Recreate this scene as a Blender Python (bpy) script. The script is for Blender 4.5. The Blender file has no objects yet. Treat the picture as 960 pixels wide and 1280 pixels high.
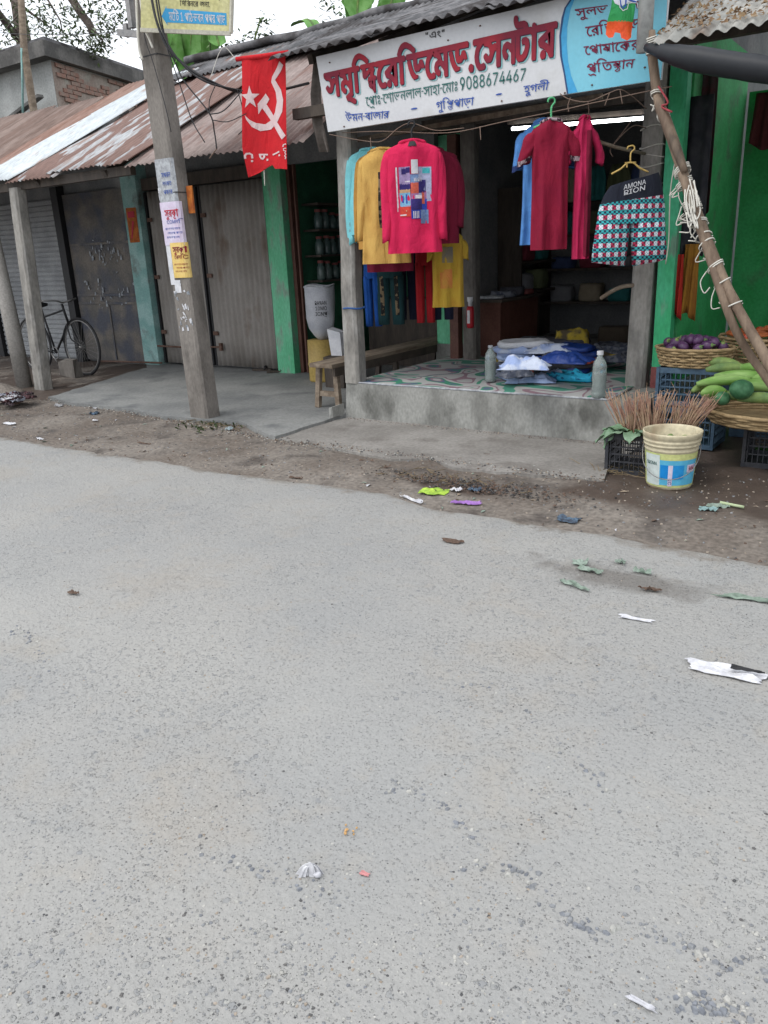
import bpy, bmesh, math, random
import numpy as np
from mathutils import Vector, Matrix, noise
random.seed(7)
R = math.radians
scn = bpy.context.scene
COL = scn.collection
# ------------------------------------------------------------------ camera
F, CX, CY, EYE = 985.0, 480.0, 640.0, 1.5
_vz = np.array([615 - CX, 3600 - CY, F]); UPV = -_vz / np.linalg.norm(_vz)
_x = -1000 - CX; _y = -(UPV[0] * _x + UPV[2] * F) / UPV[1]
_m = np.array([_x, _y, F]); XV = -_m / np.linalg.norm(_m); YV = np.cross(UPV, XV)
MW = np.stack([XV, YV, UPV]); CAM = np.array([0, 0, EYE])
cd = bpy.data.cameras.new('camera'); cam = bpy.data.objects.new('camera', cd); COL.objects.link(cam)
cd.sensor_fit = 'VERTICAL'; cd.sensor_height = 36; cd.sensor_width = 27; cd.lens = F / 1280 * 36
cd.clip_start = 0.05; cd.clip_end = 2000
_r = MW @ np.array([1, 0, 0.]); _u = MW @ np.array([0, -1, 0.]); _b = -(MW @ np.array([0, 0, 1.]))
cam.matrix_world = Matrix(((_r[0], _u[0], _b[0], 0), (_r[1], _u[1], _b[1], 0), (_r[2], _u[2], _b[2], EYE), (0, 0, 0, 1)))
scn.camera = cam
def _ray(px, py): return MW @ np.array([px - CX, py - CY, F])
def onz(px, py, z): d = _ray(px, py); return Vector(CAM + d * ((z - EYE) / d[2]))     # a photo point measured on the plane z
def ony(px, py, y): d = _ray(px, py); return Vector(CAM + d * (y / d[1]))
def onx(px, py, x): d = _ray(px, py); return Vector(CAM + d * (x / d[0]))
# ------------------------------------------------------------------ world, sun, exposure
w = bpy.data.worlds.new('World'); scn.world = w; w.use_nodes = True
nt = w.node_tree; bg = nt.nodes['Background']
sky = nt.nodes.new('ShaderNodeTexSky'); sky.sky_type = 'NISHITA'; sky.sun_disc = False
SUN_EL, SUN_AZ = R(58), R(205)      # azimuth of the sun, clockwise from +Y
sky.sun_elevation = SUN_EL; sky.sun_rotation = SUN_AZ; sky.dust_density = 4; sky.air_density = 1.0
hs = nt.nodes.new('ShaderNodeHueSaturation'); hs.inputs['Saturation'].default_value = 0.3
mx = nt.nodes.new('ShaderNodeMix'); mx.data_type = 'RGBA'; mx.inputs[0].default_value = 0.72
mx.inputs[7].default_value = (9.4, 9.8, 10.4, 1)   # even cloud cover over the clear sky
nt.links.new(sky.outputs[0], hs.inputs['Color']); nt.links.new(hs.outputs[0], mx.inputs[6])
nt.links.new(mx.outputs[2], bg.inputs[0]); bg.inputs[1].default_value = 0.10
sd = bpy.data.lights.new('sun', 'SUN'); sd.energy = 0.6; sd.angle = R(25); sd.color = (1, .97, .92)
so = bpy.data.objects.new('sun', sd); COL.objects.link(so)
_dir = Vector((math.sin(SUN_AZ) * math.cos(SUN_EL), math.cos(SUN_AZ) * math.cos(SUN_EL), math.sin(SUN_EL)))
so.rotation_euler = _dir.to_track_quat('Z', 'Y').to_euler()
scn.view_settings.view_transform = 'Standard'; scn.view_settings.look = 'None'
scn.view_settings.exposure = 0.88; scn.view_settings.gamma = 1
scn.cycles.max_bounces = 6; scn.cycles.diffuse_bounces = 4; scn.cycles.transparent_max_bounces = 12
# ------------------------------------------------------------------ materials
def s2l(*c): return tuple((v / 255 / 12.92 if v / 255 <= .04045 else ((v / 255 + .055) / 1.055) ** 2.4) for v in c) + (1,)
def mat(name, c1, c2=None, scale=6, rough=.85, bump=.15, bscale=60, stretch=(1, 1, 1), lo=.4, hi=.6, fine=.12, metal=0, c3=None, s3=2, world=False, spec=.3, trans=0, lo3=.55, hi3=.7, alpha=1, crease=0):
    m = bpy.data.materials.new(name); m.use_nodes = True; n = m.node_tree.nodes; L = m.node_tree.links
    p = n['Principled BSDF']; p.inputs['Roughness'].default_value = rough; p.inputs['Metallic'].default_value = metal
    p.inputs['Specular IOR Level'].default_value = spec; p.inputs['Transmission Weight'].default_value = trans; p.inputs['Alpha'].default_value = alpha
    if world: co = n.new('ShaderNodeNewGeometry').outputs['Position']
    else:
        co = n.new('ShaderNodeTexCoord').outputs['Object']
    mp = n.new('ShaderNodeMapping'); mp.inputs['Scale'].default_value = stretch; L.new(co, mp.inputs[0])
    if not world:
        oi = n.new('ShaderNodeObjectInfo'); cx_ = n.new('ShaderNodeCombineXYZ'); mu = n.new('ShaderNodeMath'); mu.operation = 'MULTIPLY'; mu.inputs[1].default_value = 37
        L.new(oi.outputs['Random'], mu.inputs[0]); L.new(mu.outputs[0], cx_.inputs[0]); L.new(mu.outputs[0], cx_.inputs[2]); L.new(cx_.outputs[0], mp.inputs['Location'])
    def noi(sc, det=5):
        t = n.new('ShaderNodeTexNoise'); t.inputs['Scale'].default_value = sc; t.inputs['Detail'].default_value = det; L.new(mp.outputs[0], t.inputs['Vector']); return t.outputs['Fac']
    def mixc(f, a, b, bt='MIX'):
        x = n.new('ShaderNodeMix'); x.data_type = 'RGBA'; x.blend_type = bt
        for s, v in ((0, f), (6, a), (7, b)):
            if hasattr(v, 'links'): L.new(v, x.inputs[s])
            else: x.inputs[s].default_value = v
        return x.outputs[2]
    def ramp(f, a, b):
        r = n.new('ShaderNodeMapRange'); r.inputs[1].default_value = a; r.inputs[2].default_value = b; L.new(f, r.inputs[0]); return r.outputs[0]
    c = c1
    if c2: c = mixc(ramp(noi(scale), lo, hi), c1, c2)
    if c3: c = mixc(ramp(noi(s3), lo3, hi3), c, c3)
    if fine:
        g = ramp(noi(bscale, 3), .25, .75); v = n.new('ShaderNodeMapRange'); v.inputs[3].default_value = 1 - fine * 2; v.inputs[4].default_value = 1 + fine; L.new(g, v.inputs[0])
        vc = n.new('ShaderNodeCombineColor')
        for i in range(3): L.new(v.outputs[0], vc.inputs[i])
        c = mixc(1.0, c, vc.outputs[0], 'MULTIPLY')
    if hasattr(c, 'links'): L.new(c, p.inputs['Base Color'])
    else: p.inputs['Base Color'].default_value = c
    if bump:
        b = n.new('ShaderNodeBump'); b.inputs['Strength'].default_value = bump; b.inputs['Distance'].default_value = .01; L.new(noi(bscale, 4), b.inputs['Height']); L.new(b.outputs[0], p.inputs['Normal'])
        if crease:
            mc = n.new('ShaderNodeMapping'); mc.inputs['Scale'].default_value = (1, 1, .4); L.new(mp.outputs[0], mc.inputs[0])
            cn = n.new('ShaderNodeTexNoise'); cn.inputs['Scale'].default_value = 11; cn.inputs['Detail'].default_value = 3; cn.inputs['Distortion'].default_value = 1.4; L.new(mc.outputs[0], cn.inputs['Vector'])
            b2 = n.new('ShaderNodeBump'); b2.inputs['Strength'].default_value = crease; b2.inputs['Distance'].default_value = .035; L.new(cn.outputs['Fac'], b2.inputs['Height']); L.new(b2.outputs[0], b.inputs['Normal'])
    m['_c'] = 1
    return m
def cloth(name, c, c2=None, **k):
    d = dict(scale=9, rough=.95, bump=.25, bscale=220, fine=.07, lo=.35, hi=.75, crease=.55); d.update(k)
    return mat(name, c, c2 or tuple(v * .8 for v in c[:3]) + (1,), **d)
def flat(name, c, rough=.6, **k):
    d = dict(bump=0, fine=.08, bscale=30); d.update(k)
    return mat(name, c, rough=rough, **d)
def emit(name, c, s):
    m = bpy.data.materials.new(name); m.use_nodes = True; p = m.node_tree.nodes['Principled BSDF']
    p.inputs['Base Color'].default_value = c; p.inputs['Emission Color'].default_value = c; p.inputs['Emission Strength'].default_value = s
    return m
M = {}
# road: dusty worn asphalt with embedded stone chips
def road_mat():
    m = bpy.data.materials.new('worn_asphalt'); m.use_nodes = True; n = m.node_tree.nodes; L = m.node_tree.links; p = n['Principled BSDF']
    p.inputs['Roughness'].default_value = .8; p.inputs['Specular IOR Level'].default_value = .3
    pos = n.new('ShaderNodeNewGeometry').outputs['Position']
    def noi(sc, det=5, ro=.55):
        t = n.new('ShaderNodeTexNoise'); t.inputs['Scale'].default_value = sc; t.inputs['Detail'].default_value = det; t.inputs['Roughness'].default_value = ro; L.new(pos, t.inputs['Vector']); return t.outputs['Fac']
    def mr(f, a, b, c=0, d=1):
        r = n.new('ShaderNodeMapRange'); r.inputs[1].default_value = a; r.inputs[2].default_value = b; r.inputs[3].default_value = c; r.inputs[4].default_value = d; L.new(f, r.inputs[0]); return r.outputs[0]
    def mth(op, a, b):
        x = n.new('ShaderNodeMath'); x.operation = op
        for i, v in enumerate((a, b)):
            if hasattr(v, 'links'): L.new(v, x.inputs[i])
            else: x.inputs[i].default_value = v
        return x.outputs[0]
    def mixc(f, a, b):
        x = n.new('ShaderNodeMix'); x.data_type = 'RGBA'
        for s, v in ((0, f), (6, a), (7, b)):
            if hasattr(v, 'links'): L.new(v, x.inputs[s])
            else: x.inputs[s].default_value = v
        return x.outputs[2]
    # dust matrix
    c = mixc(mr(noi(.9, 6), .38, .62), (.292, .292, .286, 1), (.330, .322, .305, 1))
    c = mixc(mr(noi(2.3, 6, .65), .55, .7, 0, .45), c, (.245, .25, .25, 1))
    c = mixc(mr(noi(5.1, 5, .6), .58, .72, 0, .6), c, (.34, .315, .28, 1))
    c = mixc(mr(noi(140, 3), .3, .7, 0, .35), c, (.21, .21, .20, 1))
    dark = None
    dens = mr(noi(1.1, 5, .6), .42, .66)                 # where chips are bare
    hgt = noi(55, 4)
    hh = hgt
    for sc, thr, p0, pd, op, cols in ((46, .46, 1.0, .36, .6, ((.19, .20, .215, 1), (.26, .26, .25, 1))), (92, .42, .88, .30, .65, ((.165, .17, .18, 1), (.28, .275, .265, 1))), (135, .34, .83, .12, .7, ((.10, .10, .105, 1), (.20, .20, .195, 1))), (200, .42, .74, .05, .7, ((.12, .12, .12, 1), (.46, .45, .43, 1)))):
        v = n.new('ShaderNodeTexVoronoi'); v.inputs['Scale'].default_value = sc; v.inputs['Randomness'].default_value = 1
        dsp = n.new('ShaderNodeTexNoise'); dsp.inputs['Scale'].default_value = sc * 1.5; L.new(pos, dsp.inputs['Vector'])
        va = n.new('ShaderNodeVectorMath'); va.operation = 'MULTIPLY_ADD'; L.new(dsp.outputs['Color'], va.inputs[0]); va.inputs[1].default_value = (1.1 / sc, .6 / sc, .8 / sc); L.new(pos, va.inputs[2]); L.new(va.outputs[0], v.inputs['Vector'])
        sep = n.new('ShaderNodeSeparateColor'); L.new(v.outputs['Color'], sep.inputs[0])
        on = mth('GREATER_THAN', sep.outputs[0], mth('SUBTRACT', p0, mth('MULTIPLY', dens, pd)))
        rad = mth('MULTIPLY', on, mth('MULTIPLY', mth('ADD', mth('MULTIPLY', sep.outputs[2], .55), .45), thr))
        inside = mth('MULTIPLY', on, mr(mth('SUBTRACT', rad, v.outputs['Distance']), -.03, .06))
        c = mixc(mth('MULTIPLY', inside, op), c, mixc(sep.outputs[1], cols[0], cols[1]))
        hh = mth('ADD', hh, mth('MULTIPLY', inside, .4 if sc < 100 else -.5))
    # wheel-polished tracks along the road, tan dust drifts and a few old stains
    sxyz = n.new('ShaderNodeSeparateXYZ'); L.new(pos, sxyz.inputs[0])
    tr_ = mth('MULTIPLY', mth('SINE', mth('ADD', mth('MULTIPLY', sxyz.outputs[1], 3.6), mth('MULTIPLY', noi(.5, 3), 3.0)), 0), .5)
    c = mixc(mr(mth('ADD', tr_, mth('SUBTRACT', noi(4, 6, .7), .5)), .15, .75, 0, .35), c, (.36, .355, .335, 1))
    c = mixc(mr(noi(1.45, 7, .7), .52, .64, 0, .5), c, (.31, .285, .25, 1))
    c = mixc(mr(noi(.75, 7, .75), .63, .70, 0, .45), c, (.17, .16, .15, 1))
    # one damp stain by the verge, with torn leaves in it
    sc0 = onz(778, 722, .012)
    dv = n.new('ShaderNodeVectorMath'); dv.operation = 'SUBTRACT'; L.new(pos, dv.inputs[0]); dv.inputs[1].default_value = sc0
    dm = n.new('ShaderNodeVectorMath'); dm.operation = 'MULTIPLY'; L.new(dv.outputs[0], dm.inputs[0]); dm.inputs[1].default_value = (2.0, 5.5, 0)
    dl = n.new('ShaderNodeVectorMath'); dl.operation = 'LENGTH'; L.new(dm.outputs[0], dl.inputs[0])
    c = mixc(mr(mth('ADD', dl.outputs['Value'], mth('MULTIPLY', mth('SUBTRACT', noi(5, 6, .7), .5), 2.2)), .95, .35, 0, .72), c, (.13, .118, .105, 1))
    # worn dust smear toward the verge
    at = n.new('ShaderNodeAttribute'); at.attribute_name = 'verge'
    vm = mr(mth('ADD', at.outputs['Fac'], mth('MULTIPLY', mth('SUBTRACT', noi(3.0, 6, .7), .5), .9)), .48, .62)
    c = mixc(vm, c, mixc(mr(noi(4, 5), .4, .6), (.17, .145, .12, 1), (.215, .195, .17, 1)))
    L.new(c, p.inputs['Base Color'])
    b = n.new('ShaderNodeBump'); b.inputs['Strength'].default_value = .9; b.inputs['Distance'].default_value = .008; L.new(hh, b.inputs['Height']); L.new(b.outputs[0], p.inputs['Normal'])
    return m
M['road'] = road_mat()
M['dirt'] = mat('trodden_dirt', (.15, .125, .105, 1), (.215, .19, .165, 1), 1.6, .95, .5, 35, fine=.22, c3=(.10, .085, .075, 1), s3=3.2, world=True, lo3=.52, hi3=.68)
M['wetdirt'] = mat('damp_dirt', (.075, .058, .048, 1), (.12, .095, .078, 1), 1.9, .55, .4, 30, fine=.2, c3=(.16, .135, .115, 1), s3=2.5, world=True, spec=.45)
M['conc'] = mat('worn_concrete', (.225, .212, .195, 1), (.29, .275, .255, 1), 1.8, .9, .3, 45, fine=.13, c3=(.18, .165, .15, 1), s3=3, world=True)
M['concb'] = mat('cement_slab', (.175, .18, .178, 1), (.245, .248, .24, 1), 1.2, .85, .25, 40, fine=.12, c3=(.135, .14, .142, 1), s3=2.2, world=True)
M['plinth'] = mat('stained_plinth', (.20, .20, .185, 1), (.30, .30, .28, 1), 5, .9, .25, 50, stretch=(1, 1, .6), c3=(.11, .11, .10, 1), s3=4, world=True)
M['pole'] = mat('pole_concrete', (.16, .145, .13, 1), (.22, .20, .18, 1), 5, .9, .3, 60, stretch=(1, 1, .5), c3=(.11, .10, .09, 1), s3=4)
M['post'] = mat('post_concrete', (.20, .19, .175, 1), (.30, .285, .26, 1), 8, .9, .4, 50, stretch=(1, 1, .4), c3=(.36, .35, .33, 1), s3=7)
M['postdk'] = mat('grimy_post', (.11, .10, .09, 1), (.17, .155, .14, 1), 7, .9, .3, 50, stretch=(1, 1, .4))
M['green'] = mat('green_paint', (.05, .40, .17, 1), (.08, .47, .25, 1), 5, .75, .2, 50, stretch=(1, 1, .35), fine=.12, c3=(.16, .30, .21, 1), s3=9, lo3=.56, hi3=.66)
M['greenlt'] = mat('light_green_paint', (.10, .42, .22, 1), (.16, .50, .30, 1), 4, .75, .2, 50, stretch=(1, 1, .35), fine=.12, c3=(.22, .34, .26, 1), s3=8, lo3=.56, hi3=.66)
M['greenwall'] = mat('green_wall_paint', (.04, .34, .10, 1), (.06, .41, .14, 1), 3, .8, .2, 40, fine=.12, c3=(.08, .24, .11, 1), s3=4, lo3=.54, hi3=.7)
M['greendim'] = mat('shaded_green_wall', (.03, .12, .07, 1), (.04, .16, .09, 1), 3, .8, .1, 40)  # wall green darkened to paint in the shade inside the corner store
M['teal'] = mat('teal_limewash', (.20, .37, .35, 1), (.30, .47, .45, 1), 6, .9, .2, 50, c3=(.14, .15, .14, 1), s3=3.5)
M['plaster'] = mat('old_plaster', (.30, .31, .30, 1), (.40, .41, .40, 1), 1.5, .95, .2, 30, c3=(.24, .235, .225, 1), s3=2)
M['brickwall'] = mat('eroded_brick_render', (.26, .21, .18, 1), (.31, .27, .235, 1), 4, .95, .5, 30, c3=(.30, .30, .26, 1), s3=3)
M['brick'] = mat('weathered_brick', (.27, .155, .12, 1), (.25, .19, .16, 1), 9, .95, .4, 60)
M['cap'] = mat('mossy_concrete', (.085, .083, .08, 1), (.15, .145, .138, 1), 3, .95, .4, 30)
M['rust'] = mat('rusted_tin', (.17, .115, .095, 1), (.24, .18, .155, 1), 5, .85, .25, 50, stretch=(1, .12, .3), c3=(.12, .08, .065, 1), s3=6)
M['rustmix'] = mat('half_rusted_tin', (.20, .125, .105, 1), (.44, .47, .49, 1), 7, .7, .15, 50, stretch=(1, .10, .25), lo=.5, hi=.56, c3=(.27, .19, .16, 1), s3=7)
M['rustorange'] = mat('orange_rusted_tin', (.22, .125, .095, 1), (.29, .19, .155, 1), 8, .8, .2, 50, stretch=(1, .12, .3))
M['zinc'] = mat('pale_zinc_tin', (.46, .50, .52, 1), (.56, .60, .62, 1), 4, .5, .1, 50, stretch=(1, .15, .3), c3=(.33, .24, .20, 1), s3=6, lo3=.56, hi3=.66, metal=.1)
M['pinkrust'] = mat('faded_rust_tin', (.22, .165, .15, 1), (.31, .25, .23, 1), 4, .8, .2, 50, stretch=(1, .2, .4), c3=(.20, .12, .10, 1), s3=5)
M['asb'] = mat('mossy_grey_sheet', (.10, .10, .105, 1), (.19, .185, .19, 1), 4, .95, .5, 35, c3=(.055, .05, .05, 1), s3=3, lo3=.5, hi3=.62)
M['greytin'] = mat('grey_tin', (.30, .30, .28, 1), (.38, .37, .34, 1), 5, .7, .2, 50, stretch=(1, .2, .4), c3=(.20, .15, .12, 1), s3=6)
M['tindoor'] = mat('tin_door', (.22, .20, .18, 1), (.28, .26, .24, 1), 2.0, .7, .1, 50, stretch=(1, 1, .6), c3=(.15, .11, .085, 1), s3=2.5, lo3=.56, hi3=.68, fine=.05)
M['shutter'] = mat('shutter_steel', (.24, .25, .26, 1), (.30, .31, .32, 1), 3, .6, .1, 50)
M['dkdoor'] = mat('grimy_steel_door', (.10, .095, .09, 1), (.17, .15, .13, 1), 2.5, .7, .15, 40, c3=(.075, .08, .10, 1), s3=2.2, lo3=.45, hi3=.6)
M['scrape'] = mat('torn_poster_scrap', (.34, .36, .38, 1), (.20, .22, .25, 1), 30, .9, .2, 80)
M['dark'] = mat('dark_grey_wall', (.15, .155, .16, 1), (.20, .20, .20, 1), 3, .95, .1, 40)  # plain wall grey, set by how bright the shaded interiors should look
M['darkwood'] = mat('dark_wood', (.055, .045, .038, 1), (.085, .068, .055, 1), 12, .7, .2, 60, stretch=(1, .2, .2))
M['wood'] = mat('weathered_wood', (.17, .13, .095, 1), (.26, .21, .16, 1), 14, .85, .3, 60, stretch=(1, .15, 1))
M['brownpost'] = mat('red_brown_paint', (.10, .045, .035, 1), (.13, .06, .045, 1), 6, .6, .1, 50)
M['maroonp'] = mat('maroon_paint', (.20, .055, .055, 1), (.25, .08, .075, 1), 6, .7, .1, 50)
M['bamboo'] = mat('old_bamboo', (.15, .105, .075, 1), (.23, .17, .12, 1), 12, .7, .25, 60, stretch=(1, 1, .25), c3=(.08, .06, .045, 1), s3=7)
M['string'] = flat('white_twine', (.62, .60, .54, 1), .9)
M['wire'] = flat('black_cable', (.03, .03, .032, 1), .6)
M['twine'] = flat('brown_twine', (.20, .14, .11, 1), .9)
M['metal'] = mat('dull_steel', (.20, .20, .20, 1), (.28, .27, .26, 1), 8, .45, .05, 60, metal=.6)
M['rustbar'] = mat('rusty_bar', (.10, .055, .04, 1), (.15, .09, .07, 1), 15, .8, .2, 60)
M['white'] = mat('white_board', (.52, .53, .55, 1), (.58, .585, .60, 1), 1.2, .5, 0, 40, fine=.03, c3=(.45, .45, .44, 1), s3=2)
M['skyblue'] = mat('blue_board', (.16, .47, .60, 1), (.20, .52, .64, 1), 2, .5, 0, 40, fine=.03)
M['midblue'] = flat('mid_blue_board', (.05, .33, .60, 1), .5)
M['dkblue'] = flat('dark_blue_print', (.02, .06, .16, 1), .5)
M['ltred'] = mat('red_letter_paint', (.30, .014, .028, 1), (.18, .010, .03, 1), 5, .6, 0, 40, fine=.05)
M['ltshade'] = flat('letter_shade_paint', (.06, .016, .035, 1), .6)
M['ltcyan'] = flat('cyan_letter_edge', (.22, .50, .52, 1), .6)
M['ltgreen'] = flat('green_letter_paint', (.03, .13, .12, 1), .6)
M['ltblue'] = flat('blue_letter_paint', (.03, .08, .33, 1), .6)
M['ltmar'] = flat('maroon_letter_paint', (.17, .015, .05, 1), .6)
M['black'] = flat('black_paint', (.018, .018, .02, 1), .6)
M['paperw'] = mat('white_paper', (.62, .62, .64, 1), (.52, .53, .56, 1), 10, .9, .2, 60, fine=.05)
M['lilac'] = mat('lilac_paper', (.56, .48, .60, 1), (.60, .55, .66, 1), 10, .9, .1, 60, fine=.05)
M['yelp'] = mat('yellow_paper', (.66, .46, .13, 1), (.70, .52, .20, 1), 10, .9, .1, 60, fine=.05)
M['greyp'] = mat('faded_grey_paper', (.30, .31, .33, 1), (.42, .44, .46, 1), 22, .9, .1, 60, fine=.12)
M['redp'] = flat('red_print', (.42, .03, .05, 1), .7)
M['orangep'] = mat('orange_poster', (.45, .14, .025, 1), (.32, .08, .02, 1), 14, .8, .1, 60)
M['leaf'] = mat('leaf_green', (.07, .12, .045, 1), (.12, .17, .08, 1), 4, .6, .1, 60)
M['banana'] = mat('banana_leaf', (.12, .30, .06, 1), (.17, .36, .10, 1), 5, .5, .1, 60, stretch=(3, 3, 3))
M['bark'] = mat('bark', (.09, .07, .06, 1), (.14, .115, .10, 1), 10, .95, .5, 40)
M['flagred'] = cloth('red_flag_cloth', (.56, .018, .025, 1), (.48, .018, .025, 1), bump=.1)
M['flagw'] = cloth('flag_white_print', (.66, .52, .52, 1), (.62, .46, .46, 1), bump=.05)
# ------------------------------------------------------------------ mesh helpers
V = Vector
class MB:
    def __init__(s): s.v = []; s.f = []; s.mi = []; s.cur = 0; s.sm = []; s.smooth = False
    def add(s, vs, fs):
        b = len(s.v); s.v += [V(p) for p in vs]
        for f in fs: s.f.append([i + b for i in f]); s.mi.append(s.cur); s.sm.append(s.smooth)
        return s
    def box(s, a, b, j=0):
        x0, y0, z0 = a; x1, y1, z1 = b
        vs = [V((x, y, z)) for z in (z0, z1) for y in (y0, y1) for x in (x0, x1)]
        if j: vs = [p + V((random.uniform(-j, j), random.uniform(-j, j), random.uniform(-j, j))) for p in vs]
        return s.add(vs, [(0, 2, 3, 1), (4, 5, 7, 6), (0, 1, 5, 4), (2, 6, 7, 3), (0, 4, 6, 2), (1, 3, 7, 5)])
    def hexa(s, b4, t4):      # bottom quad ccw seen from above, top quad
        return s.add(list(b4) + list(t4), [(3, 2, 1, 0), (4, 5, 6, 7), (0, 1, 5, 4), (1, 2, 6, 5), (2, 3, 7, 6), (3, 0, 4, 7)])
    def prism(s, poly, z0, z1):
        n = len(poly)
        return s.add([(p[0], p[1], z0) for p in poly] + [(p[0], p[1], z1) for p in poly],
                     [tuple(range(n - 1, -1, -1)), tuple(range(n, 2 * n))] + [(i, (i + 1) % n, n + (i + 1) % n, n + i) for i in range(n)])
    def beam(s, p, q, wx, wy, up=None, w2=None):   # rectangular bar from p to q
        p, q = V(p), V(q); d = (q - p).normalized(); up = V(up) if up else (V((0, 0, 1)) if abs(d.z) < .9 else V((0, 1, 0)))
        a = d.cross(up).normalized(); b = a.cross(d).normalized(); k = w2 or 1
        c = lambda o, f: [o - a * wx / 2 * f - b * wy / 2 * f, o + a * wx / 2 * f - b * wy / 2 * f, o + a * wx / 2 * f + b * wy / 2 * f, o - a * wx / 2 * f + b * wy / 2 * f]
        return s.add(c(p, 1) + c(q, k), [(3, 2, 1, 0), (4, 5, 6, 7), (0, 1, 5, 4), (1, 2, 6, 5), (2, 3, 7, 6), (3, 0, 4, 7)])
    def loft(s, rings, cap=True, closed=True):
        n = len(rings[0]); b = []; fs = []
        for r in rings: b += list(r)
        m = n if closed else n - 1
        for k in range(len(rings) - 1):
            for i in range(m): fs.append((k * n + i, k * n + (i + 1) % n, (k + 1) * n + (i + 1) % n, (k + 1) * n + i))
        if cap and closed: fs.append(tuple(range(n - 1, -1, -1))); fs.append(tuple((len(rings) - 1) * n + i for i in range(n)))
        return s.add(b, fs)
    def tube(s, path, r, n=8, cap=True, flat_=1):
        path = [V(p) for p in path]; rings = []; a = None
        for i, p in enumerate(path):
            d = (path[min(i + 1, len(path) - 1)] - path[max(i - 1, 0)])
            d = d.normalized() if d.length > 1e-9 else V((0, 0, 1))
            if a is None: a = d.orthogonal().normalized()
            a = (a - d * a.dot(d)).normalized(); b = d.cross(a)
            rr = r[i] if isinstance(r, (list, tuple)) else r
            rings.append([p + a * math.cos(2 * math.pi * k / n) * rr + b * math.sin(2 * math.pi * k / n) * rr * flat_ for k in range(n)])
        return s.loft(rings, cap)
    def lathe(s, c, prof, n=24, cap=True, sx=1, sy=1):
        c = V(c)
        return s.loft([[c + V((r * sx * math.cos(2 * math.pi * k / n), r * sy * math.sin(2 * math.pi * k / n), z)) for k in range(n)] for r, z in prof], cap)
    def grid(s, fn, nu, nv, th=0, flip=False):
        P = [[V(fn(i / nu, j / nv)) for i in range(nu + 1)] for j in range(nv + 1)]
        W = nu + 1; fs = [(j * W + i, j * W + i + 1, (j + 1) * W + i + 1, (j + 1) * W + i) for j in range(nv) for i in range(nu)]
        top = [p for r in P for p in r]
        if not th: return s.add(top, fs)
        th = V(th) if hasattr(th, '__len__') else None or th
        if not isinstance(th, V): th = V((0, 0, -th))
        N = len(top); bot = [p + th for p in top]
        fs2 = [tuple(N + i for i in reversed(f)) for f in fs]; ed = []
        for i in range(nu): ed += [(i + 1, i, N + i, N + i + 1), (nv * W + i, nv * W + i + 1, N + nv * W + i + 1, N + nv * W + i)]
        for j in range(nv): ed += [(j * W, (j + 1) * W, N + (j + 1) * W, N + j * W), ((j + 1) * W + nu, j * W + nu, N + j * W + nu, N + (j + 1) * W + nu)]
        return s.add(top + bot, fs + fs2 + ed)
    def blob(s, c, r, n=10, m=7, j=0, seed=0):
        c = V(c); r = V(r) if hasattr(r, '__len__') else V((r, r, r)); rings = []
        for k in range(m + 1):
            t = math.pi * (k + .001) / (m + .002); ring = []
            for i in range(n):
                a = 2 * math.pi * i / n; d = V((math.sin(t) * math.cos(a), math.sin(t) * math.sin(a), math.cos(t)))
                q = 1 + (j * noise.noise(d * 1.7 + V((seed * 3.1, 0, seed))) if j else 0)
                ring.append(c + V((d.x * r.x * q, d.y * r.y * q, d.z * r.z * q)))
            rings.append(ring)
        return s.loft(rings[::-1], True)
    def build(s, name, ms, parent=None, org=None, smooth=None):
        ms = ms if isinstance(ms, (list, tuple)) else [ms]
        base = parent['_o'] if parent is not None and '_o' in parent else None
        if base is None and parent is not None: base = parent.get('_w', (0, 0, 0))
        if base is None:
            if org is None:
                xs = [p.x for p in s.v]; ys = [p.y for p in s.v]; org = (sum(xs) / len(xs), sum(ys) / len(ys), min(p.z for p in s.v))
            base = org
        B = V(tuple(base)); me = bpy.data.meshes.new(name); me.from_pydata([p - B for p in s.v], [], s.f)
        for m in ms: me.materials.append(M[m] if isinstance(m, str) else m)
        me.polygons.foreach_set('material_index', s.mi)
        sm = s.sm if smooth is None else [smooth] * len(s.f)
        me.polygons.foreach_set('use_smooth', sm)
        o = bpy.data.objects.new(name, me); COL.objects.link(o)
        if parent is None: o.location = B
        else: o.parent = parent
        o['_o'] = tuple(base)
        return o
def thing(name, label, cat, loc, group=None):
    o = bpy.data.objects.new(name, None); COL.objects.link(o); o.location = loc; o['_o'] = tuple(float(v) for v in loc); o.empty_display_size = .05
    o['label'] = label; o['category'] = cat
    if group: o['group'] = group
    return o
def tag(o, label, cat, group=None):
    o['label'] = label; o['category'] = cat
    if group: o['group'] = group
    return o
def struct(o): o['kind'] = 'structure'; return o
def stuff(o): o['kind'] = 'stuff'; return o
def copytree(o, parent=None, delta=None):
    c = o.copy(); COL.objects.link(c)
    if parent is not None: c.parent = parent
    if delta is not None: c.location = o.location + V(delta)
    for ch in list(o.children): copytree(ch, c)
    return c
def at(o, loc, rz=0, rot=None, sc=None):
    o.location = loc; o.rotation_euler = rot or (0, 0, rz)
    if sc: o.scale = (sc, sc, sc) if not hasattr(sc, '__len__') else sc
    return o
def u(a, b): return random.uniform(a, b)
def lerp(a, b, t): return V(a) * (1 - t) + V(b) * t
def sag(a, b, d, n=10): return [lerp(a, b, i / n) - V((0, 0, d * 4 * (i / n) * (1 - i / n))) for i in range(n + 1)]
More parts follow.
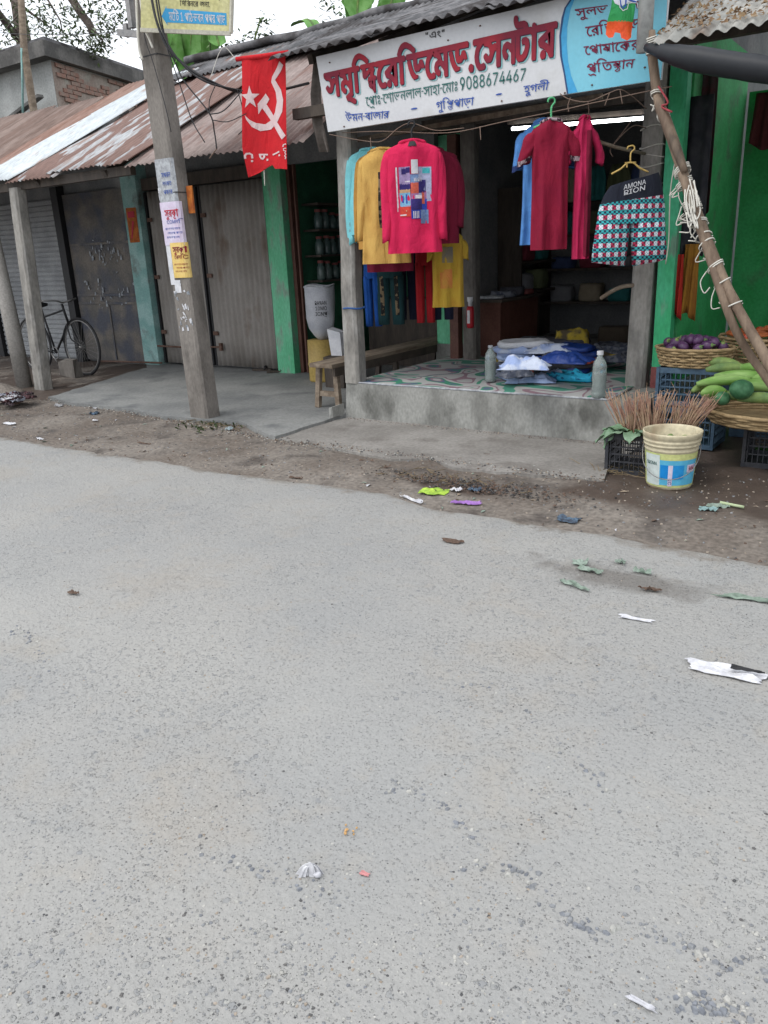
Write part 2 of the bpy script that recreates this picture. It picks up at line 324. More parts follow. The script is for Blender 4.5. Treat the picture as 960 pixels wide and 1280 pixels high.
def bez(pts, n=6):       # catmull-rom through the points
    pts = [V(p) for p in pts]; out = []
    P = [pts[0] * 2 - pts[1]] + pts + [pts[-1] * 2 - pts[-2]]
    for i in range(1, len(P) - 2):
        a, b, c, d = P[i - 1:i + 3]
        for k in range(n):
            t = k / n; out.append(.5 * ((2 * b) + (c - a) * t + (2 * a - 5 * b + 4 * c - d) * t * t + (3 * b - a - 3 * c + d) * t ** 3))
    return out + [pts[-1]]
# ------------------------------------------------------------------ painted lettering
def _dec():
    g = {}
    for item in GLYPHS.split('|'):
        ch, adv, rest = item.split(';', 2); sp = []
        for s in rest.split('/'):
            n = [int(x) for x in s.split(',')] if s else []
            if len(n) >= 6: sp.append([(n[i], n[i + 1]) for i in range(0, len(n), 2)])
        g[ch] = (int(adv), sp)
    return g
GL = None
def arcpts(cx, cy, r, a0, a1, n=8): return [(cx + r * math.cos(R(a0 + (a1 - a0) * i / n)), cy + r * math.sin(R(a0 + (a1 - a0) * i / n))) for i in range(n + 1)]
def stroke(pts, wd):
    L, Rr = [], []
    for i, p in enumerate(pts):
        a = pts[max(i - 1, 0)]; b = pts[min(i + 1, len(pts) - 1)]; dx, dy = b[0] - a[0], b[1] - a[1]; l = math.hypot(dx, dy) or 1
        nx, ny = -dy / l * wd / 2, dx / l * wd / 2; L.append((p[0] + nx, p[1] + ny)); Rr.append((p[0] - nx, p[1] - ny))
    return L + Rr[::-1]
def conj(tok):
    g = lambda ch, dx, dy, sx, sy: [[(x * sx + dx, y * sy + dy) for x, y in s] for s in GL[ch][1]]
    ra = [stroke([(8, -8), (30, -22), (62, -14), (88, -30)], 11)]
    if tok == 'D': return 100, [g('দ', 0, 30, 1, .68), g('ধ', 34, -14, .62, .62)]
    if tok == 'T': return 150, [g('ন', 0, 0, .85, 1), g('ট', 66, 0, .95, 1)]
    if tok == 'S': return 100, [g('ষ', 0, 26, 1, .72), g('ঠ', 26, -22, .72, .58)]
    if tok == 'P': return 108, [g('প', 0, 0, 1, 1), ra]
    if tok == 'p': return 108, [g('প', 0, 30, 1, .68), g('ত', 18, -22, .72, .5)]
    if tok == 'K': return 122, [g('ক', 0, 0, 1, 1), [stroke([(60, 0), (40, -20), (70, -34), (96, -22)], 10)]]
    if tok == 'Y': return 120, [g('ল', 0, 0, 1, 1), [stroke([(104, 92), (118, 60), (100, 30), (112, 0)], 10)]]
    return None
def textpolys(s):
    x = 0; out = []
    for ch in s:
        if ch == ' ': x += 46; continue
        if ch == '-': out.append([[(x + 4, 60), (x + 34, 60), (x + 34, 50), (x + 4, 50)]]); x += 38; continue
        if ch == '*': out.append([arcpts(x + 12, 50, 9, 0, 330, 7)]); x += 24; continue
        c = conj(ch) if ch in 'DTSPpKY' else None
        if c: adv, parts = c
        else: adv, sp = GL[ch]; parts = [sp]
        for p in parts: out.append([[(px + x, py) for px, py in q] for q in p])
        x += adv
    return x, out
TXT = []
def text(s, fmap, matt, parent, name='lettering', x1=1.0, h=None, bold=0, off=0.002, latin=False, shear=0):
    """fmap(u, v, d) -> world point; u runs 0..x1 along the line, v 0 = baseline, 1 = headline"""
    wid, polys = textpolys(s); H = 98.0; mb = MB()
    for k, gl in enumerate(polys):
        cu = bpy.data.curves.new('t', 'CURVE'); cu.dimensions = '2D'; cu.fill_mode = 'FRONT'
        for sp in gl:
            q = cu.splines.new('POLY'); q.points.add(len(sp) - 1); q.use_cyclic_u = True
            for i, (x, y) in enumerate(sp): q.points[i].co = (x / 100, y / 100, 0, 1)
        ob = bpy.data.objects.new('t', cu); COL.objects.link(ob)
        dg = bpy.context.evaluated_depsgraph_get(); me = bpy.data.meshes.new_from_object(ob.evaluated_get(dg))
        for q, (bx, by) in enumerate(((0, 0),) if not bold else ((0, 0), (1, 0), (-1, 0), (.7, .7), (-.7, .7), (.7, -.7), (-.7, -.7), (0, 1))):
            bx *= bold * 100; by *= bold * 100
            vs = [fmap((p.co.x * 100 + bx + shear * p.co.y * 100) / wid * x1, (p.co.y * 100 + by) / H, off + (k % 3) * .0001 + q * .00003) for p in me.vertices]
            mb.add(vs, [tuple(f.vertices) for f in me.polygons])
        bpy.data.objects.remove(ob); bpy.data.curves.remove(cu); bpy.data.meshes.remove(me)
    return mb.build(name, matt, parent)
def polymesh(loops, fmap, maxlen=None):
    """fill 2-D loops (even-odd) and map them to the world"""
    cu = bpy.data.curves.new('t', 'CURVE'); cu.dimensions = '2D'; cu.fill_mode = 'FRONT'
    for sp in loops:
        q = cu.splines.new('POLY'); q.points.add(len(sp) - 1); q.use_cyclic_u = True
        for i, (x, y) in enumerate(sp): q.points[i].co = (x, y, 0, 1)
    ob = bpy.data.objects.new('t', cu); COL.objects.link(ob)
    me = bpy.data.meshes.new_from_object(ob.evaluated_get(bpy.context.evaluated_depsgraph_get()))
    bm = bmesh.new(); bm.from_mesh(me)
    if maxlen:
        for _ in range(5):
            e = [e for e in bm.edges if e.calc_length() > maxlen]
            if not e: break
            bmesh.ops.subdivide_edges(bm, edges=e, cuts=1); bmesh.ops.triangulate(bm, faces=bm.faces)
    bm.verts.index_update()
    r = ([fmap(v.co.x, v.co.y) for v in bm.verts], [tuple(v.index for v in f.verts) for f in bm.faces])
    bm.free(); bpy.data.objects.remove(ob); bpy.data.curves.remove(cu); bpy.data.meshes.remove(me)
    return r
def csheet(x0, x1, pb, pt, m, parent, name='roof_sheet', per=.076, amp=.009, nv=5, jag=0, seed=0, skew=0, wave=0.006, bend=0):
    """corrugated sheet between x0 and x1; pb=(y,z) low edge, pt=(y,z) top edge"""
    n = max(2, int(round((x1 - x0) / per))) * 6
    d = V((0, pt[0] - pb[0], pt[1] - pb[1])); nrm = V((0, -d.z, d.y)).normalized()
    def fn(a, t):
        x = x0 + (x1 - x0) * a; j = jag * (noise.noise(V((x * 2.3, seed, 0))) + .5 * noise.noise(V((x * 9, seed, 5)))) * (1 - t)
        y = pb[0] + d.y * t + j; z = pb[1] + d.z * t + j * d.z / max(abs(d.y), .01) * (1 if abs(d.y) > .2 else 0)
        off = amp * math.sin(2 * math.pi * x / per) + wave * noise.noise(V((x * 1.3, t * 3, seed)))*2 - bend * 4 * t * (1 - t)
        return V((x + skew * t, y, z)) + nrm * off
    mb = MB(); mb.smooth = True; mb.grid(fn, n, nv, th=nrm * -.003)
    return mb.build(name, m, parent)
GLYPHS = 'স;103;105,94,105,83,89,83,89,0,77,0,77,53,81,44,73,53,66,57,61,55,54,45,45,28,40,23,32,19,26,19,18,22,13,26,5,37,15,43,19,35,25,31,31,31,34,34,36,35,52,62,57,67,60,68,66,68,75,63,81,57,78,56,78,61,77,63,77,83,-2,83,-2,94/41,41,37,61,30,69,26,71,6,75,8,86,16,83,31,80,37,77,42,72,45,66,48,54|ম;94;96,94,96,83,80,83,80,0,68,0,68,20,71,12,64,23,60,27,57,32,45,41,36,43,26,40,23,35,22,31,24,25,29,20,37,17,33,5,20,12,14,18,11,24,10,36,16,47,26,52,30,53,40,53,45,52,54,48,62,41,71,29,69,28,68,35,68,83,-2,83,-2,94/45,45,33,49,33,54,32,59,28,66,22,71,17,73,6,75,8,86,28,81,34,77,40,71,42,68,45,54|ৃ;0;-54,-12,-25,1,-20,2,-16,4,-12,-6,-33,-13,-42,-17,-44,-15,-36,-16,-30,-18,-23,-19,-3,-27,5,-32,0,-41,-31,-27,-49,-24|দ;91;93,94,93,83,24,83,24,38,22,41,26,46,41,58,65,71,72,74,82,64,77,54,75,47,75,43,74,39,74,21,77,7,79,2,68,-1,63,16,63,22,62,28,62,42,64,49,64,52,67,60,69,62,70,61,54,53,43,46,38,41,32,37,21,26,12,33,12,83,-2,83,-2,94|ধ;90;92,94,92,83,76,83,76,0,64,0,61,6,52,17,40,26,26,33,12,37,6,51,15,57,46,72,57,76,68,79,64,73,64,94/64,72,67,68,51,62,20,46,25,45,31,42,37,40,49,33,59,24,63,19,66,13,64,20/40,95,44,94,43,84,35,84,30,81,28,77,30,72,35,68,44,64,35,57,25,63,18,73,17,76,17,85,22,91,28,94,32,95|ি;60;42,94,42,83,26,83,26,0,14,0,14,83,-2,83,-2,94,12,94,4,104,3,107,7,112,10,118,18,127,28,135,34,137,47,139,53,139,63,137,82,129,107,111,100,102,94,108,82,117,71,123,60,127,55,127,49,128,44,127,39,127,31,123,24,117,16,105,24,94|র;90;92,94,92,83,76,83,76,0,64,0,61,6,52,17,40,26,26,33,12,37,6,51,15,57,46,72,57,76,68,79,64,73,64,83,-2,83,-2,94/64,72,67,68,51,62,20,46,25,45,31,42,37,40,49,33,59,24,63,19,66,13,64,20/26,-1,23,0,22,2,20,3,19,5,19,10,20,13,22,14,23,16,30,17,33,16,34,14,36,13,37,5,36,3,34,2,33,0,30,-1|ে;52;54,94,54,83,51,83,44,81,30,70,27,66,22,56,19,40,21,27,25,18,31,13,40,10,47,11,53,14,58,5,52,1,49,0,46,0,43,-1,28,1,23,4,15,13,9,25,7,39,8,47,12,62,20,74,30,83,42,89,33,84,27,84,20,83,-2,83,-2,94|ড;108;109,94,109,83,54,83,54,54,55,52,55,50,58,48,68,51,75,58,80,66,89,67,95,57,97,52,99,42,99,31,95,20,92,15,88,11,83,8,71,4,57,4,50,5,39,10,29,18,19,31,11,48,8,59,4,70,16,73,24,49,28,40,33,32,43,21,49,18,55,16,63,15,70,16,76,18,81,21,85,26,87,31,88,41,85,51,81,56,88,59,82,50,69,39,63,37,55,37,53,38,51,38,48,41,46,42,42,54,42,83,-2,83,-2,94|ন;91;93,94,93,83,77,83,77,0,65,0,65,37,68,28,61,37,45,50,41,52,37,53,29,53,23,50,21,48,19,41,21,36,28,30,32,28,27,17,16,23,12,27,9,32,7,42,7,47,13,57,16,60,27,64,36,64,41,63,54,57,65,47,68,43,66,42,66,49,65,56,65,83,-2,83,-2,94|ট;86;87,94,87,83,26,83,26,24,27,22,27,20,31,16,34,15,41,15,48,17,52,19,62,31,66,42,66,48,64,53,59,55,52,55,48,54,46,65,48,65,50,66,66,66,72,63,76,58,78,50,78,40,74,29,71,23,63,14,51,7,46,5,41,4,29,4,22,8,18,12,15,20,14,29,14,83,-2,83,-2,94/60,94,57,103,55,105,52,106,22,106,15,108,9,111,3,119,1,126,1,134,2,138,13,137,12,129,13,127,13,124,15,121,24,117,49,117,57,116,63,113,67,109,70,102,70,98,71,94|া;40;42,94,42,83,26,83,26,0,14,0,14,71,9,80,3,83,-2,83,-2,94,3,94,11,90,15,85,14,88,14,104,22,104,26,94|প;108;110,94,110,83,94,83,94,0,82,0,82,60,86,50,71,70,58,81,49,84,41,84,34,82,25,76,20,71,18,68,21,70,32,70,39,66,43,58,43,48,40,49,51,61,70,78,77,70,34,30,25,38,38,50,32,43,29,41,32,45,32,47,33,49,33,54,31,58,27,60,21,60,16,58,3,68,7,74,24,89,34,94,39,95,50,95,55,94,64,90,68,86,73,83,86,67,83,68,83,75,82,78,82,104,90,104,94,94|শ;102;104,94,104,83,88,83,88,0,76,0,76,78,77,81,77,86,76,92,76,104,84,104,88,94/58,95,66,93,77,84,81,77,80,61,77,68,73,74,65,81,60,84,51,84,45,81,42,75,42,68,44,64,47,61,51,59,63,57,61,45,55,46,41,52,38,55,34,63,33,67,33,77,34,81,38,88,44,93,51,95/16,95,24,93,30,88,35,80,37,70,34,58,28,51,20,47,8,45,7,57,12,57,19,59,26,64,27,75,26,78,20,83,16,84,6,84,4,83,0,83,-1,94,1,94,3,95|ভ;109;57,7,51,8,40,12,29,20,20,32,8,59,4,70,16,73,24,50,28,41,38,28,50,20,64,18,69,18,73,19,81,23,88,32,89,36,89,46,87,51,87,53,85,57,82,60,89,72,93,67,98,56,101,40,99,28,93,18,89,14,78,8,71,7/47,45,40,51,38,56,38,65,41,74,53,70,50,63,50,61,51,59,51,57,56,54,63,54,67,56,72,60,77,66,80,71,89,72,88,64,82,56,80,52,76,50,70,45,62,43/111,94,111,83,-2,83,-2,94|ল;111;112,94,112,83,96,83,96,0,85,0,85,51,86,47,81,52,79,55,73,57,67,57,63,55,60,49,60,44,61,41,51,40,49,48,43,56,38,59,35,59,32,60,30,59,27,59,21,54,20,52,20,50,19,48,21,41,27,35,36,30,32,19,19,25,10,35,8,39,7,53,8,57,16,66,19,68,31,71,45,68,53,62,56,58,54,58,57,64,59,66,65,68,72,68,81,65,86,60,85,58,85,83,-2,83,-2,94|হ;80;37,76,51,74,56,72,67,62,70,53,69,42,66,35,62,30,55,25,36,21,37,23,42,22,72,6,82,-2,75,-10,47,9,32,16,14,22,7,23,9,34,16,32,38,31,48,33,56,40,58,46,58,53,56,57,52,61,43,65,31,65,24,61,22,56,23,54,23,51,12,49,11,62,14,68,19,72,23,74,27,75,32,75/26,70,26,74,22,79,15,83,11,84,15,91,27,87,34,82,38,75,38,71/82,94,82,83,-2,83,-2,94|ঃ;66;12,78,19,90,22,92,29,94,37,94,44,92,50,87,54,78,55,74,52,63,47,57,41,54,37,53,29,53,22,55,19,57,13,66,12,70/22,74,25,66,30,63,36,63,39,64,43,68,44,70,44,77,39,83,36,84,30,84,25,81/12,25,15,32,19,37,22,39,29,41,37,41,44,39,50,35,52,32,55,21,52,10,50,7,41,1,37,0,29,0,19,5,13,13,12,17/22,21,25,13,30,10,36,10,39,11,43,15,44,18,44,24,41,29,36,31,30,31,25,29|ব;90;92,94,92,83,76,83,76,0,64,0,61,6,52,17,40,26,26,33,12,37,6,51,15,57,46,72,57,76,68,79,64,73,64,83,-2,83,-2,94/64,72,67,68,51,62,20,46,25,45,31,42,37,40,49,33,59,24,63,19,66,13,64,20|জ;139;55,10,49,11,38,15,28,23,19,34,11,50,8,60,4,70,16,73,19,62,27,43,32,36,42,26,48,23,61,21,74,23,78,26,81,30,83,35,84,44,83,46,83,49,80,54,89,54,74,42,63,39,55,39,49,41,44,45,40,51,39,54,41,67,44,72,53,80,60,84,53,83,-2,83,-2,94,140,94,140,83,93,83,81,84,67,77,55,68,51,60,51,55,53,51,55,50,62,50,69,52,79,60,92,55,94,51,94,48,95,45,95,34,94,29,92,24,86,17,75,11,69,10/121,26,123,12,127,2,115,-1,114,5,112,10,110,22,110,28,109,34,110,39,110,44,114,59,107,59,100,60,90,64,81,70,78,73,72,82,83,85,87,79,95,73,99,71,103,70,108,70,114,69,118,70,122,70,128,59,124,50,121,36|উ;108;77,94,77,98,76,101,72,105,69,106,32,106,25,108,19,111,13,119,11,126,11,134,12,138,23,137,23,134,22,132,22,129,25,121,34,117,67,117,74,116,80,113,84,109,88,98,88,94/109,94,109,83,54,83,54,54,55,52,55,50,58,48,68,51,75,58,80,66,89,67,95,57,97,52,99,42,99,31,95,20,92,15,88,11,83,8,71,4,57,4,50,5,39,10,29,18,19,31,11,48,8,59,4,70,16,73,24,49,28,40,33,32,43,21,49,18,55,16,63,15,70,16,76,18,81,21,85,26,87,31,88,41,85,51,81,56,88,59,82,50,69,39,63,37,55,37,53,38,51,38,48,41,46,42,42,54,42,83,-2,83,-2,94|গ;99;73,0,73,64,76,55,67,68,58,77,52,81,43,84,35,84,27,80,20,72,23,72,29,74,33,74,37,73,41,73,49,67,52,59,52,50,50,45,42,35,28,26,20,37,30,42,38,48,40,51,40,57,38,61,33,63,25,63,18,61,16,59,3,69,13,83,21,90,29,94,34,95,44,95,57,91,65,85,77,71,74,73,74,80,73,83,73,104,81,104,85,94,101,94,101,83,85,83,85,0|ত;107;54,8,46,10,38,14,25,25,19,34,9,56,4,71,16,74,23,52,27,43,32,35,37,29,42,25,48,22,54,20,66,19,76,22,83,28,87,39,86,50,80,60,78,62,71,65,64,65,61,64,57,60,56,58,56,52,57,50,46,46,45,48,45,50,44,52,44,61,45,65,49,70,55,74,58,75,67,76,78,74,88,68,97,54,98,48,98,35,97,30,94,24,87,15,82,12,69,8/109,94,109,83,-2,83,-2,94|য;95;96,94,96,83,80,83,80,0,69,0,55,15,43,23,37,26,22,31,13,32,7,46,38,63,30,68,20,73,7,76,12,86,12,83,-2,83,-2,94/69,83,20,83,17,85,22,84,34,78,42,73,51,65,52,57,44,53,40,52,19,40,17,42,25,41,33,39,52,30,62,22,71,13,69,12|ু;0;-46,-40,-49,-39,-52,-39,-60,-33,-64,-27,-63,-18,-61,-14,-54,-8,-48,-6,-35,-6,-29,-7,-23,-9,0,-23,13,-33,7,-41,-17,-24,-28,-18,-37,-16,-46,-16,-52,-19,-53,-21,-53,-26,-52,-28,-46,-31,-40,-31,-34,-29,-30,-25,-27,-18,-26,-9,-26,1,-14,1,-14,-10,-15,-13,-15,-17,-19,-28,-24,-34,-32,-39,-37,-40|ী;40;42,83,26,83,26,0,14,0,14,83,-2,83,-2,94,14,94,12,106,6,115,-2,121,-8,124,-25,128,-49,128,-61,126,-67,122,-67,118,-63,116,-41,116,-25,113,-20,110,-16,103,-16,100,-15,97,-15,93,-25,93,-25,95,-26,97,-26,99,-29,103,-34,105,-61,105,-64,106,-67,106,-74,109,-79,117,-78,125,-75,130,-69,134,-51,138,-39,139,-20,138,-4,134,8,128,18,119,24,108,26,94,42,94|ূ;0;-33,-36,-39,-34,-44,-30,-47,-21,-46,-16,-44,-12,-41,-9,-36,-7,-26,-5,-26,1,-14,1,-14,-8,-19,-15,-28,-15,-35,-19,-36,-21,-33,-26,-31,-26,-29,-27,-23,-27,-19,-26,-12,-22,-6,-15,9,-23,25,-33,18,-41,15,-38,0,-29,-3,-28,-10,-32,-12,-34,-15,-35,-18,-35,-21,-36|ষ;96;97,94,97,83,81,83,81,0,70,0,60,11,43,23,37,26,22,31,13,32,7,46,36,62,42,64,51,65,52,57,36,50,26,44,21,42,41,36,52,30,62,23,70,15,70,83,-2,83,-2,94/12,86,30,80,43,74,71,54,71,40,52,56,36,66,30,68,24,71,13,75,7,76|ঠ;89;43,0,37,0,31,1,21,6,10,16,8,21,5,25,9,37,16,39,23,40,32,46,35,49,39,58,40,63,40,70,38,78,38,81,37,83,-2,83,-2,94,30,94,27,98,25,103,22,106,20,114,20,122,23,129,29,136,33,139,41,130,35,126,34,123,32,121,32,118,31,116,33,109,40,98,44,94,91,94,91,83,60,83,55,84,68,69,77,54,79,45,80,29,76,17,68,8,57,2/53,13,57,15,63,21,67,28,68,42,66,51,58,65,50,75,44,81,47,81,49,75,49,72,50,69,50,54,49,50,43,40,32,31,13,25,15,35,16,30,18,25,24,18,34,12,38,11|ক;122;124,94,124,83,74,83,74,0,63,0,60,6,55,11,51,17,33,30,26,33,12,37,6,51,15,57,25,62,35,66,45,71,55,75,66,78,63,72,63,83,-2,83,-2,94/63,71,66,66,50,61,45,58,39,56,20,46,25,45,31,42,37,40,49,33,58,24,65,14,64,13,63,29/115,40,112,31,107,27,103,25,99,24,87,24,86,25,87,36,89,35,99,37,101,38,103,42,103,50,96,59,82,65,73,66,73,78,88,75,105,65,113,55,115,50|ং;66;19,48,37,34,57,11,64,-1,54,-6,38,16,29,25,23,29,18,34,11,38/12,78,19,90,22,92,29,94,37,94,44,92,50,87,54,78,55,74,52,63,47,57,41,54,37,53,29,53,22,55,19,57,13,66,12,70/22,74,25,66,30,63,36,63,39,64,43,68,44,70,44,77,41,82,36,84,30,84,25,81|এ;115;85,95,95,90,99,84,101,78,101,0,90,0,88,5,83,11,78,13,63,13,53,11,34,11,23,14,19,16,10,26,8,30,7,36,7,47,9,57,20,55,20,52,19,50,19,38,22,29,26,25,31,23,51,22,60,24,78,24,87,19,89,16,89,78,86,82,81,84,74,84,67,82,56,73,51,65,51,62,50,60,50,58,54,53,63,52,66,53,67,42,64,41,52,41,44,45,41,49,39,54,38,59,40,68,44,76,54,87,67,94,72,95|়;0;-39,-28,-41,-27,-43,-27,-47,-24,-47,-21,-48,-19,-47,-14,-41,-10,-36,-10,-32,-12,-30,-16,-30,-21,-32,-25,-34,-27|0;91;38,-1,32,1,26,5,17,15,11,31,10,40,10,61,11,71,17,86,21,92,26,97,32,100,38,102,45,103,52,102,59,100,65,97,70,92,74,86,77,79,81,61,81,40,77,23,74,15,65,5,59,1,53,-1/50,10,58,15,61,18,64,23,68,35,68,43,69,51,68,59,68,66,64,79,58,87,54,90,45,92,36,90,29,83,23,66,22,59,22,43,23,35,29,18,36,12,41,10|1;91;15,0,15,11,78,11,78,0/55,102,55,0,42,0,42,90,17,72,17,85,40,102|2;91;13,0,13,9,47,46,50,50,54,53,61,62,64,71,64,78,62,84,55,90,48,92,41,92,32,88,26,80,26,76,25,72,13,72,15,84,20,93,29,99,39,103,51,103,61,99,66,96,72,89,76,80,76,71,73,60,59,42,31,12,78,11,78,0|3;91;38,-1,32,0,22,4,14,11,11,16,9,26,22,26,22,23,25,17,30,13,40,10,48,10,55,12,61,16,65,22,66,25,66,33,61,42,55,47,40,50,31,50,31,60,58,90,14,90,14,102,74,102,74,92,42,56,42,58,49,58,56,57,62,55,71,49,77,40,79,29,77,18,71,9,67,5,62,2,56,0,50,-1|4;91;8,21,8,32,49,102,62,102,22,33,83,33,83,21/56,0,56,64,69,64,69,0|5;91;38,-1,33,0,28,2,20,8,14,16,12,26,24,26,26,20,32,14,41,10,48,10,52,11,58,15,63,21,66,32,63,44,58,50,48,55,37,55,33,54,28,51,26,49,13,51,19,102,73,102,73,90,30,90,27,60,32,64,42,67,46,67,50,66,55,66,66,60,72,54,76,46,78,37,78,26,74,15,66,6,62,3,51,-1|6;91;39,-1,28,3,20,10,15,20,13,26,13,37,16,48,22,60,50,102,64,102,30,52,30,54,33,58,44,63,58,61,63,59,71,52,74,48,76,43,78,31,76,20,74,15,67,6,57,1,51,-1/49,10,53,11,61,17,63,20,65,27,65,36,63,43,59,48,53,52,49,53,41,53,32,48,28,43,25,36,25,28,26,24,30,17,38,11,41,10|7;91;19,0,65,90,12,90,12,102,78,102,78,90,33,0|8;91;39,-1,33,0,27,2,18,8,12,17,10,27,13,39,17,46,27,52,31,53,26,55,22,58,16,66,14,76,16,86,21,94,29,100,34,102,39,103,51,103,56,102,66,97,75,86,76,81,76,71,72,62,69,58,65,55,60,53,64,52,73,46,79,35,80,31,80,22,76,12,68,5,58,0,52,-1/50,10,57,12,65,18,67,24,67,31,66,35,60,43,57,45,49,47,41,47,34,45,26,38,24,35,23,24,26,18,33,12,41,10/49,58,55,60,60,64,64,72,64,78,62,84,55,90,49,92,42,92,35,90,29,84,27,78,27,72,29,66,36,60,42,58|9;91;51,103,62,99,67,96,74,87,76,82,78,69,75,54,68,41,40,0,26,0,60,50,60,48,54,41,44,39,38,39,27,43,20,49,14,59,13,64,13,76,17,87,20,92,24,96,39,103/41,92,32,87,30,85,26,78,25,74,25,66,30,56,35,51,41,49,49,49,56,51,59,53,63,59,65,66,65,74,63,81,59,87,53,91,49,92|A;96;3,0,40,102,55,102,93,0,79,0,57,60,56,65,54,69,49,88,46,96,49,96,47,87,44,80,43,74,17,0/22,28,22,40,74,40,74,28|C;102;45,-1,37,1,30,5,18,16,14,23,11,31,9,41,8,51,9,61,11,70,14,79,18,86,30,97,37,100,45,102,59,103,68,101,77,97,87,88,90,84,95,70,82,70,78,79,74,84,66,89,60,91,47,91,32,83,25,73,21,59,21,43,25,29,28,23,37,15,47,11,60,11,69,14,76,20,82,32,95,32,93,27,92,22,87,14,77,5,68,1,59,-1|D;100;44,0,19,0,19,11,43,11,51,12,64,16,73,24,76,30,78,36,80,51,78,66,76,72,73,78,64,86,52,90,19,90,19,102,45,102,55,101,63,99,71,96,77,91,87,78,90,70,92,61,92,41,90,32,87,24,77,11,70,6,62,3,54,1/25,102,25,0,12,0,12,102|I;60;6,0,6,11,24,11,24,90,6,90,6,102,54,102,54,90,37,90,37,11,54,11,54,0|M;126;12,0,12,102,30,102,60,25,64,10,61,10,64,17,68,32,95,102,114,102,114,0,101,0,101,91,103,91,100,82,96,73,91,58,68,0,57,0,29,72,26,82,22,91,24,91,24,0|N;105;12,0,12,102,27,102,73,30,83,11,81,11,80,39,80,102,93,102,93,0,77,0,35,66,22,90,24,91,25,58,25,0|O;107;45,-1,37,1,30,5,18,16,14,23,11,31,9,41,8,51,9,61,11,70,14,79,18,86,30,97,37,100,45,102,53,103,62,102,70,100,77,97,83,92,93,79,96,70,98,61,99,51,98,41,96,31,93,23,83,10,77,5,70,1,62,-1/59,11,70,15,78,23,82,29,86,43,86,59,82,73,70,87,59,91,47,91,37,87,32,83,25,73,21,59,21,43,25,29,28,23,37,15,47,11|P;89;12,0,12,102,47,102,61,100,71,94,78,86,80,81,82,70,80,58,78,53,71,45,66,41,61,39,47,37,22,37,22,48,47,48,59,51,65,56,68,62,69,66,69,73,67,80,62,86,56,89,51,90,25,90,25,0|R;90;12,0,12,102,47,102,61,100,67,98,75,91,78,87,80,82,82,70,80,59,78,54,71,46,67,43,61,41,55,40,19,40,19,51,52,51,60,53,65,57,68,63,69,74,67,81,63,86,60,88,52,90,25,90,25,0/71,0,46,46,61,46,86,0|(;55;18,49,20,65,26,88,35,108,47,108,38,86,32,63,30,48,30,35,33,17,35,10,38,3,40,-4,44,-11,47,-19,35,-19,30,-9,22,11,18,31|);55;7,-19,19,10,23,23,24,29,24,48,21,70,11,101,7,108,19,108,23,102,26,95,28,88,31,81,35,65,37,49,35,21,29,1,25,-9,19,-19|.;38;17,-1,11,4,10,6,10,11,13,15,17,17,21,17,26,15,28,11,28,6,26,2,24,0,21,-1|:;38;17,-1,11,4,10,6,10,11,13,15,17,17,21,17,26,15,28,11,28,6,26,2,24,0,21,-1/17,54,11,59,10,61,10,66,13,70,17,72,21,72,26,70,28,66,28,61,26,57,24,55,21,54|";64;16,64,14,102,27,102,26,64/39,64,37,102,50,102,49,64'
GL = _dec()
# ------------------------------------------------------------------ SETTING: ground, verge, road, pavements
EDGE = [onz(px, py, .012) for px, py in [(0, 545), (65, 557), (190, 575), (280, 590), (400, 605), (480, 616), (540, 635), (630, 647), (700, 660), (760, 667), (830, 682), (960, 705)]]
def edge(x):
    if x < EDGE[0].x: y = EDGE[0].y
    elif x > EDGE[-1].x: y = EDGE[-1].y
    else:
        for a, b in zip(EDGE, EDGE[1:]):
            if a.x <= x <= b.x: y = a.y + (b.y - a.y) * (x - a.x) / max(1e-6, b.x - a.x); break
    return y + .035 * noise.noise(V((x * 3, 1, 0))) + .02 * noise.noise(V((x * 11, 4, 0)))
mb = MB(); mb.add([(-900, -900, -.06), (900, -900, -.06), (900, 900, -.06), (-900, 900, -.06)], [(0, 1, 2, 3)])
struct(mb.build('ground', 'dirt', org=(0, 0, -.06)))
def attrmesh(name, m, xs, rows, fn, an, af):
    vs, fs, av = [], [], []
    for x in xs:
        for r in rows:
            p = fn(x, r); vs.append(p); av.append(af(x, r, p))
    W = len(rows)
    for i in range(len(xs) - 1):
        for j in range(W - 1): fs.append((i * W + j, (i + 1) * W + j, (i + 1) * W + j + 1, i * W + j + 1))
    me = bpy.data.meshes.new(name); me.from_pydata(vs, [], fs); me.materials.append(M[m] if isinstance(m, str) else m)
    me.attributes.new(an, 'FLOAT', 'POINT').data.foreach_set('value', av)
    me.polygons.foreach_set('use_smooth', [True] * len(fs))
    o = bpy.data.objects.new(name, me); COL.objects.link(o); return struct(o)
xs = [-60, -40, -25, -18] + [-14 + i * .06 for i in range(280)] + [3, 6, 12, 30]
rows = [0, .04, .08, .12, .17, .23, .3, .4, .55, .8, 1.2, 1.8, 2.5, 3.5, 5, 8, 14]
def roadp(x, r): 
    y = edge(x) - r
    return (x, y, .012 - .008 * max(0, 1 - r / .06) + .01 * min(1, r) * noise.noise(V((x * .8, y * .8, 0))) + .003 * noise.noise(V((x * 5, y * 5, 3))))
attrmesh('road', 'road', xs[::-1], rows, roadp, 'verge', lambda x, r, p: max(0, 1 - r / .45) * .55)
def vergez(x, y):
    e = y - edge(x); k = min(1, max(0, (e - .02) / .35))
    return -.004 + k * (.022 + .02 * noise.noise(V((x * 1.5, y * 1.5, 2))) + .012 * noise.noise(V((x * 6, y * 6, 5))) + .006 * noise.noise(V((x * 17, y * 17, 9))))
vr = [-.12, -.05, 0, .03, .06] + [.1 + i * .055 for i in range(40)] + [2.5, 3, 3.6, 4.5, 6, 9]
xv = [-60, -40, -25, -18] + [-14 + i * .055 for i in range(300)] + [3, 6, 12, 30]
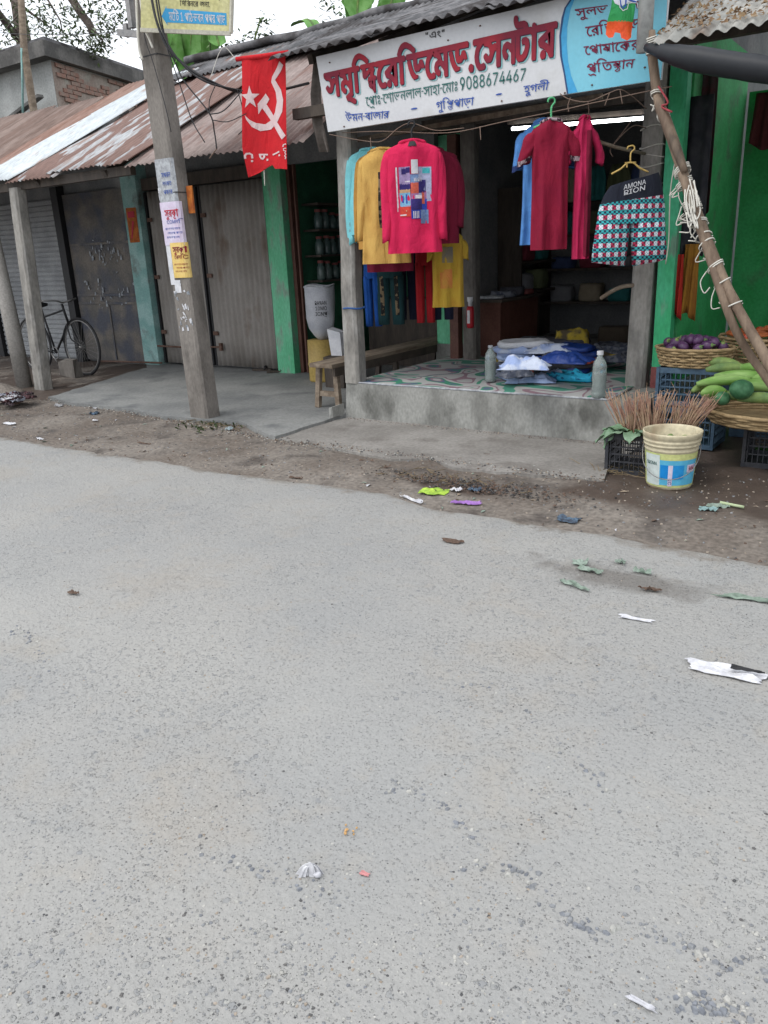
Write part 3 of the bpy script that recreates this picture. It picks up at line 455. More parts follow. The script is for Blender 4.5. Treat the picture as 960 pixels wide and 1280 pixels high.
def wetdarkf(x, r, p):
    y = p[1]; a = min(1, max(0, (x + 2.2 + .5 * noise.noise(V((x * 2, y * 2, 0)))) / .7)) * min(1, max(0, (y - 4.05 + .3 * noise.noise(V((x * 2, y * 3, 7)))) / .7))
    b = max(0, 1 - math.hypot((x + 2.45) / .55, (y - 4.28) / .2)) * 1.2
    c = 1 if y > 5.2 and x < -8.4 else 0  # ground at the left end, darker all over
    return min(1, max(a, b, c))
gm = bpy.data.materials.new('verge_dirt'); gm.use_nodes = True
# verge: dry dirt with damp stains and a darker left end (vertex attribute 'damp')
def vergemat():
    m = M['dirt'].copy(); m.name = 'verge_dirt'; n = m.node_tree.nodes; L = m.node_tree.links; p = n['Principled BSDF']
    base = p.inputs['Base Color'].links[0].from_socket
    at_ = n.new('ShaderNodeAttribute'); at_.attribute_name = 'damp'
    t = n.new('ShaderNodeTexNoise'); t.inputs['Scale'].default_value = 3; t.inputs['Detail'].default_value = 6; g = n.new('ShaderNodeNewGeometry'); L.new(g.outputs['Position'], t.inputs['Vector'])
    a = n.new('ShaderNodeMath'); a.operation = 'MULTIPLY_ADD'; L.new(t.outputs['Fac'], a.inputs[0]); a.inputs[1].default_value = .8; L.new(at_.outputs['Fac'], a.inputs[2])
    r = n.new('ShaderNodeMapRange'); r.inputs[1].default_value = .72; r.inputs[2].default_value = 1.1; L.new(a.outputs[0], r.inputs[0])
    t2 = n.new('ShaderNodeTexNoise'); t2.inputs['Scale'].default_value = 9; t2.inputs['Detail'].default_value = 5; L.new(g.outputs['Position'], t2.inputs['Vector'])
    wc = n.new('ShaderNodeMix'); wc.data_type = 'RGBA'; L.new(t2.outputs['Fac'], wc.inputs[0]); wc.inputs[6].default_value = (.05, .038, .031, 1); wc.inputs[7].default_value = (.115, .088, .072, 1)
    x = n.new('ShaderNodeMix'); x.data_type = 'RGBA'; L.new(r.outputs[0], x.inputs[0]); L.new(base, x.inputs[6]); L.new(wc.outputs[2], x.inputs[7]); L.new(x.outputs[2], p.inputs['Base Color'])
    q = n.new('ShaderNodeMapRange'); q.inputs[3].default_value = .95; q.inputs[4].default_value = .5; L.new(r.outputs[0], q.inputs[0]); L.new(q.outputs[0], p.inputs['Roughness'])
    return m
M['verge'] = vergemat()
attrmesh('verge', 'verge', xv, vr, lambda x, r: (x, edge(x) + r, vergez(x, edge(x) + r)), 'damp', wetdarkf)
def slab(name, m, pts, zt, zb=-.05, jag=.02):
    out = []
    for a, b in zip(pts, pts[1:] + pts[:1]):
        n = max(1, int(math.dist(a[:2], b[:2]) / .12))
        for i in range(n):
            p = lerp(V((a[0], a[1], 0)), V((b[0], b[1], 0)), i / n); out.append((p.x + jag * noise.noise(V((p.x * 7, p.y * 7, 0))), p.y + jag * 1.6 * noise.noise(V((p.x * 6, p.y * 6, 4)))))
    bm = bmesh.new(); vs = [bm.verts.new((x, y, zt)) for x, y in out]; f = bm.faces.new(vs)
    if f.normal.z < 0: bmesh.ops.reverse_faces(bm, faces=[f])
    r = bmesh.ops.extrude_face_region(bm, geom=[f]); 
    for v_ in [g for g in r['geom'] if isinstance(g, bmesh.types.BMVert)]: v_.co.z = zb
    # the original face moved nowhere; fix normals
    bmesh.ops.triangulate(bm, faces=[q for q in bm.faces if len(q.verts) > 4]); bmesh.ops.recalc_face_normals(bm, faces=bm.faces)
    me = bpy.data.meshes.new(name); bm.to_mesh(me); bm.free(); me.materials.append(M[m]); o = bpy.data.objects.new(name, me); COL.objects.link(o); return struct(o)
pz = lambda px, py, z: tuple(onz(px, py, z))[:2]
slab('cement_pavement', 'concb', [pz(62, 496, .06), pz(100, 505, .06), pz(150, 509, .06), pz(205, 520, .06), pz(300, 527, .06), pz(342, 546, .06), (-4.47, 5.55), (-4.47, 7.7), (-4.6, 9.4), (-6.6, 9.4), (-6.9, 7.9), (-9.7, 7.75), (-9.2, 7.35), pz(160, 466, .06)], .060, jag=.04)
slab('concrete_apron', 'conc', [pz(342, 548, .04), pz(425, 560, .04), pz(487, 573, .04), pz(540, 571, .04), pz(565, 583, .04), pz(620, 588, .04), pz(752, 598, .04), (-1.72, 5.1), (-1.72, 6.0), (-4.44, 6.0), (-4.46, 5.5)], .036, jag=.045)
slab('path', 'dirt', [(-16, 6.0), (-9.0, 6.0), (-9.0, 7.8), (-16, 7.8)], .015)
# ------------------------------------------------------------------ far left: old house with brick gable
H0 = thing('old_house', 'old plastered house with mossy slab roof and weathered brick side at far left', 'house', (-16, 11, 0))
mb = MB(); mb.prism([(-13.34, 9.5), (-14.8, 14), (-24, 14), (-24, 9.5)], 0, 4.86); mb.build('wall', 'plaster', H0)
mb = MB(); a, b = V((-13.34, 9.5, 0)), V((-14.8, 14, 0)); nn = V((4.5, 1.46, 0)).normalized()
mb.add([a + nn * .006, b + nn * .006, b + nn * .006 + V((0, 0, 4.84)), a + nn * .006 + V((0, 0, 4.84))], [(0, 1, 2, 3)]); mb.build('brick_face', 'brickwall', H0)
mb = MB(); mb.prism([(-13.12, 9.25), (-14.62, 14.1), (-24, 14.1), (-24, 9.25)], 4.86, 5.10); mb.build('roof_slab', 'cap', H0)
mb = MB(); mb.prism([(-13.2, 9.34), (-14.7, 14.0), (-23.9, 14.0), (-23.9, 9.34)], 5.10, 5.17); mb.build('parapet', 'asb', H0)
bm0 = MB(); bm0.box((-.12, -.02, -.033), (.12, .02, .033), .004); bk0 = None
ang = math.atan2(4.5, -1.46)
for r_ in range(17):
    for c_ in range(13):
        if noise.noise(V((r_ * .35, c_ * .45, 2))) < -.02: continue
        t = (c_ + (.5 if r_ % 2 else 0)) * .255 + .2; p = a + (b - a).normalized() * t + nn * (.012 + u(0, .01)) + V((0, 0, 3.6 + r_ * .075))
        if bk0 is None:
            me = bpy.data.meshes.new('brick'); me.from_pydata(bm0.v, [], bm0.f); me.materials.append(M['brick']); bk0 = me
        o = bpy.data.objects.new('brick', bk0); COL.objects.link(o); o.parent = H0; o.location = p - V((-16, 11, 0)); o.rotation_euler = (u(-.02, .02), u(-.02, .02), ang + u(-.03, .03))
mb = MB(); mb.beam((-17.5, 9.3, 3.35), (-13.5, 9.3, 4.3), .12, .05); mb.build('drain_plank', 'cap', H0)
mb = MB(); mb.hexa([(-17.5, 8.7, 2.7), (-13.6, 8.7, 3.2), (-13.6, 9.45, 3.5), (-17.5, 9.45, 3.0)], [(-17.5, 8.72, 2.73), (-13.6, 8.72, 3.23), (-13.6, 9.45, 3.56), (-17.5, 9.45, 3.06)]); mb.build('awning', 'asb', H0)
mb = MB(); mb.tube([ony(25, -25, 8.4), ony(30, 60, 8.4), ony(36, 100, 8.4), ony(44, 150, 8.4) , ony(58, 330, 8.4)], [.05, .055, .06, .062, .065], 8)
tag(mb.build('bamboo_pole', 'wood', smooth=True), 'thin crooked wooden pole rising in front of the old plastered house', 'pole')
mb = MB(); mb.tube([ony(27, 60, 8.35), ony(28, 100, 8.35), ony(29, 160, 8.35)], .018, 6)
tag(mb.build('drain_pipe', 'teal', smooth=True), 'thin pale blue pipe beside the crooked wooden pole', 'pipe')
# ------------------------------------------------------------------ left row: shuttered shop + closed tin-door shop + corner store
ez = lambda y: 2.38 + .56 * (y - 5.6)
S1 = thing('shuttered_shop', 'closed shop with grey rolling shutter and grimy steel door under rusty tin', 'shop', (-11, 7.7, 0))
mb = MB(); mb.box((-16, 7.8, 0), (-9.6, 7.95, 3.5)); mb.build('wall', 'dark', S1)
def hslats(x0, x1, z0, z1, y, pitch, m, parent, name):
    mb = MB(); n = int((z1 - z0) / pitch)
    for i in range(n):
        z = z0 + i * pitch
        mb.add([(x0, y, z), (x1, y, z), (x1, y - .014, z + pitch * .3), (x0, y - .014, z + pitch * .3), (x1, y - .014, z + pitch * .75), (x0, y - .014, z + pitch * .75), (x1, y, z + pitch), (x0, y, z + pitch)], [(0, 1, 2, 3), (3, 2, 4, 5), (5, 4, 6, 7)])
    return mb.build(name, m, parent)
sh = hslats(-13.4, -11.3, .05, 2.5, 7.77, .075, 'shutter', S1, 'rolling_shutter')
hslats(-15.8, -13.6, .05, 2.5, 7.77, .075, 'shutter', S1, 'rolling_shutter')
mb = MB(); mb.box((-11.28, 7.66, 0), (-11.12, 7.79, 2.6)); mb.build('door_frame', 'black', S1); mb = MB(); mb.box((-13.58, 7.7, 0), (-13.42, 7.79, 2.6)); mb.build('door_frame', 'black', S1); mb = MB(); mb.box((-9.62, 7.66, .02), (-9.56, 7.79, 2.5)); mb.build('door_frame', 'black', S1)
d1 = MB(); d1.box((-11.10, 7.73, .06), (-9.64, 7.77, 2.48)); d1 = d1.build('steel_door', 'dkdoor', S1)
mb = MB()
for z in (.9, 1.02, 1.75): mb.box((-11.08, 7.712, z), (-9.66, 7.728, z + .035))
for x in (-10.37,): mb.box((x, 7.715, .08), (x + .03, 7.727, .89))
mb.build('door_rail', 'dkdoor', d1)
for i in range(60):
    q = V((-10.3 + random.gauss(0, .3), 7.7105, random.choice([1.0 + random.gauss(0, .13), 1.55 + random.gauss(0, .12)])))
    mb = MB(); hh = u(.02, .09); ww = u(.005, .028); mb.add([q + V((-ww, 0, 0)), q + V((ww, 0, u(-.01, .02))), q + V((ww * u(.2, 1), -.003, hh)), q + V((-ww * u(0, 1), -.002, hh * u(.6, 1)))], [(0, 1, 2, 3)])
    sc_ = mb.build('poster_scrap', 'scrape', d1)
mb = MB(); mb.box((-9.555, 7.60, .06), (-9.24, 7.82, 2.9)); mb.build('pillar', 'teal', S1)
mb = MB(); mb.box((-9.50, 7.590, 1.75), (-9.30, 7.597, 2.2), .006); ps = mb.build('poster', 'orangep', S1)
mb = MB(); mb.box((-9.47, 7.585, 2.07), (-9.33, 7.589, 2.15)); mb.add([(-9.46, 7.587, 1.8), (-9.43, 7.587, 1.8), (-9.36, 7.587, 2.02), (-9.40, 7.587, 2.03)], [(0, 1, 2, 3)]); mb.build('print', 'redp', ps)
# roof sheets of the left row
def rs(x0, x1, m, skew=0, yb=5.6, yt=8.0, dz=0, jag=.03, seed=0, dzt=0, bend=0): return csheet(x0, x1, (yb, ez(yb) + dz), (yt, ez(yt) + dz + dzt), m, S1, jag=jag, seed=seed, skew=skew, nv=7, bend=bend, wave=.012)
rs(-16.2, -12.9, 'rust', .1, seed=1, yt=7.9); rs(-13.0, -11.4, 'rust', .15, seed=2, dz=.012); rs(-11.5, -10.2, 'rust', .25, seed=3, yt=7.85, dz=.03)
rs(-10.35, -9.75, 'rustorange', .75, seed=4, dz=.05, dzt=.02); rs(-9.85, -9.0, 'zinc', .85, seed=5, dz=.075, yt=7.95); rs(-9.08, -8.15, 'rustmix', .8, seed=6, dz=.03, yt=7.9); rs(-8.3, -6.9, 'rustmix', .55, seed=9, yb=5.62, yt=8.1, dz=.06, jag=.08)
mb = MB(); mb.beam((-16, 5.75, 2.38), (-7.0, 5.75, 2.38), .07, .09); mb.build('eave_beam', 'darkwood', S1)
mb = MB()
for x in (-13, -11.5, -10, -8.6, -7.4): mb.beam((x, 5.7, ez(5.7) - .07), (x, 7.8, ez(7.8) - .07), .06, .07)
mb.build('rafter', 'darkwood', S1)
# leaning posts in front
def post(name, label, p, q, w0, w1, m, par=None, band=None):
    mb = MB(); n = 8; rings = []
    p, q = V(p), V(q)
    for i in range(n + 1):
        c = lerp(p, q, i / n) + V((.012 * noise.noise(V((i, p.x, 0))), 0, 0)); w_ = w0 + (w1 - w0) * i / n; k = w_ * .14
        rings.append([c + V((sx * w_ / 2, sy * w_ / 2 * .9, 0)) for sx, sy in ((-1 + .3, -1), (1 - .3, -1), (1, -.7), (1, .7), (.7, 1), (-.7, 1), (-1, .7), (-1, -.7))])
    mb.loft(rings); o = mb.build(name, m, par)
    if label: tag(o, label, 'post')
    return o
post('concrete_post', 'patchy white and grey concrete post holding up the left tin eave', (-9.22, 5.72, -.02), (-9.03, 5.72, 2.36), .19, .16, 'post')
mb = MB(); mb.tube([(-9.60, 5.70, -.02), (-9.67, 5.72, .9), (-9.80, 5.74, 2.34)], [.10, .095, .085], 14)
tag(mb.build('concrete_pipe_post', 'conc', smooth=True), 'smooth round grey pillar leaning left beside the patchy concrete post', 'post')
# tin-door shop
S2 = thing('closed_shop', 'closed shop with tall corrugated tin doors between the teal and green pillars', 'shop', (-8, 7.7, 0))
mb = MB(); mb.box((-9.24, 7.80, 0), (-6.96, 7.95, 3.5)); mb.build('wall', 'dark', S2)
def tindoor(x0, x1, name='tin_door', z0=.09, z1=2.38, y=7.70):
    n = int((x1 - x0) / .076) * 6; mb = MB(); mb.smooth = True
    def fn(a, t): x = x0 + (x1 - x0) * a; return V((x, y + .013 * math.sin(2 * math.pi * x / .092) + .006 * noise.noise(V((x * 2, t * 3, 0))), z0 + (z1 - z0) * t))
    mb.grid(fn, n, 6, th=V((0, .004, 0))); d = mb.build(name, 'tindoor', S2)
    mb = MB(); mb.box((x0 - .03, y - .02, z0), (x0, y + .02, z1)); mb.box((x1, y - .02, z0), (x1 + .03, y + .02, z1)); mb.build('door_stile', 'black', d); return d
d = tindoor(-9.18, -8.22)
for dz_ in (.5, 1.25, 2.0):
    for xx in (-9.15, -8.1): mb = MB(); mb.box((xx - .03, 7.665, dz_), (xx + .06, 7.683, dz_ + .05)); stuff(mb.build('hinge', 'rustbar', S2))
mb = MB(); mb.tube([(-9.45, 7.62, .33), (-8.5, 7.60, .33)], .014, 6); mb.build('bar', 'rustbar', d, smooth=True)
d = tindoor(-8.12, -7.02); mb = MB(); mb.tube([(-8.2, 7.66, .34), (-7.95, 7.64, .35)], .012, 6); mb.box((-8.0, 7.62, .30), (-7.96, 7.66, .40)); mb.build('latch', 'rustbar', d)
mb = MB(); mb.box((-9.2, 7.66, 2.40), (-6.98, 7.79, 2.55)); mb.build('lintel', 'darkwood', S2)
mb = MB(); mb.box((-6.94, 7.60, .06), (-6.66, 7.84, 2.75)); mb.build('pillar', 'greenlt', S2)
def rs2(x0, x1, m, skew=0, yb=5.6, yt=8.0, dz=0, jag=.03, seed=0): return csheet(x0, x1, (yb, ez(yb) + dz), (yt, ez(yt) + dz), m, S2, jag=jag, seed=seed, skew=skew, nv=7, wave=.012)
rs2(-6.95, -5.75, 'pinkrust', -.25, seed=11, dz=.015, jag=.05); rs2(-5.85, -4.55, 'pinkrust', -.1, seed=12, dz=.03, yb=5.55)
# corner store (open, dark) between the green pillar and the clothes shop
S3 = thing('corner_store', 'dark open store with green walls and shelves of bottles beside the green pillar', 'shop', (-5.6, 8.5, 0))
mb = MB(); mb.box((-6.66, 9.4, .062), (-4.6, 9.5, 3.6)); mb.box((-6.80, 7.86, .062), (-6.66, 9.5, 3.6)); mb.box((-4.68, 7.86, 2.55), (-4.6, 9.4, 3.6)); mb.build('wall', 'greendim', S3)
mb = MB(); mb.box((-6.645, 7.70, .062), (-6.60, 7.78, 2.5), .004); mb.box((-6.57, 7.72, .062), (-6.545, 7.76, 2.5), .004); mb.build('door_frame', 'brownpost', S3)
mb = MB(); mb.box((-6.65, 7.7, 2.5), (-4.6, 7.78, 3.55)); mb.build('lintel', 'dark', S3)
for z in (1.15, 1.45, 1.75, 2.05):
    mb = MB(); mb.box((-6.65, 7.95, z), (-6.40, 9.38, z + .025)); mb.build('shelf', 'darkwood', S3)
mb = MB(); mb.box((-6.2, 8.6, .062), (-4.8, 9.05, .9)); mb.build('counter', 'darkwood', S3)
M['jar'] = mat('dim_glass_jar', (.06, .10, .10, 1), (.10, .14, .13, 1), 5, .25, 0, 30, spec=.5)
jar = None
for z in (1.175, 1.475, 1.775):
    for i in range(9):
        x = 8.05 + i * .145
        if jar is None:
            jar = thing('glass_jar', 'dusty glass jar on the dark shelves of the corner store', 'jar', (0, 0, 0), 'jars on the corner store shelves')
            mb = MB(); mb.lathe((0, 0, 0), [(.05, 0), (.055, .02), (.055, .14), (.035, .17), (.035, .19)], 10); mb.build('body', 'jar', jar, smooth=True)
            mb = MB(); mb.lathe((0, 0, .19), [(.04, 0), (.04, .03)], 10); mb.build('lid', 'maroonp', jar); j_ = jar
        else: j_ = copytree(jar)
        j_.location = (-6.5, x + u(-.02, .02), z); j_.scale = (1, 1, u(.8, 1.1))
# ------------------------------------------------------------------ clothes shop building
S4 = thing('clothes_shop', 'open-fronted clothes shop on a stained cement plinth under a mossy corrugated roof', 'shop', (-3.1, 7.5, 0))
mb = MB(); mb.hexa([(-4.46, 5.75, 0), (-1.72, 5.75, 0), (-1.72, 10.3, 0), (-4.46, 10.3, 0)], [(-4.44, 5.765, .352), (-1.72, 5.765, .352), (-1.72, 10.3, .352), (-4.46, 10.3, .352)]); mb.build('plinth', 'plinth', S4)
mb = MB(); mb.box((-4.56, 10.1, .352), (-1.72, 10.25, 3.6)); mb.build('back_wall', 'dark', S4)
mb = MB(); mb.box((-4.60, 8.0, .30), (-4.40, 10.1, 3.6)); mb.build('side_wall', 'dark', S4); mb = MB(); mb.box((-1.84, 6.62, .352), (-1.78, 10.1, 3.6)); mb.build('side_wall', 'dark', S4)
mb = MB(); mb.box((-4.66, 7.78, .30), (-4.32, 7.96, 2.6)); mb.build('green_pier', 'greenlt', S4)
mb = MB(); mb.box((-4.67, 7.76, .27), (-4.32, 7.775, .47)); mb.build('skirting', 'plinth', S4)
mb = MB(); mb.box((-4.30, 7.44, .352), (-4.20, 7.54, 2.55)); mb.build('painted_post', 'brownpost', S4)
post('inner_post', None, (-4.07, 7.50, .352), (-4.08, 7.5, 2.62), .155, .155, 'postdk', S4)
post('front_post', None, (-4.385, 5.83, .352), (-4.33, 5.83, 2.60), .165, .15, 'post', S4)
post('front_post', None, (-1.985, 6.47, .352), (-1.955, 6.47, 2.75), .165, .15, 'post', S4)
mb = MB(); mb.tube([V((-4.35, 5.83, 1.02)) + V((.09 * math.cos(a), .085 * math.sin(a), .004 * math.sin(3 * a))) * 1.12 for a in [k * math.pi / 8 for k in range(17)]], .008, 5); mb.build('rope_tie', flat('blue_rope', (.03, .10, .30, 1)), S4, smooth=True)
mb = MB()
for i in range(5):
    zz = 1.75 + i * .13; mb.tube([V((-1.965, 6.47, zz)) + V((.1 * math.cos(a) , .095 * math.sin(a), .012 * math.sin(a * 2 + i))) for a in [k * math.pi / 6 for k in range(13)]], .004, 4)
mb.build('wire_wrap', 'string', S4)
mb = MB(); mb.beam((-4.7, 5.62, 2.60), (-1.7, 5.62, 2.60), .07, .08); mb.beam((-4.6, 6.47, 2.70), (-1.7, 6.47, 2.70), .08, .10); mb.beam((-4.6, 7.5, 2.66), (-1.75, 7.5, 2.66), .08, .10); mb.build('beam', 'darkwood', S4)
mb = MB()
for x in (-4.5, -3.8, -3.1, -2.4, -1.8): mb.beam((x, 5.62, 2.98), (x, 8.2, 3.88), .05, .07)
mb.build('rafter', 'darkwood', S4)
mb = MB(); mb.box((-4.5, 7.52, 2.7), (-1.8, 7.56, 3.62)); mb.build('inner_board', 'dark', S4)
csheet(-4.72, -3.70, (5.35, 2.98), (8.22, 3.95), 'asb', S4, jag=.03, seed=20, amp=.014, per=.1); csheet(-3.78, -2.72, (5.37, 3.0), (8.22, 3.97), 'asb', S4, jag=.03, seed=21, amp=.014, per=.1); csheet(-2.80, -1.55, (5.35, 2.98), (8.22, 3.95), 'asb', S4, jag=.03, seed=22, amp=.014, per=.1)
csheet(-4.72, -1.55, (10.6, 3.2), (8.18, 3.96), 'asb', S4, seed=23, nv=3)
csheet(-6.6, -4.65, (7.55, 3.62), (8.3, 3.99), 'asb', S3, jag=.05, seed=24, amp=.012, nv=3); csheet(-8.6, -6.5, (7.6, 3.60), (8.3, 3.93), 'asb', S3, jag=.06, seed=25, amp=.012, nv=3)
csheet(-8.6, -4.65, (9.8, 3.4), (8.25, 3.95), 'asb', S3, seed=26, nv=3)
mb = MB(); mb.tube([(x, 8.24 + .02 * noise.noise(V((x, 0, 0))), 3.97 + .05 * noise.noise(V((x * 1.7, 3, 0)))) for x in [-8.7 + i * .25 for i in range(29)]], .045, 8); mb.build('ridge_cap', 'asb', S4, smooth=True)
# rusty tin behind the flag
csheet(-5.6, -4.55, (6.0, 2.62), (7.7, 3.62), 'pinkrust', S3, seed=28, nv=4)
P0_ = ony(397, 190, 5.62)
# sagging bent sheet at the sign's left end
mb = MB(); mb.smooth = True
mb.grid(lambda a, t: V((P0_.x - .06 * math.sin(t * 3.1) + .10 * a, 5.64 + .05 * math.sin(a * 3), P0_.z + .66 * t)), 8, 3, th=V((.004, 0, 0))); tag(mb.build('bent_tin_sheet', mat('brown_tin', (.10, .085, .075, 1), (.15, .13, .115, 1), 5, .7, .1, 40)), 'curved dull brown tin sheet standing at the left end of the shop sign', 'sheet')
# ------------------------------------------------------------------ vegetable shop on the right
S5 = thing('vegetable_shop', 'vegetable shop with green walls and a green front pillar with a maroon foot', 'shop', (0, 7, 0))
mb = MB(); mb.box((-1.72, 8.4, 0), (3.2, 8.5, 2.7)); mb.build('back_wall', 'greenwall', S5)
mb = MB(); mb.box((-1.776, 6.62, 0), (-1.74, 8.4, 3.0)); mb.build('side_wall', 'greenwall', S5); mb = MB(); mb.box((3.1, 5.6, 0), (3.2, 8.4, 3.0)); mb.build('side_wall', 'dark', S5)
mb = MB(); mb.box((-1.86, 6.42, .52), (-1.735, 6.53, 2.95)); pl_ = mb.build('front_pillar', 'green', S5)
mb = MB(); mb.box((-1.863, 6.417, 0), (-1.732, 6.533, .52)); mb.build('pillar_foot', 'maroonp', pl_)
mb = MB(); mb.beam((-1.22, 8.3, .0), (-1.22, 8.3, 2.65), .08, .08); mb.build('dark_upright', 'darkwood', S5)
vz_ = lambda y: 2.56 + .50 * (y - 5.15)
for k, (x0, x1) in enumerate(((-1.60, -.78), (-.84, -.02), (-.1, .75), (.68, 1.5), (1.42, 2.3), (2.2, 3.2))):
    csheet(x0, x1, (5.15, vz_(5.15) + .012 * (k % 2)), (8.5, vz_(8.5) + .012 * (k % 2)), 'greytin', S5, jag=.03, seed=40 + k, amp=.013, per=.085, nv=8)
mb = MB(); mb.beam((-1.6, 5.4, 2.60), (3.2, 5.4, 2.60), .06, .06); mb.build('eave_pole', 'darkwood', S5)
mb = MB(); mb.tube(bez([(-1.66, 5.22, 2.56), (-1.45, 5.12, 2.47), (-1.1, 5.08, 2.36), (-.7, 5.06, 2.26), (-.2, 5.06, 2.22), (.6, 5.1, 2.25)]), [.022 + .045 * min(1, k / 8) + .006 * noise.noise(V((k * .9, 0, 0))) for k in range(40)], 11); mb.build('rolled_tarpaulin', flat('black_tarpaulin', (.018, .020, .024, 1), .5), S5, smooth=True)
mb = MB(); mb.tube([(-1.70, 5.30, 2.55), (-1.69, 5.28, 3.5)], .045, 12); tag(mb.build('pale_pipe', 'plaster', smooth=True), 'pale upright pipe rising above the top of the tied bamboo pole', 'pipe')
mb = MB()
for i in range(1300):
    x = u(-1.6, .2); y = 5.2 + abs(random.gauss(0, .45)); q = V((x, y, vz_(y) + .025)); a = u(0, 6.28); l = u(.008, .026); d = V((math.cos(a), math.sin(a), math.sin(a) * .5)) * l; e = V((-math.sin(a), math.cos(a), .5 * math.cos(a))) * l * u(.2, .5); t = V((0, 0, u(.0, .02)))
    mb.add([q - d, q + e + t, q + d, q - e], [(0, 1, 2, 3)])
tag(stuff(mb.build('dry_leaves', mat('dry_leaf', (.15, .09, .05, 1), (.26, .18, .10, 1), 12, .9, .1, 40))), 'dry brown leaves scattered on the grey tin roof at right', 'leaves')
# ------------------------------------------------------------------ shop sign with painted lettering
def onpl(px, py, P0, n):
    d = V(_ray(px, py)); c = V(CAM); return c + d * ((V(P0) - c).dot(n) / d.dot(n))
SY = 5.50
def sg(px, py, d=0): return ony(px, py, SY - d)
SG = thing('shop_sign', 'long white and sky blue shop signboard with red hand painted Bengali lettering', 'sign', (-3.1, SY, 2.4))
bl, br_, tl = sg(410, 165), sg(826, 99), sg(395, 71); tr = V((br_.x + .02, SY, tl.z + .03))
mb = MB(); mb.add([(p.x, p.y + dy, p.z) for dy in (0, .03) for p in (bl, br_, tr, tl)], [(0, 1, 2, 3), (7, 6, 5, 4), (4, 5, 1, 0), (5, 6, 2, 1), (6, 7, 3, 2), (7, 4, 0, 3)]); mb.build('board', 'white', SG)
arc = [(715, -8), (713.5, 0), (707, 10), (704, 22), (700.7, 45), (702, 70), (706, 92), (710, 117.5)]
def signpoly(pts, m, name, d):
    vs, fs = polymesh([[(p[0] / 100, -p[1] / 100) for p in pts]], lambda x, y: sg(x * 100, -y * 100, d)); mb = MB(); mb.add(vs, fs); return mb.build(name, m, SG)
tr_px = (836, -60)
signpoly(arc + [(826, 99.3), (832, 40), (836, -42), (735, -42)], 'skyblue', 'blue_panel', .0020)
signpoly([(718, -20), (713.5, 0), (707, 10), (704, 22), (700.7, 45), (702, 70), (706, 92), (710, 117), (722, 115), (714, 95), (710, 76), (708.5, 55), (709, 34), (713, 12), (722, -10)], 'midblue', 'blue_crescent', .0030)
signpoly([(714, -8), (712, 0), (705.5, 10), (702, 22), (699, 45), (700, 70), (704.5, 92), (708.5, 117.5), (710.5, 117), (706.5, 92), (702.5, 70), (701.3, 45), (704.5, 22), (707.5, 10), (714.5, 0)], 'dkblue', 'blue_outline', .0040)
def sline(s, hl, hr, bl, br, m, bold=0, off=.005, name='lettering', shear=0, dxy=(0, 0)):
    hl, hr, bl, br = [(p[0] + dxy[0], p[1] + dxy[1]) for p in (hl, hr, bl, br)]
    A, B, Cc, D = sg(*bl), sg(*br), sg(*hl), sg(*hr)
    def f(u_, v_, d): p = (A * (1 - u_) + B * u_) * (1 - v_) + (Cc * (1 - u_) + D * u_) * v_; return p + V((0, -d, 0))
    return text(s, f, m, SG, name, bold=bold, off=off, shear=shear)
T1 = 'সমৃিDেরিডেমড.েসTার'
K1 = ((406, 92), (695.5, 27), (409, 122), (694, 69))
sline(T1, *K1, 'ltcyan', .06, .0045, 'letter_edge', dxy=(2.2, 1.8)); sline(T1, *K1, 'ltshade', .065, .0060, 'letter_shade', dxy=(.9, 1.0)); sline(T1, *K1, 'ltred', .055, .0075)
sline('েPাঃ-েশাভনলাল-সাহা-েমাঃ', (457, 121.5), (573, 101), (458.5, 133), (573, 113.5), 'ltgreen', .005)
sline('9088674467', (574, 98), (659, 85.5), (575, 113.5), (658, 100), 'ltgreen', .01)
sline('ঊমন'.replace('ঊ', 'উ') + '-বাজার', (432, 143), (487, 138.5), (434, 152.5), (486, 147.5), 'ltblue', .01)
sline('গুিpপাড়া', (545, 127.5), (593, 121.5), (546, 137.5), (592, 131.5), 'ltblue', .01)
sline('হুগলী', (655, 107.5), (687, 102.5), (656, 117), (685, 112), 'ltblue', .012)
for p in ((516, 137), (622, 119)): sline('*', (p[0] - 1, p[1] - 4), (p[0] + 5, p[1] - 5), (p[0] - 1, p[1] + 3), (p[0] + 5, p[1] + 2), 'ltblue', .08)
sline('"এং"', (531, 41.5), (557, 37), (532, 49), (557, 45), 'black', .012)
sline('সুলভ মূেY', (719, 11.5), (800, 1), (721, 22), (801, 10), 'ltmar', .02)
sline('েরিডেমড', (732, 33.5), (800, 23), (734, 46), (800, 35), 'ltmar', .015)
sline('েপাষােকর', (730, 58), (800, 49), (732, 69), (799, 61.5), 'ltmar', .015)
sline('PিতSান', (733, 80), (794, 73.5), (735, 92), (792, 84.5), 'ltmar', .015)
mb = MB()
for px, py in ((412, 78), (600, 32), (430, 158), (627, 126), (706, 116), (740, 106), (806, 84), (560, 50), (800, -5)): mb.lathe(sg(px, py, .004) - V((0, 0, 0)), [(.006, -.005), (.008, 0), (.004, .004)], 6)
stuff(mb.build('nail', 'rustbar', SG))
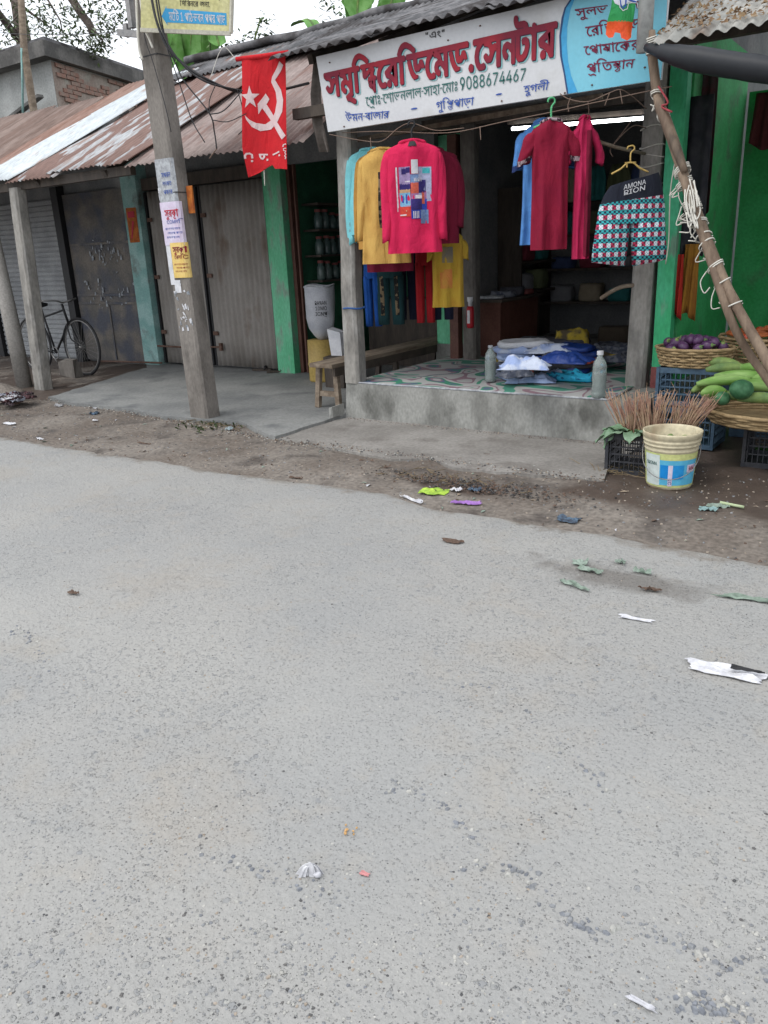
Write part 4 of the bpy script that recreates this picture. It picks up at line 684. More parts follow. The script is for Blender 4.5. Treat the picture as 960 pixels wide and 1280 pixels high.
# ------------------------------------------------------------------ leaning concrete pole with posters
PX = lambda z: -5.69 - .031 * z
def pw(z): return .245 - .009 * z, .185 - .007 * z
mb = MB(); rings = []
for i in range(13):
    z = -.05 + i * .4; wx, wy = pw(z); c = .02
    rings.append([V((PX(z) + x * wx / 2 + dx, 5.15 + y * wy / 2 + dy, z)) for x, y, dx, dy in ((-1, -1, 0, c), (-1, -1, c, 0), (1, -1, -c, 0), (1, -1, 0, c), (1, 1, 0, -c), (1, 1, -c, 0), (-1, 1, c, 0), (-1, 1, 0, -c))])
PO = thing('utility_pole', 'tall leaning square concrete utility pole plastered with lilac and yellow handbills', 'pole', (-5.69, 5.15, 0))
mb.loft(rings); mb.build('shaft', 'pole', PO)
mb = MB()
for z in (2.05, 3.12):
    wx, wy = pw(z); mb.loft([[V((PX(z) + x * (wx / 2 + .003), 5.15 + y * (wy / 2 + .003), zz)) for x, y in ((-1, -1), (1, -1), (1, 1), (-1, 1))] for zz in (z, z + .008)])
stuff(mb.build('seam_band', 'wire', PO))
def wrap(s, z, off=.003):   # s metres along the pole skin: <wx on the street face, beyond it on the right flank
    wx, wy = pw(z); x0 = PX(z) - wx / 2
    if s < wx - .02: return V((x0 + s, 5.15 - wy / 2 - off, z))
    k = s - (wx - .02)
    if k < .028: t = k / .028; return V((x0 + wx - .02 + .02 * t + off * .7 * t, 5.15 - wy / 2 + .02 * t - off * (1 - .3 * t), z))
    return V((x0 + wx + off, 5.15 - wy / 2 + .02 + k - .028, z))
def bill(s0, s1, z0, z1, m, lines, tilt=0, off=.003, seed=0):
    f = lambda a, t: wrap(s0 + (s1 - s0) * a + tilt * t + .004 * noise.noise(V((t * 6, seed, 0))), z0 + (z1 - z0) * t, off + .003 * abs(noise.noise(V((a * 3, t * 4, seed)))))
    mb = MB(); mb.grid(f, 10, 8); b = mb.build('handbill', m, PO)
    for s, a0, a1, t0, t1, mm, bo in lines:
        text(s, lambda uu, vv, d: wrap(s0 + (s1 - s0) * (a0 + (a1 - a0) * uu) + tilt * (t0 + (t1 - t0) * vv), z0 + (z1 - z0) * (t0 + (t1 - t0) * vv), off + .0035 + d * .3), mm, b, 'print', bold=bo)
    return b
fill = lambda t, m='ltblue': [('রন-ভলত-সমন', .12, .85, t, t + .05, m, 0), ('-জনপ-কত', .2, .9, t - .1, t - .05, m, 0), ('দল-ভর-নম', .15, .8, t - .2, t - .15, m, 0)]
bill(.01, .235, 1.93, 2.33, 'greyp', [('সপরন', .3, .8, .62, .72, 'ltblue', 0), ('লনকত', .3, .8, .45, .54, 'ltblue', 0), ('পবনর', .3, .8, .28, .37, 'ltblue', 0)], seed=1)
bill(.005, .26, 1.62, 1.98, 'lilac', [('সুরKা', .2, .85, .66, .82, 'redp', .02), ('COMনি', .25, .9, .5, .58, 'ltblue', 0)] + fill(.36), off=.006, seed=2)
bill(.07, .27, 1.34, 1.64, 'yelp', [('সুরKা', .15, .88, .72, .88, 'ltred', .02), ('েরদিC', .2, .9, .54, .64, 'ltred', .01)] + fill(.36, 'ltred'), off=.009, seed=3)
bill(-.0 + .004, .06, 1.28, 1.9, 'paperw', [], off=.002, seed=4); bill(.0 + .004, .05, 2.0, 2.1, 'paperw', [], off=.002, seed=5); bill(.05, .13, 1.21, 1.32, 'paperw', [], off=.002, seed=6)
random.seed(21)
for i in range(26):
    s0 = u(.02, .24); z0 = u(.85, 1.28); mb = MB(); a_ = u(.008, .03); h_ = u(.01, .05)
    mb.add([wrap(s0, z0, .004), wrap(s0 + a_, z0 + u(-.01, .01), .004), wrap(s0 + a_ * u(.2, 1), z0 + h_, .006), wrap(s0 - a_ * u(0, .5), z0 + h_ * u(.5, 1), .004)], [(0, 1, 2, 3)]); mb.build('paper_scrap', 'paperw' if i % 3 else 'scrape', PO)
mb = MB(); z = 2.0; mb.box((PX(z) + .13, 5.17, 1.88), (PX(z) + .20, 5.178, 2.10), .006); mb.build('side_card', 'orangep', PO)
# cables on the pole and across
CB = thing('cable_bundle', 'tangle of black cables sagging from the concrete pole across to the red flag', 'cables', (-5.7, 5.0, 2.5))
def cable(pts, r=.008, m='wire', par=CB, name='cable', n=5, k=6):
    mb = MB(); mb.tube(bez(pts, k), r, n); o = mb.build(name, m, par, smooth=True); return o
P = ony
cable([P(186, -30, 4.95), P(190, 0, 4.95), P(197, 30, 4.93), P(210, 60, 4.95), P(232, 82, 5.0), P(260, 100, 5.1), P(300, 115, 5.5), P(345, 113, 5.62), P(386, 104, 5.62)], .011)
cable([P(192, -30, 4.93), P(196, 5, 4.92), P(202, 35, 4.92), P(214, 62, 4.94), P(236, 88, 5.0), P(262, 104, 5.1), P(300, 113, 5.5)], .008)
cable([P(195, -20, 4.92), P(206, 45, 4.94), P(222, 85, 4.98), P(232, 104, 5.0), P(262, 142, 5.05), P(268, 165, 5.1), P(271, 186, 5.1)], .006)
cable([P(208, 58, 4.94), P(224, 103, 4.98), P(240, 150, 5.0), P(256, 178, 5.0)], .005)
cable([P(262, 143, 5.05), P(280, 138, 5.1), P(303, 113, 5.3)], .005); cable([P(266, 150, 5.05), P(285, 152, 5.15), P(308, 142, 5.3)], .004)
cable([P(270, 105, 5.1), P(262, 125, 5.08), P(262, 143, 5.05)], .004)
cable([P(296, 110, 5.3), P(303, 135, 5.35), P(304, 160, 5.4), P(298, 168, 5.4)], .004)
cable([P(178, -30, 5.03), P(180, 40, 5.03), P(192, 80, 5.03), P(206, 130, 5.03), P(214, 165, 5.03)], .004)
cable([P(170, -20, 5.02), P(172, 30, 5.02), P(174, 60, 5.02), P(178, 75, 5.02)], .012, 'string'); cable([P(173, -20, 5.0), P(180, 30, 5.0), P(187, 50, 5.0), P(191, 60, 5.0)], .009, 'string')
mb = MB(); mb.beam(P(150, 41, 5.15), P(175, 43, 5.15), .06, .05); mb.beam(P(158, 30, 5.15), P(160, 46, 5.15), .05, .05); mb.beam(P(160, -10, 5.15), P(166, 35, 5.15), .05, .05); mb.build('bracket', 'metal', CB)
cable([P(271, 186, 5.1), P(266, 192, 5.1), P(262, 198, 5.1)], .005, 'twine')
mb = MB(); mb.tube(sag(P(-40, 36, 7), P(172, 38, 5.2), .05), .004, 4); tag(mb.build('thin_wire', 'wire'), 'thin wire crossing the white sky left of the concrete pole', 'wire')
# ------------------------------------------------------------------ yellow direction board on the pole
dY = V((.82, .57, 0)); o0 = ony(204, 36, 5.02)
nY = V((.57, -.82, 0))
YB = thing('direction_board', 'small yellow signboard with a blue arrow pointing left, fixed to the concrete pole', 'sign', o0)
yb = lambda px, py, d=0: onpl(px, py, o0, nY) + nY * d
mb = MB(); q = [yb(176, 35.5), yb(288, 39.5), yb(290, -40), yb(176, -45)]; mb.add(q + [p - nY * .07 for p in q], [(0, 1, 2, 3), (7, 6, 5, 4), (4, 5, 1, 0), (5, 6, 2, 1), (6, 7, 3, 2), (7, 4, 0, 3)]); mb.build('board', mat('cream_yellow_board', (.55, .52, .24, 1), (.60, .57, .30, 1), 5, .5, 0, 40), YB)
mb = MB(); mb.beam(yb(176, 38, .01), yb(289, 42.5, .01), .02, .03); mb.beam(yb(289, 42, .01), yb(291.5, -40, .01), .02, .03); mb.build('frame', mat('cream_frame', (.5, .48, .40, 1), None, bump=0), YB)
def ypoly(pts, m, name, d): vs, fs = polymesh([[(p[0] / 100, -p[1] / 100) for p in pts]], lambda x, y: yb(x * 100, -y * 100, d)); mb = MB(); mb.add(vs, fs); return mb.build(name, m, YB)
ypoly([(202, 20.5), (208, 7), (208, 10.5), (283, 16.5), (283.5, 31.5), (209, 28), (210, 32)], 'midblue', 'arrow', .002)
def yline(s, hl, hr, bl, br, m, bold=0):
    A, B, Cc, D = [yb(*p) for p in (bl, br, hl, hr)]
    return text(s, lambda u_, v_, d: ((A * (1 - u_) + B * u_) * (1 - v_) + (Cc * (1 - u_) + D * u_) * v_) + nY * d, m, YB, bold=bold, off=.004)
yline('মেিট ১ পাঠ-ভবন পপর পাড়'.replace('১', '1'), (211, 15), (281, 19.5), (212, 25.5), (282, 30), 'paperw', .015); yline('িদিরনের জনা.', (225, 1), (263, 2.5), (225, 7.5), (263, 9), 'black', .01); yline('হাজী-ভবন-পাড়া', (212, -14), (280, -12), (212, -4), (280, -2), 'black', .01)
# ------------------------------------------------------------------ red flag
f0 = ony(300, 73, 5.35); dF = V((math.cos(R(20)), math.sin(R(20)), 0)); nF = V((math.sin(R(20)), -math.cos(R(20)), 0))
FL = thing('party_flag', 'red cloth flag with white hammer, sickle and star hanging beside the shop sign', 'flag', f0)
def flg(px, py, d=0):
    p = onpl(px, py, f0, nF); s = (p - f0).dot(dF); t = (f0.z - p.z)
    return p + nF * (d + .024 * min(1, t * 3) * math.sin(s * 15 + t * 3.0 + .6) + .008 * math.sin(s * 33 - t * 4))
def fpoly(loops, m, name, d, ml=.035):
    vs, fs = polymesh([[(p[0] / 100, -p[1] / 100) for p in pts] for pts in loops], lambda x, y: flg(x * 100, -y * 100, d), ml); mb = MB(); mb.add(vs, fs); return mb.build(name, m, FL, smooth=True)
z4 = lambda pts: [(x / 4 + 160, y / 4) for x, y in pts]
fpoly([[(302.5, 74), (356.5, 68), (357.5, 100), (358.7, 150), (359.8, 185), (360.5, 212), (352, 211), (344, 211), (340, 206), (331, 211), (321, 216.5), (311, 222), (308, 205), (304.5, 185), (303.5, 140)]], 'flagred', 'cloth', 0)
fpoly([[(302.5, 74), (356.5, 68), (357.5, 100), (358.7, 150), (359.8, 185), (360.5, 212), (352, 211), (344, 211), (340, 206), (331, 211), (321, 216.5), (311, 222), (308, 205), (304.5, 185), (303.5, 140)]], 'flagred', 'lining', -.003)
star = []
for i in range(10): r = 60 if i % 2 == 0 else 24; a = R(93 + 36 * i); star.append((614 + r * .75 * math.cos(a), 490 - r * math.sin(a)))
fpoly([z4(star)], 'flagw', 'star', .003)
fpoly([z4([(755, 305), (775, 325), (765, 350), (735, 400), (765, 450), (778, 500), (775, 560), (750, 610), (710, 645), (660, 655), (620, 635), (595, 600), (588, 578), (610, 600), (640, 615), (680, 620), (715, 595), (735, 560), (745, 510), (738, 460), (715, 410), (720, 385), (740, 345)])], 'flagw', 'sickle', .003)
fpoly([z4([(648, 520), (683, 465), (702, 493), (690, 513), (668, 537), (652, 572)])], 'flagw', 'hammer', .004); fpoly([z4([(664, 535), (686, 519), (795, 680), (776, 700)])], 'flagw', 'hammer', .005)
z12 = lambda pts: [(x / 12 + 295, y / 12 + 180) for x, y in pts]
fpoly([z12(stroke([(155, 225), (150, 180), (170, 150), (205, 143), (235, 160), (240, 215)], 28))], 'flagw', 'letter', .004)
fpoly([z12([(225, 240), (250, 240), (250, 270), (225, 270)])], 'flagw', 'dot', .004)
fpoly([z12([(330, 145), (470, 145), (470, 170), (430, 170), (425, 205), (395, 235), (360, 225), (338, 190)]), z12([(362, 170), (400, 170), (395, 200), (375, 205)])], 'flagw', 'letter', .004)
fpoly([z12([(450, 220), (478, 220), (478, 250), (450, 250)])], 'flagw', 'dot', .004)
fpoly([z12([(540, 150), (660, 105), (668, 128), (550, 172)])], 'flagw', 'letter', .004); fpoly([z12([(645, 165), (675, 158), (680, 182), (652, 190)])], 'flagw', 'dot', .004)
fpoly([z12(stroke([(725, 50), (735, 15), (770, 5)], 18))], 'flagw', 'bracket', .004)
fpoly([z12(stroke([(772, 70), (735, 75), (735, 100), (768, 112), (755, 135), (770, 160), (752, 185), (770, 205), (760, 232)], 16))], 'flagw', 'letter', .004)
mb = MB(); mb.tube([flg(295, 74, .004), flg(325, 70.5, .004), flg(361, 66, .004)], .018, 8); mb.build('top_hem', 'flagred', FL, smooth=True)
cable([P(295, 74, 5.35), P(278, 60, 5.3), P(262, 100, 5.2)], .003, 'string', FL, 'tie'); cable([P(330, 212, 5.42), P(331, 232, 5.42)], .004, 'string', FL, 'thread')
# tricolour plastic flag over the sign
g0 = ony(760, 38, 5.2)
GF = thing('plastic_pennant', 'small plastic pennant in orange, green and white hanging over the blue end of the signboard', 'flag', g0)
def gfl(px, py, d=0):
    p = onpl(px, py, g0, nY); s = (p - g0).dot(dY); return p + nY * (d + .018 * math.sin(s * 30 + p.z * 9) + .01 * math.sin(p.z * 25 + s * 8))
def gpoly(pts, m, name, d, ml=.03): vs, fs = polymesh([[(p[0] / 100, -p[1] / 100) for p in pts]], lambda x, y: gfl(x * 100, -y * 100, d), ml); mb = MB(); mb.add(vs, fs); return mb.build(name, m, GF, smooth=True)
gpoly([(760, 26), (758.5, 42), (762, 46.5), (767, 46), (769, 40), (775, 42), (776, 48), (783, 51.5), (789, 47), (792, 27)], cloth('orange_plastic', (.75, .11, .015, 1), (.68, .05, .02, 1), bump=.05, rough=.5), 'orange_band', 0)
gpoly([(765, -10), (763, 10), (760, 26.5), (775, 28), (792, 27.5), (795, 5), (796, -10)], cloth('green_plastic', (.03, .30, .08, 1), (.04, .34, .12, 1), bump=.05, rough=.5), 'green_band', .0)
gpoly([(764, -25), (763, -4), (767, 6), (775, 10), (785, 3), (797, 1), (798, -25)], cloth('white_plastic', (.62, .64, .70, 1), bump=.05, rough=.5), 'white_band', .002)
for pts in ([(773, 0), (774, 8), (777, 12), (781, 8), (782, 0)], [(786, -1), (790, 0), (796, 2)], [(768, -8), (772, -3), (778, -6)]): gpoly(stroke(pts, 2.2), 'ltblue', 'emblem', .004)
gpoly(stroke([(772, 2), (773, 11), (777, 15), (783, 12), (785, 5)], 1.1), 'paperw', 'emblem', .005)
gpoly(stroke([(782, 5), (790, 3), (797, 3), (797.5, 10)], 1.1), 'paperw', 'emblem', .005)
cable([P(778, -30, 5.2), P(790, -60, 5.2)], .003, 'string', GF, 'tie')
# ------------------------------------------------------------------ clothes
FACE = R(30)
class Garment:
    def __init__(s, name, label, cat, loc, m, W=.48, L=.8, yaw=FACE, D=.065, sleeve=None, sl=.55, flare=.02, seed=0, group=None, neck=.085, trim=None, collar='same', tilt=0, sw=.07, shoulder=.045):
        s.W, s.L, s.D, s.seed, s.flare, s.neck, s.sh = W, L, D, seed, flare, neck, shoulder
        s.t = thing(name, label, cat, (0, 0, 0), group); s.t['_o'] = (0., 0., 0.)
        mb = MB(); mb.smooth = True; T = [0, .015, .04, .07, .11, .16, .24, .34, .45, .56, .67, .78, .88, .95, 1]
        mb.loft([[s.pt(2 * math.pi * k / 44, t) for k in range(44)] for t in T], cap=False)
        mb.build('body', m, s.t)
        if collar:
            mb = MB(); mb.smooth = True; mb.tube([s.pt(2 * math.pi * k / 20, .004) + V((0, 0, .004)) for k in range(21)], .011, 6, cap=False); mb.build('collar', m if collar == 'same' else collar, s.t)
        if sleeve:
            for sg_ in (-1, 1):
                mb = MB(); mb.smooth = True; rings = []; n = 12
                for i in range(n + 1):
                    q = i / n; Lz = sl * q
                    c = V((sg_ * (W * .40 + (.045 if sleeve == 'long' else .052) * math.sin(min(1, q * 1.1) * 1.57) + .01 * math.sin(q * 5 + seed)), .012 * math.sin(q * 4 + seed), -shoulder - .03 - Lz))
                    r = sw * (1 - .3 * q) * (.62 if q < .05 else .82 if q < .12 else .9)
                    rings.append([c + V((r * (.85 if sleeve == 'long' else 1) * math.cos(a), (D * .75) * (1 - .3 * q) * math.sin(a) + .006 * math.sin(3 * a + q * 9 + seed), -.012 * sg_ * math.cos(a) + .008 * math.sin(2 * a + 3 * q))) for a in [2 * math.pi * k / 16 for k in range(16)]])
                mb.loft(rings, cap=True); o = mb.build('sleeve', m, s.t)
                if trim:
                    mb = MB(); mb.smooth = True; mb.loft([[p + (p - sum(rg, V()) / 16) * .05 for p in rg] for rg in rings[-3:]], cap=False); mb.build('cuff', trim, o)
        at(s.t, loc, yaw, (0, tilt, yaw))
    def dims(s, t):
        W, n = s.W, s.neck
        if t < .07: k = t / .07; hw = n + (W * .46 - n) * math.sin(k * 1.57) ; hd = .03 + (s.D - .03) * k
        else: hw = W * (.46 + .02 * math.sin(t * 5 + s.seed)) + s.flare * t; hd = s.D * (1 - .15 * t)
        return hw, hd
    def pt(s, a, t, off=0):
        hw, hd = s.dims(t); c, sn = math.cos(a), math.sin(a)
        x = hw * math.copysign(abs(c) ** .8, c); f = (.006 + .021 * t) * (math.sin(c * 8 + s.seed + t * 1.8) + .8 * abs(math.sin(c * 7 + s.seed * 2 - t * 2.5)) - .4 + .5 * noise.noise(V((c * 4, t * 3, s.seed)))) + .014 * math.sin(t * 11 + c * 5 + s.seed) * (1 - t) + .016 * noise.noise(V((c * 3, t * 7, s.seed * 3)))
        z = -s.L * t + (.045 - s.sh) * 0 - (abs(x) / max(hw, .01)) ** 3 * .015 * (1 - t)
        return V((x, (hd + off) * math.copysign(abs(sn) ** .75, sn) + f * abs(sn) * math.copysign(1, sn), z))
    def front(s, u_, t, off=.004):
        u_ = max(-.96, min(.96, u_)); c = -math.copysign(abs(u_) ** 1.25, u_); a = math.acos(max(-1, min(1, -c))); 
        return s.pt(-a, t, off)
    def patch(s, name, m, u0, u1, t0, t1, off=.004, n=6):
        mb = MB(); mb.smooth = True; mb.grid(lambda a, b: s.front(u0 + (u1 - u0) * a, t0 + (t1 - t0) * b, off), n, n); return mb.build(name, m, s.t)
def hanger(name, label, P0, yaw, m, w_=.2, h=.09, hook=.10, r=.006, drop=0):
    t = thing(name, label, 'hanger', P0); t['_o'] = (0., 0., 0.)
    mb = MB(); mb.tube(bez([(0, 0, 0), (0, 0, hook * .55), (.022, 0, hook * .8), (.012, 0, hook), (-.018, 0, hook * .96), (-.025, 0, hook * .8)], 5), r * .8, 6); mb.build('hook', m, t, smooth=True)
    mb = MB(); mb.tube(bez([(-w_, 0, -h), (-w_ * .5, 0, -h * .55), (-.02, 0, -.004), (.02, 0, -.004), (w_ * .5, 0, -h * .55), (w_, 0, -h)], 4), r, 6); mb.build('arm', m, t, smooth=True)
    if drop: mb = MB(); mb.beam((-.022, 0, 0), (-.022, 0, -.03), r * 1.4, r); mb.beam((-.035, 0, .0), (.035, 0, .0), .012, r); mb.build('neck', m, t)
    at(t, P0, yaw); return t
c = s2l
pink = cloth('hot_pink_jersey', (.62, .018, .085, 1), (.54, .014, .07, 1)); must = cloth('mustard_jersey', (.58, .36, .10, 1), (.52, .30, .08, 1)); cyan = cloth('cyan_jersey', (.22, .62, .68, 1)); burg = cloth('burgundy_jersey', (.17, .008, .03, 1)); ochre = cloth('ochre_jersey', (.50, .26, .06, 1))
yelt = cloth('yellow_jersey', (.42, .29, .035, 1), (.40, .22, .03, 1)); red = cloth('red_trouser_cloth', (.33, .012, .018, 1)); navy = cloth('navy_cloth', (.012, .014, .035, 1)); blue = cloth('royal_blue_cloth', (.01, .07, .30, 1)); dteal = cloth('dark_teal_cloth', (.012, .045, .05, 1)); camo = mat('camouflage_cloth', (.20, .15, .09, 1), (.02, .02, .02, 1), 24, .9, .2, 100, lo=.48, hi=.52)
mbl = cloth('sky_blue_jersey', (.09, .25, .58, 1)); mar = cloth('maroon_jersey', (.23, .008, .03, 1), (.19, .006, .028, 1)); rose = cloth('rose_jersey', (.46, .02, .085, 1), (.40, .015, .07, 1)); trimm = mat('black_white_rib', (.45, .35, .38, 1), (.03, .01, .02, 1), 60, .9, .1, 100, stretch=(1, 1, .3), lo=.48, hi=.52)
HG = 'garments hanging under the shop sign'
G = Garment('long_sleeve_shirt', 'hot pink long sleeved shirt with a colourful print and a white price tag', 'shirt', P(515, 176, 5.42), pink, .43, .79, R(33), sleeve='long', sl=.62, seed=1, group=HG, flare=.015)
def pp(name, m, x0, y0, x1, y1, off):   # print block measured on the shirt front
    X = lambda x: ((x / 9.6 + 460) - 515.5) / 37; Y = lambda y: ((y / 9.6 + 190) - 177) / 139
    G.patch(name, m, X(x0), X(x1), Y(y0), Y(y1), off)
pr = lambda n, a, b=None: cloth(n, a, b, bump=0, fine=.15, bscale=60)
mm = {k: pr('print_' + k, v) for k, v in dict(lilac=(.36, .27, .48, 1), navy=(.035, .025, .14, 1), sand=(.55, .34, .20, 1), aqua=(.18, .38, .56, 1), red=(.60, .06, .04, 1), steel=(.16, .24, .42, 1), coral=(.60, .12, .08, 1), pale=(.34, .36, .50, 1), teal=(.06, .36, .40, 1), mauve=(.34, .16, .32, 1), blue=(.03, .06, .36, 1), white=(.7, .66, .7, 1)).items()}
for a in (('lilac', 352, 180, 492, 385), ('navy', 352, 375, 492, 445), ('sand', 350, 440, 490, 485), ('aqua', 347, 480, 490, 645), ('red', 345, 635, 490, 765), ('steel', 495, 270, 610, 372), ('coral', 500, 365, 605, 495), ('pale', 600, 185, 765, 590), ('mauve', 500, 485, 700, 575), ('blue', 495, 560, 705, 795)): pp('print', mm[a[0]], *a[1:], .0035)
for a in (('teal', 650, 200, 745, 262), ('navy', 600, 340, 690, 490), ('steel', 620, 690, 725, 855), ('navy', 500, 560, 640, 690), ('navy', 385, 205, 440, 265), ('white', 425, 345, 490, 358), ('blue', 380, 520, 400, 600), ('blue', 430, 500, 446, 610), ('navy', 440, 190, 490, 250), ('coral', 640, 480, 690, 620), ('white', 555, 515, 640, 555)): pp('print', mm[a[0]], *a[1:], .0055)
for i in range(4): pp('print', mm['white'], 522 + i * 22, 705, 533 + i * 22, 788, .0075)
pp('print', mm['white'], 310, 180, 330, 700, .0045); pp('print', mm['white'], 322, 738, 430, 752, .0045); pp('print', mm['sand'], 425, 690, 438, 705, .0075)
def lpatch(gr, s, u0, u1, t0, t1, m, bold=0, off=.006, x=False): return text(s, lambda a, v, d: gr.front(u0 + (u1 - u0) * a, t1 + (t0 - t1) * v, off + d * .4), m, gr.t, 'print', bold=bold)
lpatch(G, 'MARD', .02, .30, .33, .36, mm['white'], .01); lpatch(G, 'AN', -.42, -.28, .235, .29, mm['navy'], .02)
X0, Y0 = (508 / 9.6 + 460 - 515.5) / 41, (105 / 9.6 + 190 - 177) / 139; G.patch('price_tag', 'paperw', X0, X0 + .24, Y0, Y0 + .12, .010)
G.patch('neck_shade_patch', 'black', -.17, .17, .012, .055, .006, 8)  # black patch on the cloth, painting the shade inside the neck
G2 = Garment('mustard_shirt', 'mustard long sleeved shirt with a dark camouflage print strip, half behind the hot pink shirt', 'shirt', P(478, 186, 5.60), must, .40, .86, R(14), sleeve='long', sl=.60, seed=2.2, group=HG)
G2.patch('print', camo, -.12, .28, .20, .68)
Garment('ochre_shirt', 'ochre orange shirt seen as a thin sleeve just left of the mustard shirt', 'shirt', P(473, 188, 5.72), ochre, .43, .75, R(5), sleeve='long', sl=.60, seed=3, group=HG)
Garment('burgundy_shirt', 'burgundy long shirt whose hem shows below the mustard shirt', 'shirt', P(482, 190, 5.92), burg, .42, .95, R(10), sleeve='long', sl=.66, seed=4, group=HG)
Garment('cyan_shirt', 'pale cyan shirt seen as a slim sleeve beside the left concrete post', 'shirt', P(463, 186, 5.80), cyan, .46, .66, R(5), sleeve='long', sl=.66, seed=5, group=HG)
Garment('dark_red_shirt', 'dark burgundy shirt whose sleeve shows right of the hot pink shirt', 'shirt', P(538, 186, 5.72), burg, .44, .70, R(30), sleeve='long', sl=.50, seed=6, group=HG)
G3 = Garment('yellow_tshirt', 'faded yellow child T-shirt with a grey print, hanging lowest behind the hot pink shirt', 'T-shirt', P(559, 287, 6.0), yelt, .26, .62, R(28), sleeve='short', sl=.16, seed=7, group=HG, D=.05, neck=.05, sw=.04)
G3.patch('print', cloth('grey_print', (.16, .15, .14, 1), (.30, .22, .06, 1)), -.35, .35, .22, .42); G3.patch('print', cloth('orange_print', (.50, .16, .05, 1), (.42, .25, .04, 1)), -.5, .3, .5, .75)
def trousers(name, label, loc, m, w_, L, yaw, seed, patch=None):
    t = thing(name, label, 'trousers', (0, 0, 0), 'trousers hanging at the left of the shop'); t['_o'] = (0., 0., 0.)
    mb = MB(); mb.smooth = True
    def ring(cx_, hw, hd, z, k): return [V((cx_ + hw * math.copysign(abs(math.cos(a)) ** .8, math.cos(a)), hd * math.sin(a) + .006 * math.sin(math.cos(a) * 9 + seed + z * 5), z)) for a in [2 * math.pi * i / 24 for i in range(24)]]
    mb.loft([ring(0, w_ * .42, .035, 0, 0), ring(0, w_ * .46, .045, -.06, 0), ring(0, w_ * .5, .055, -L * .3, 0)], cap=False); mb.build('seat', m, t)
    for sg_ in (-1, 1):
        mb = MB(); mb.smooth = True; mb.loft([ring(sg_ * w_ * (.26 + .02 * q), w_ * (.26 - .05 * q), .052 - .01 * q, -L * (.27 + .73 * q), 0) for q in (0, .2, .4, .6, .8, 1)]); g_ = mb.build('leg', m, t)
        if patch:
            mb = MB(); mb.smooth = True; mb.loft([[p + V((0, -.004 if p.y < 0 else .004, 0)) for p in ring(sg_ * w_ * (.26 + .02 * q) , w_ * .12, .054 - .01 * q, -L * (.27 + .73 * q), 0)] for q in (0, .3, .6, .8)]); mb.build('stripe', patch, g_)
    at(t, loc, yaw); return t
trousers('blue_trousers', 'royal blue track trousers hanging nearest the left concrete post', P(464, 322, 6.25), blue, .16, .62, R(20), 1)
trousers('teal_trousers', 'dark teal trousers with camouflage side panels beside the royal blue pair', P(486, 322, 6.3), dteal, .26, .60, R(20), 2, camo)
trousers('navy_trousers', 'plain navy trousers between the dark teal pair and the red pair', P(507, 300, 6.5), navy, .2, .72, R(25), 3)
trousers('red_trousers', 'bright red trousers hanging below the hot pink shirt', P(530, 300, 6.35), red, .17, .72, R(25), 4)
trousers('black_trousers', 'black long trousers between the red pair and the yellow child T-shirt', P(552, 300, 6.5), navy, .20, .70, R(25), 5)
G4 = Garment('blue_tshirt', 'sky blue T-shirt half hidden behind the maroon ringer T-shirt', 'T-shirt', P(680, 150, 5.72), mbl, .30, .83, R(20), sleeve='short', sl=.24, seed=8, group=HG, neck=.06, trim=cloth('navy_rib', (.02, .04, .14, 1)))
G5 = Garment('maroon_tshirt', 'long maroon T-shirt with patterned white collar and cuffs under the green hanger', 'T-shirt', P(689, 150, 5.50), mar, .29, .83, R(26), sleeve='short', sl=.19, seed=9, group=HG, neck=.06, trim=trimm, collar=trimm, flare=-.012)
G6 = Garment('rose_tshirt', 'rose pink T-shirt hanging edge on, right of the maroon T-shirt', 'T-shirt', P(731, 146, 5.62), rose, .125, .91, R(30), D=.065, sw=.045, sleeve='short', sl=.22, seed=10, group=HG, neck=.03, flare=.0)
G6.patch('burgundy_panel', burg, .15, .94, .1, .98, .012)  # burgundy part of the folded pink and burgundy garment
hanger('green_hanger', 'green plastic hanger carrying the long maroon T-shirt', P(689, 149, 5.50), R(40), mat('green_plastic_hanger', (.10, .45, .20, 1), None, bump=0, rough=.4), w_=.12, h=.05, hook=.13, r=.008)
hanger('black_hanger', 'black plastic hanger carrying the hot pink shirt', P(515, 176, 5.42), R(33), 'black', w_=.16, h=.05, hook=.13, r=.010)
hanger('yellow_hanger', 'yellow plastic hanger above the patterned shorts', P(788, 203, 5.60), R(30), mat('yellow_plastic', (.55, .38, .12, 1), None, bump=0, rough=.4), w_=.12, h=.065, hook=.10, r=.006, drop=1)
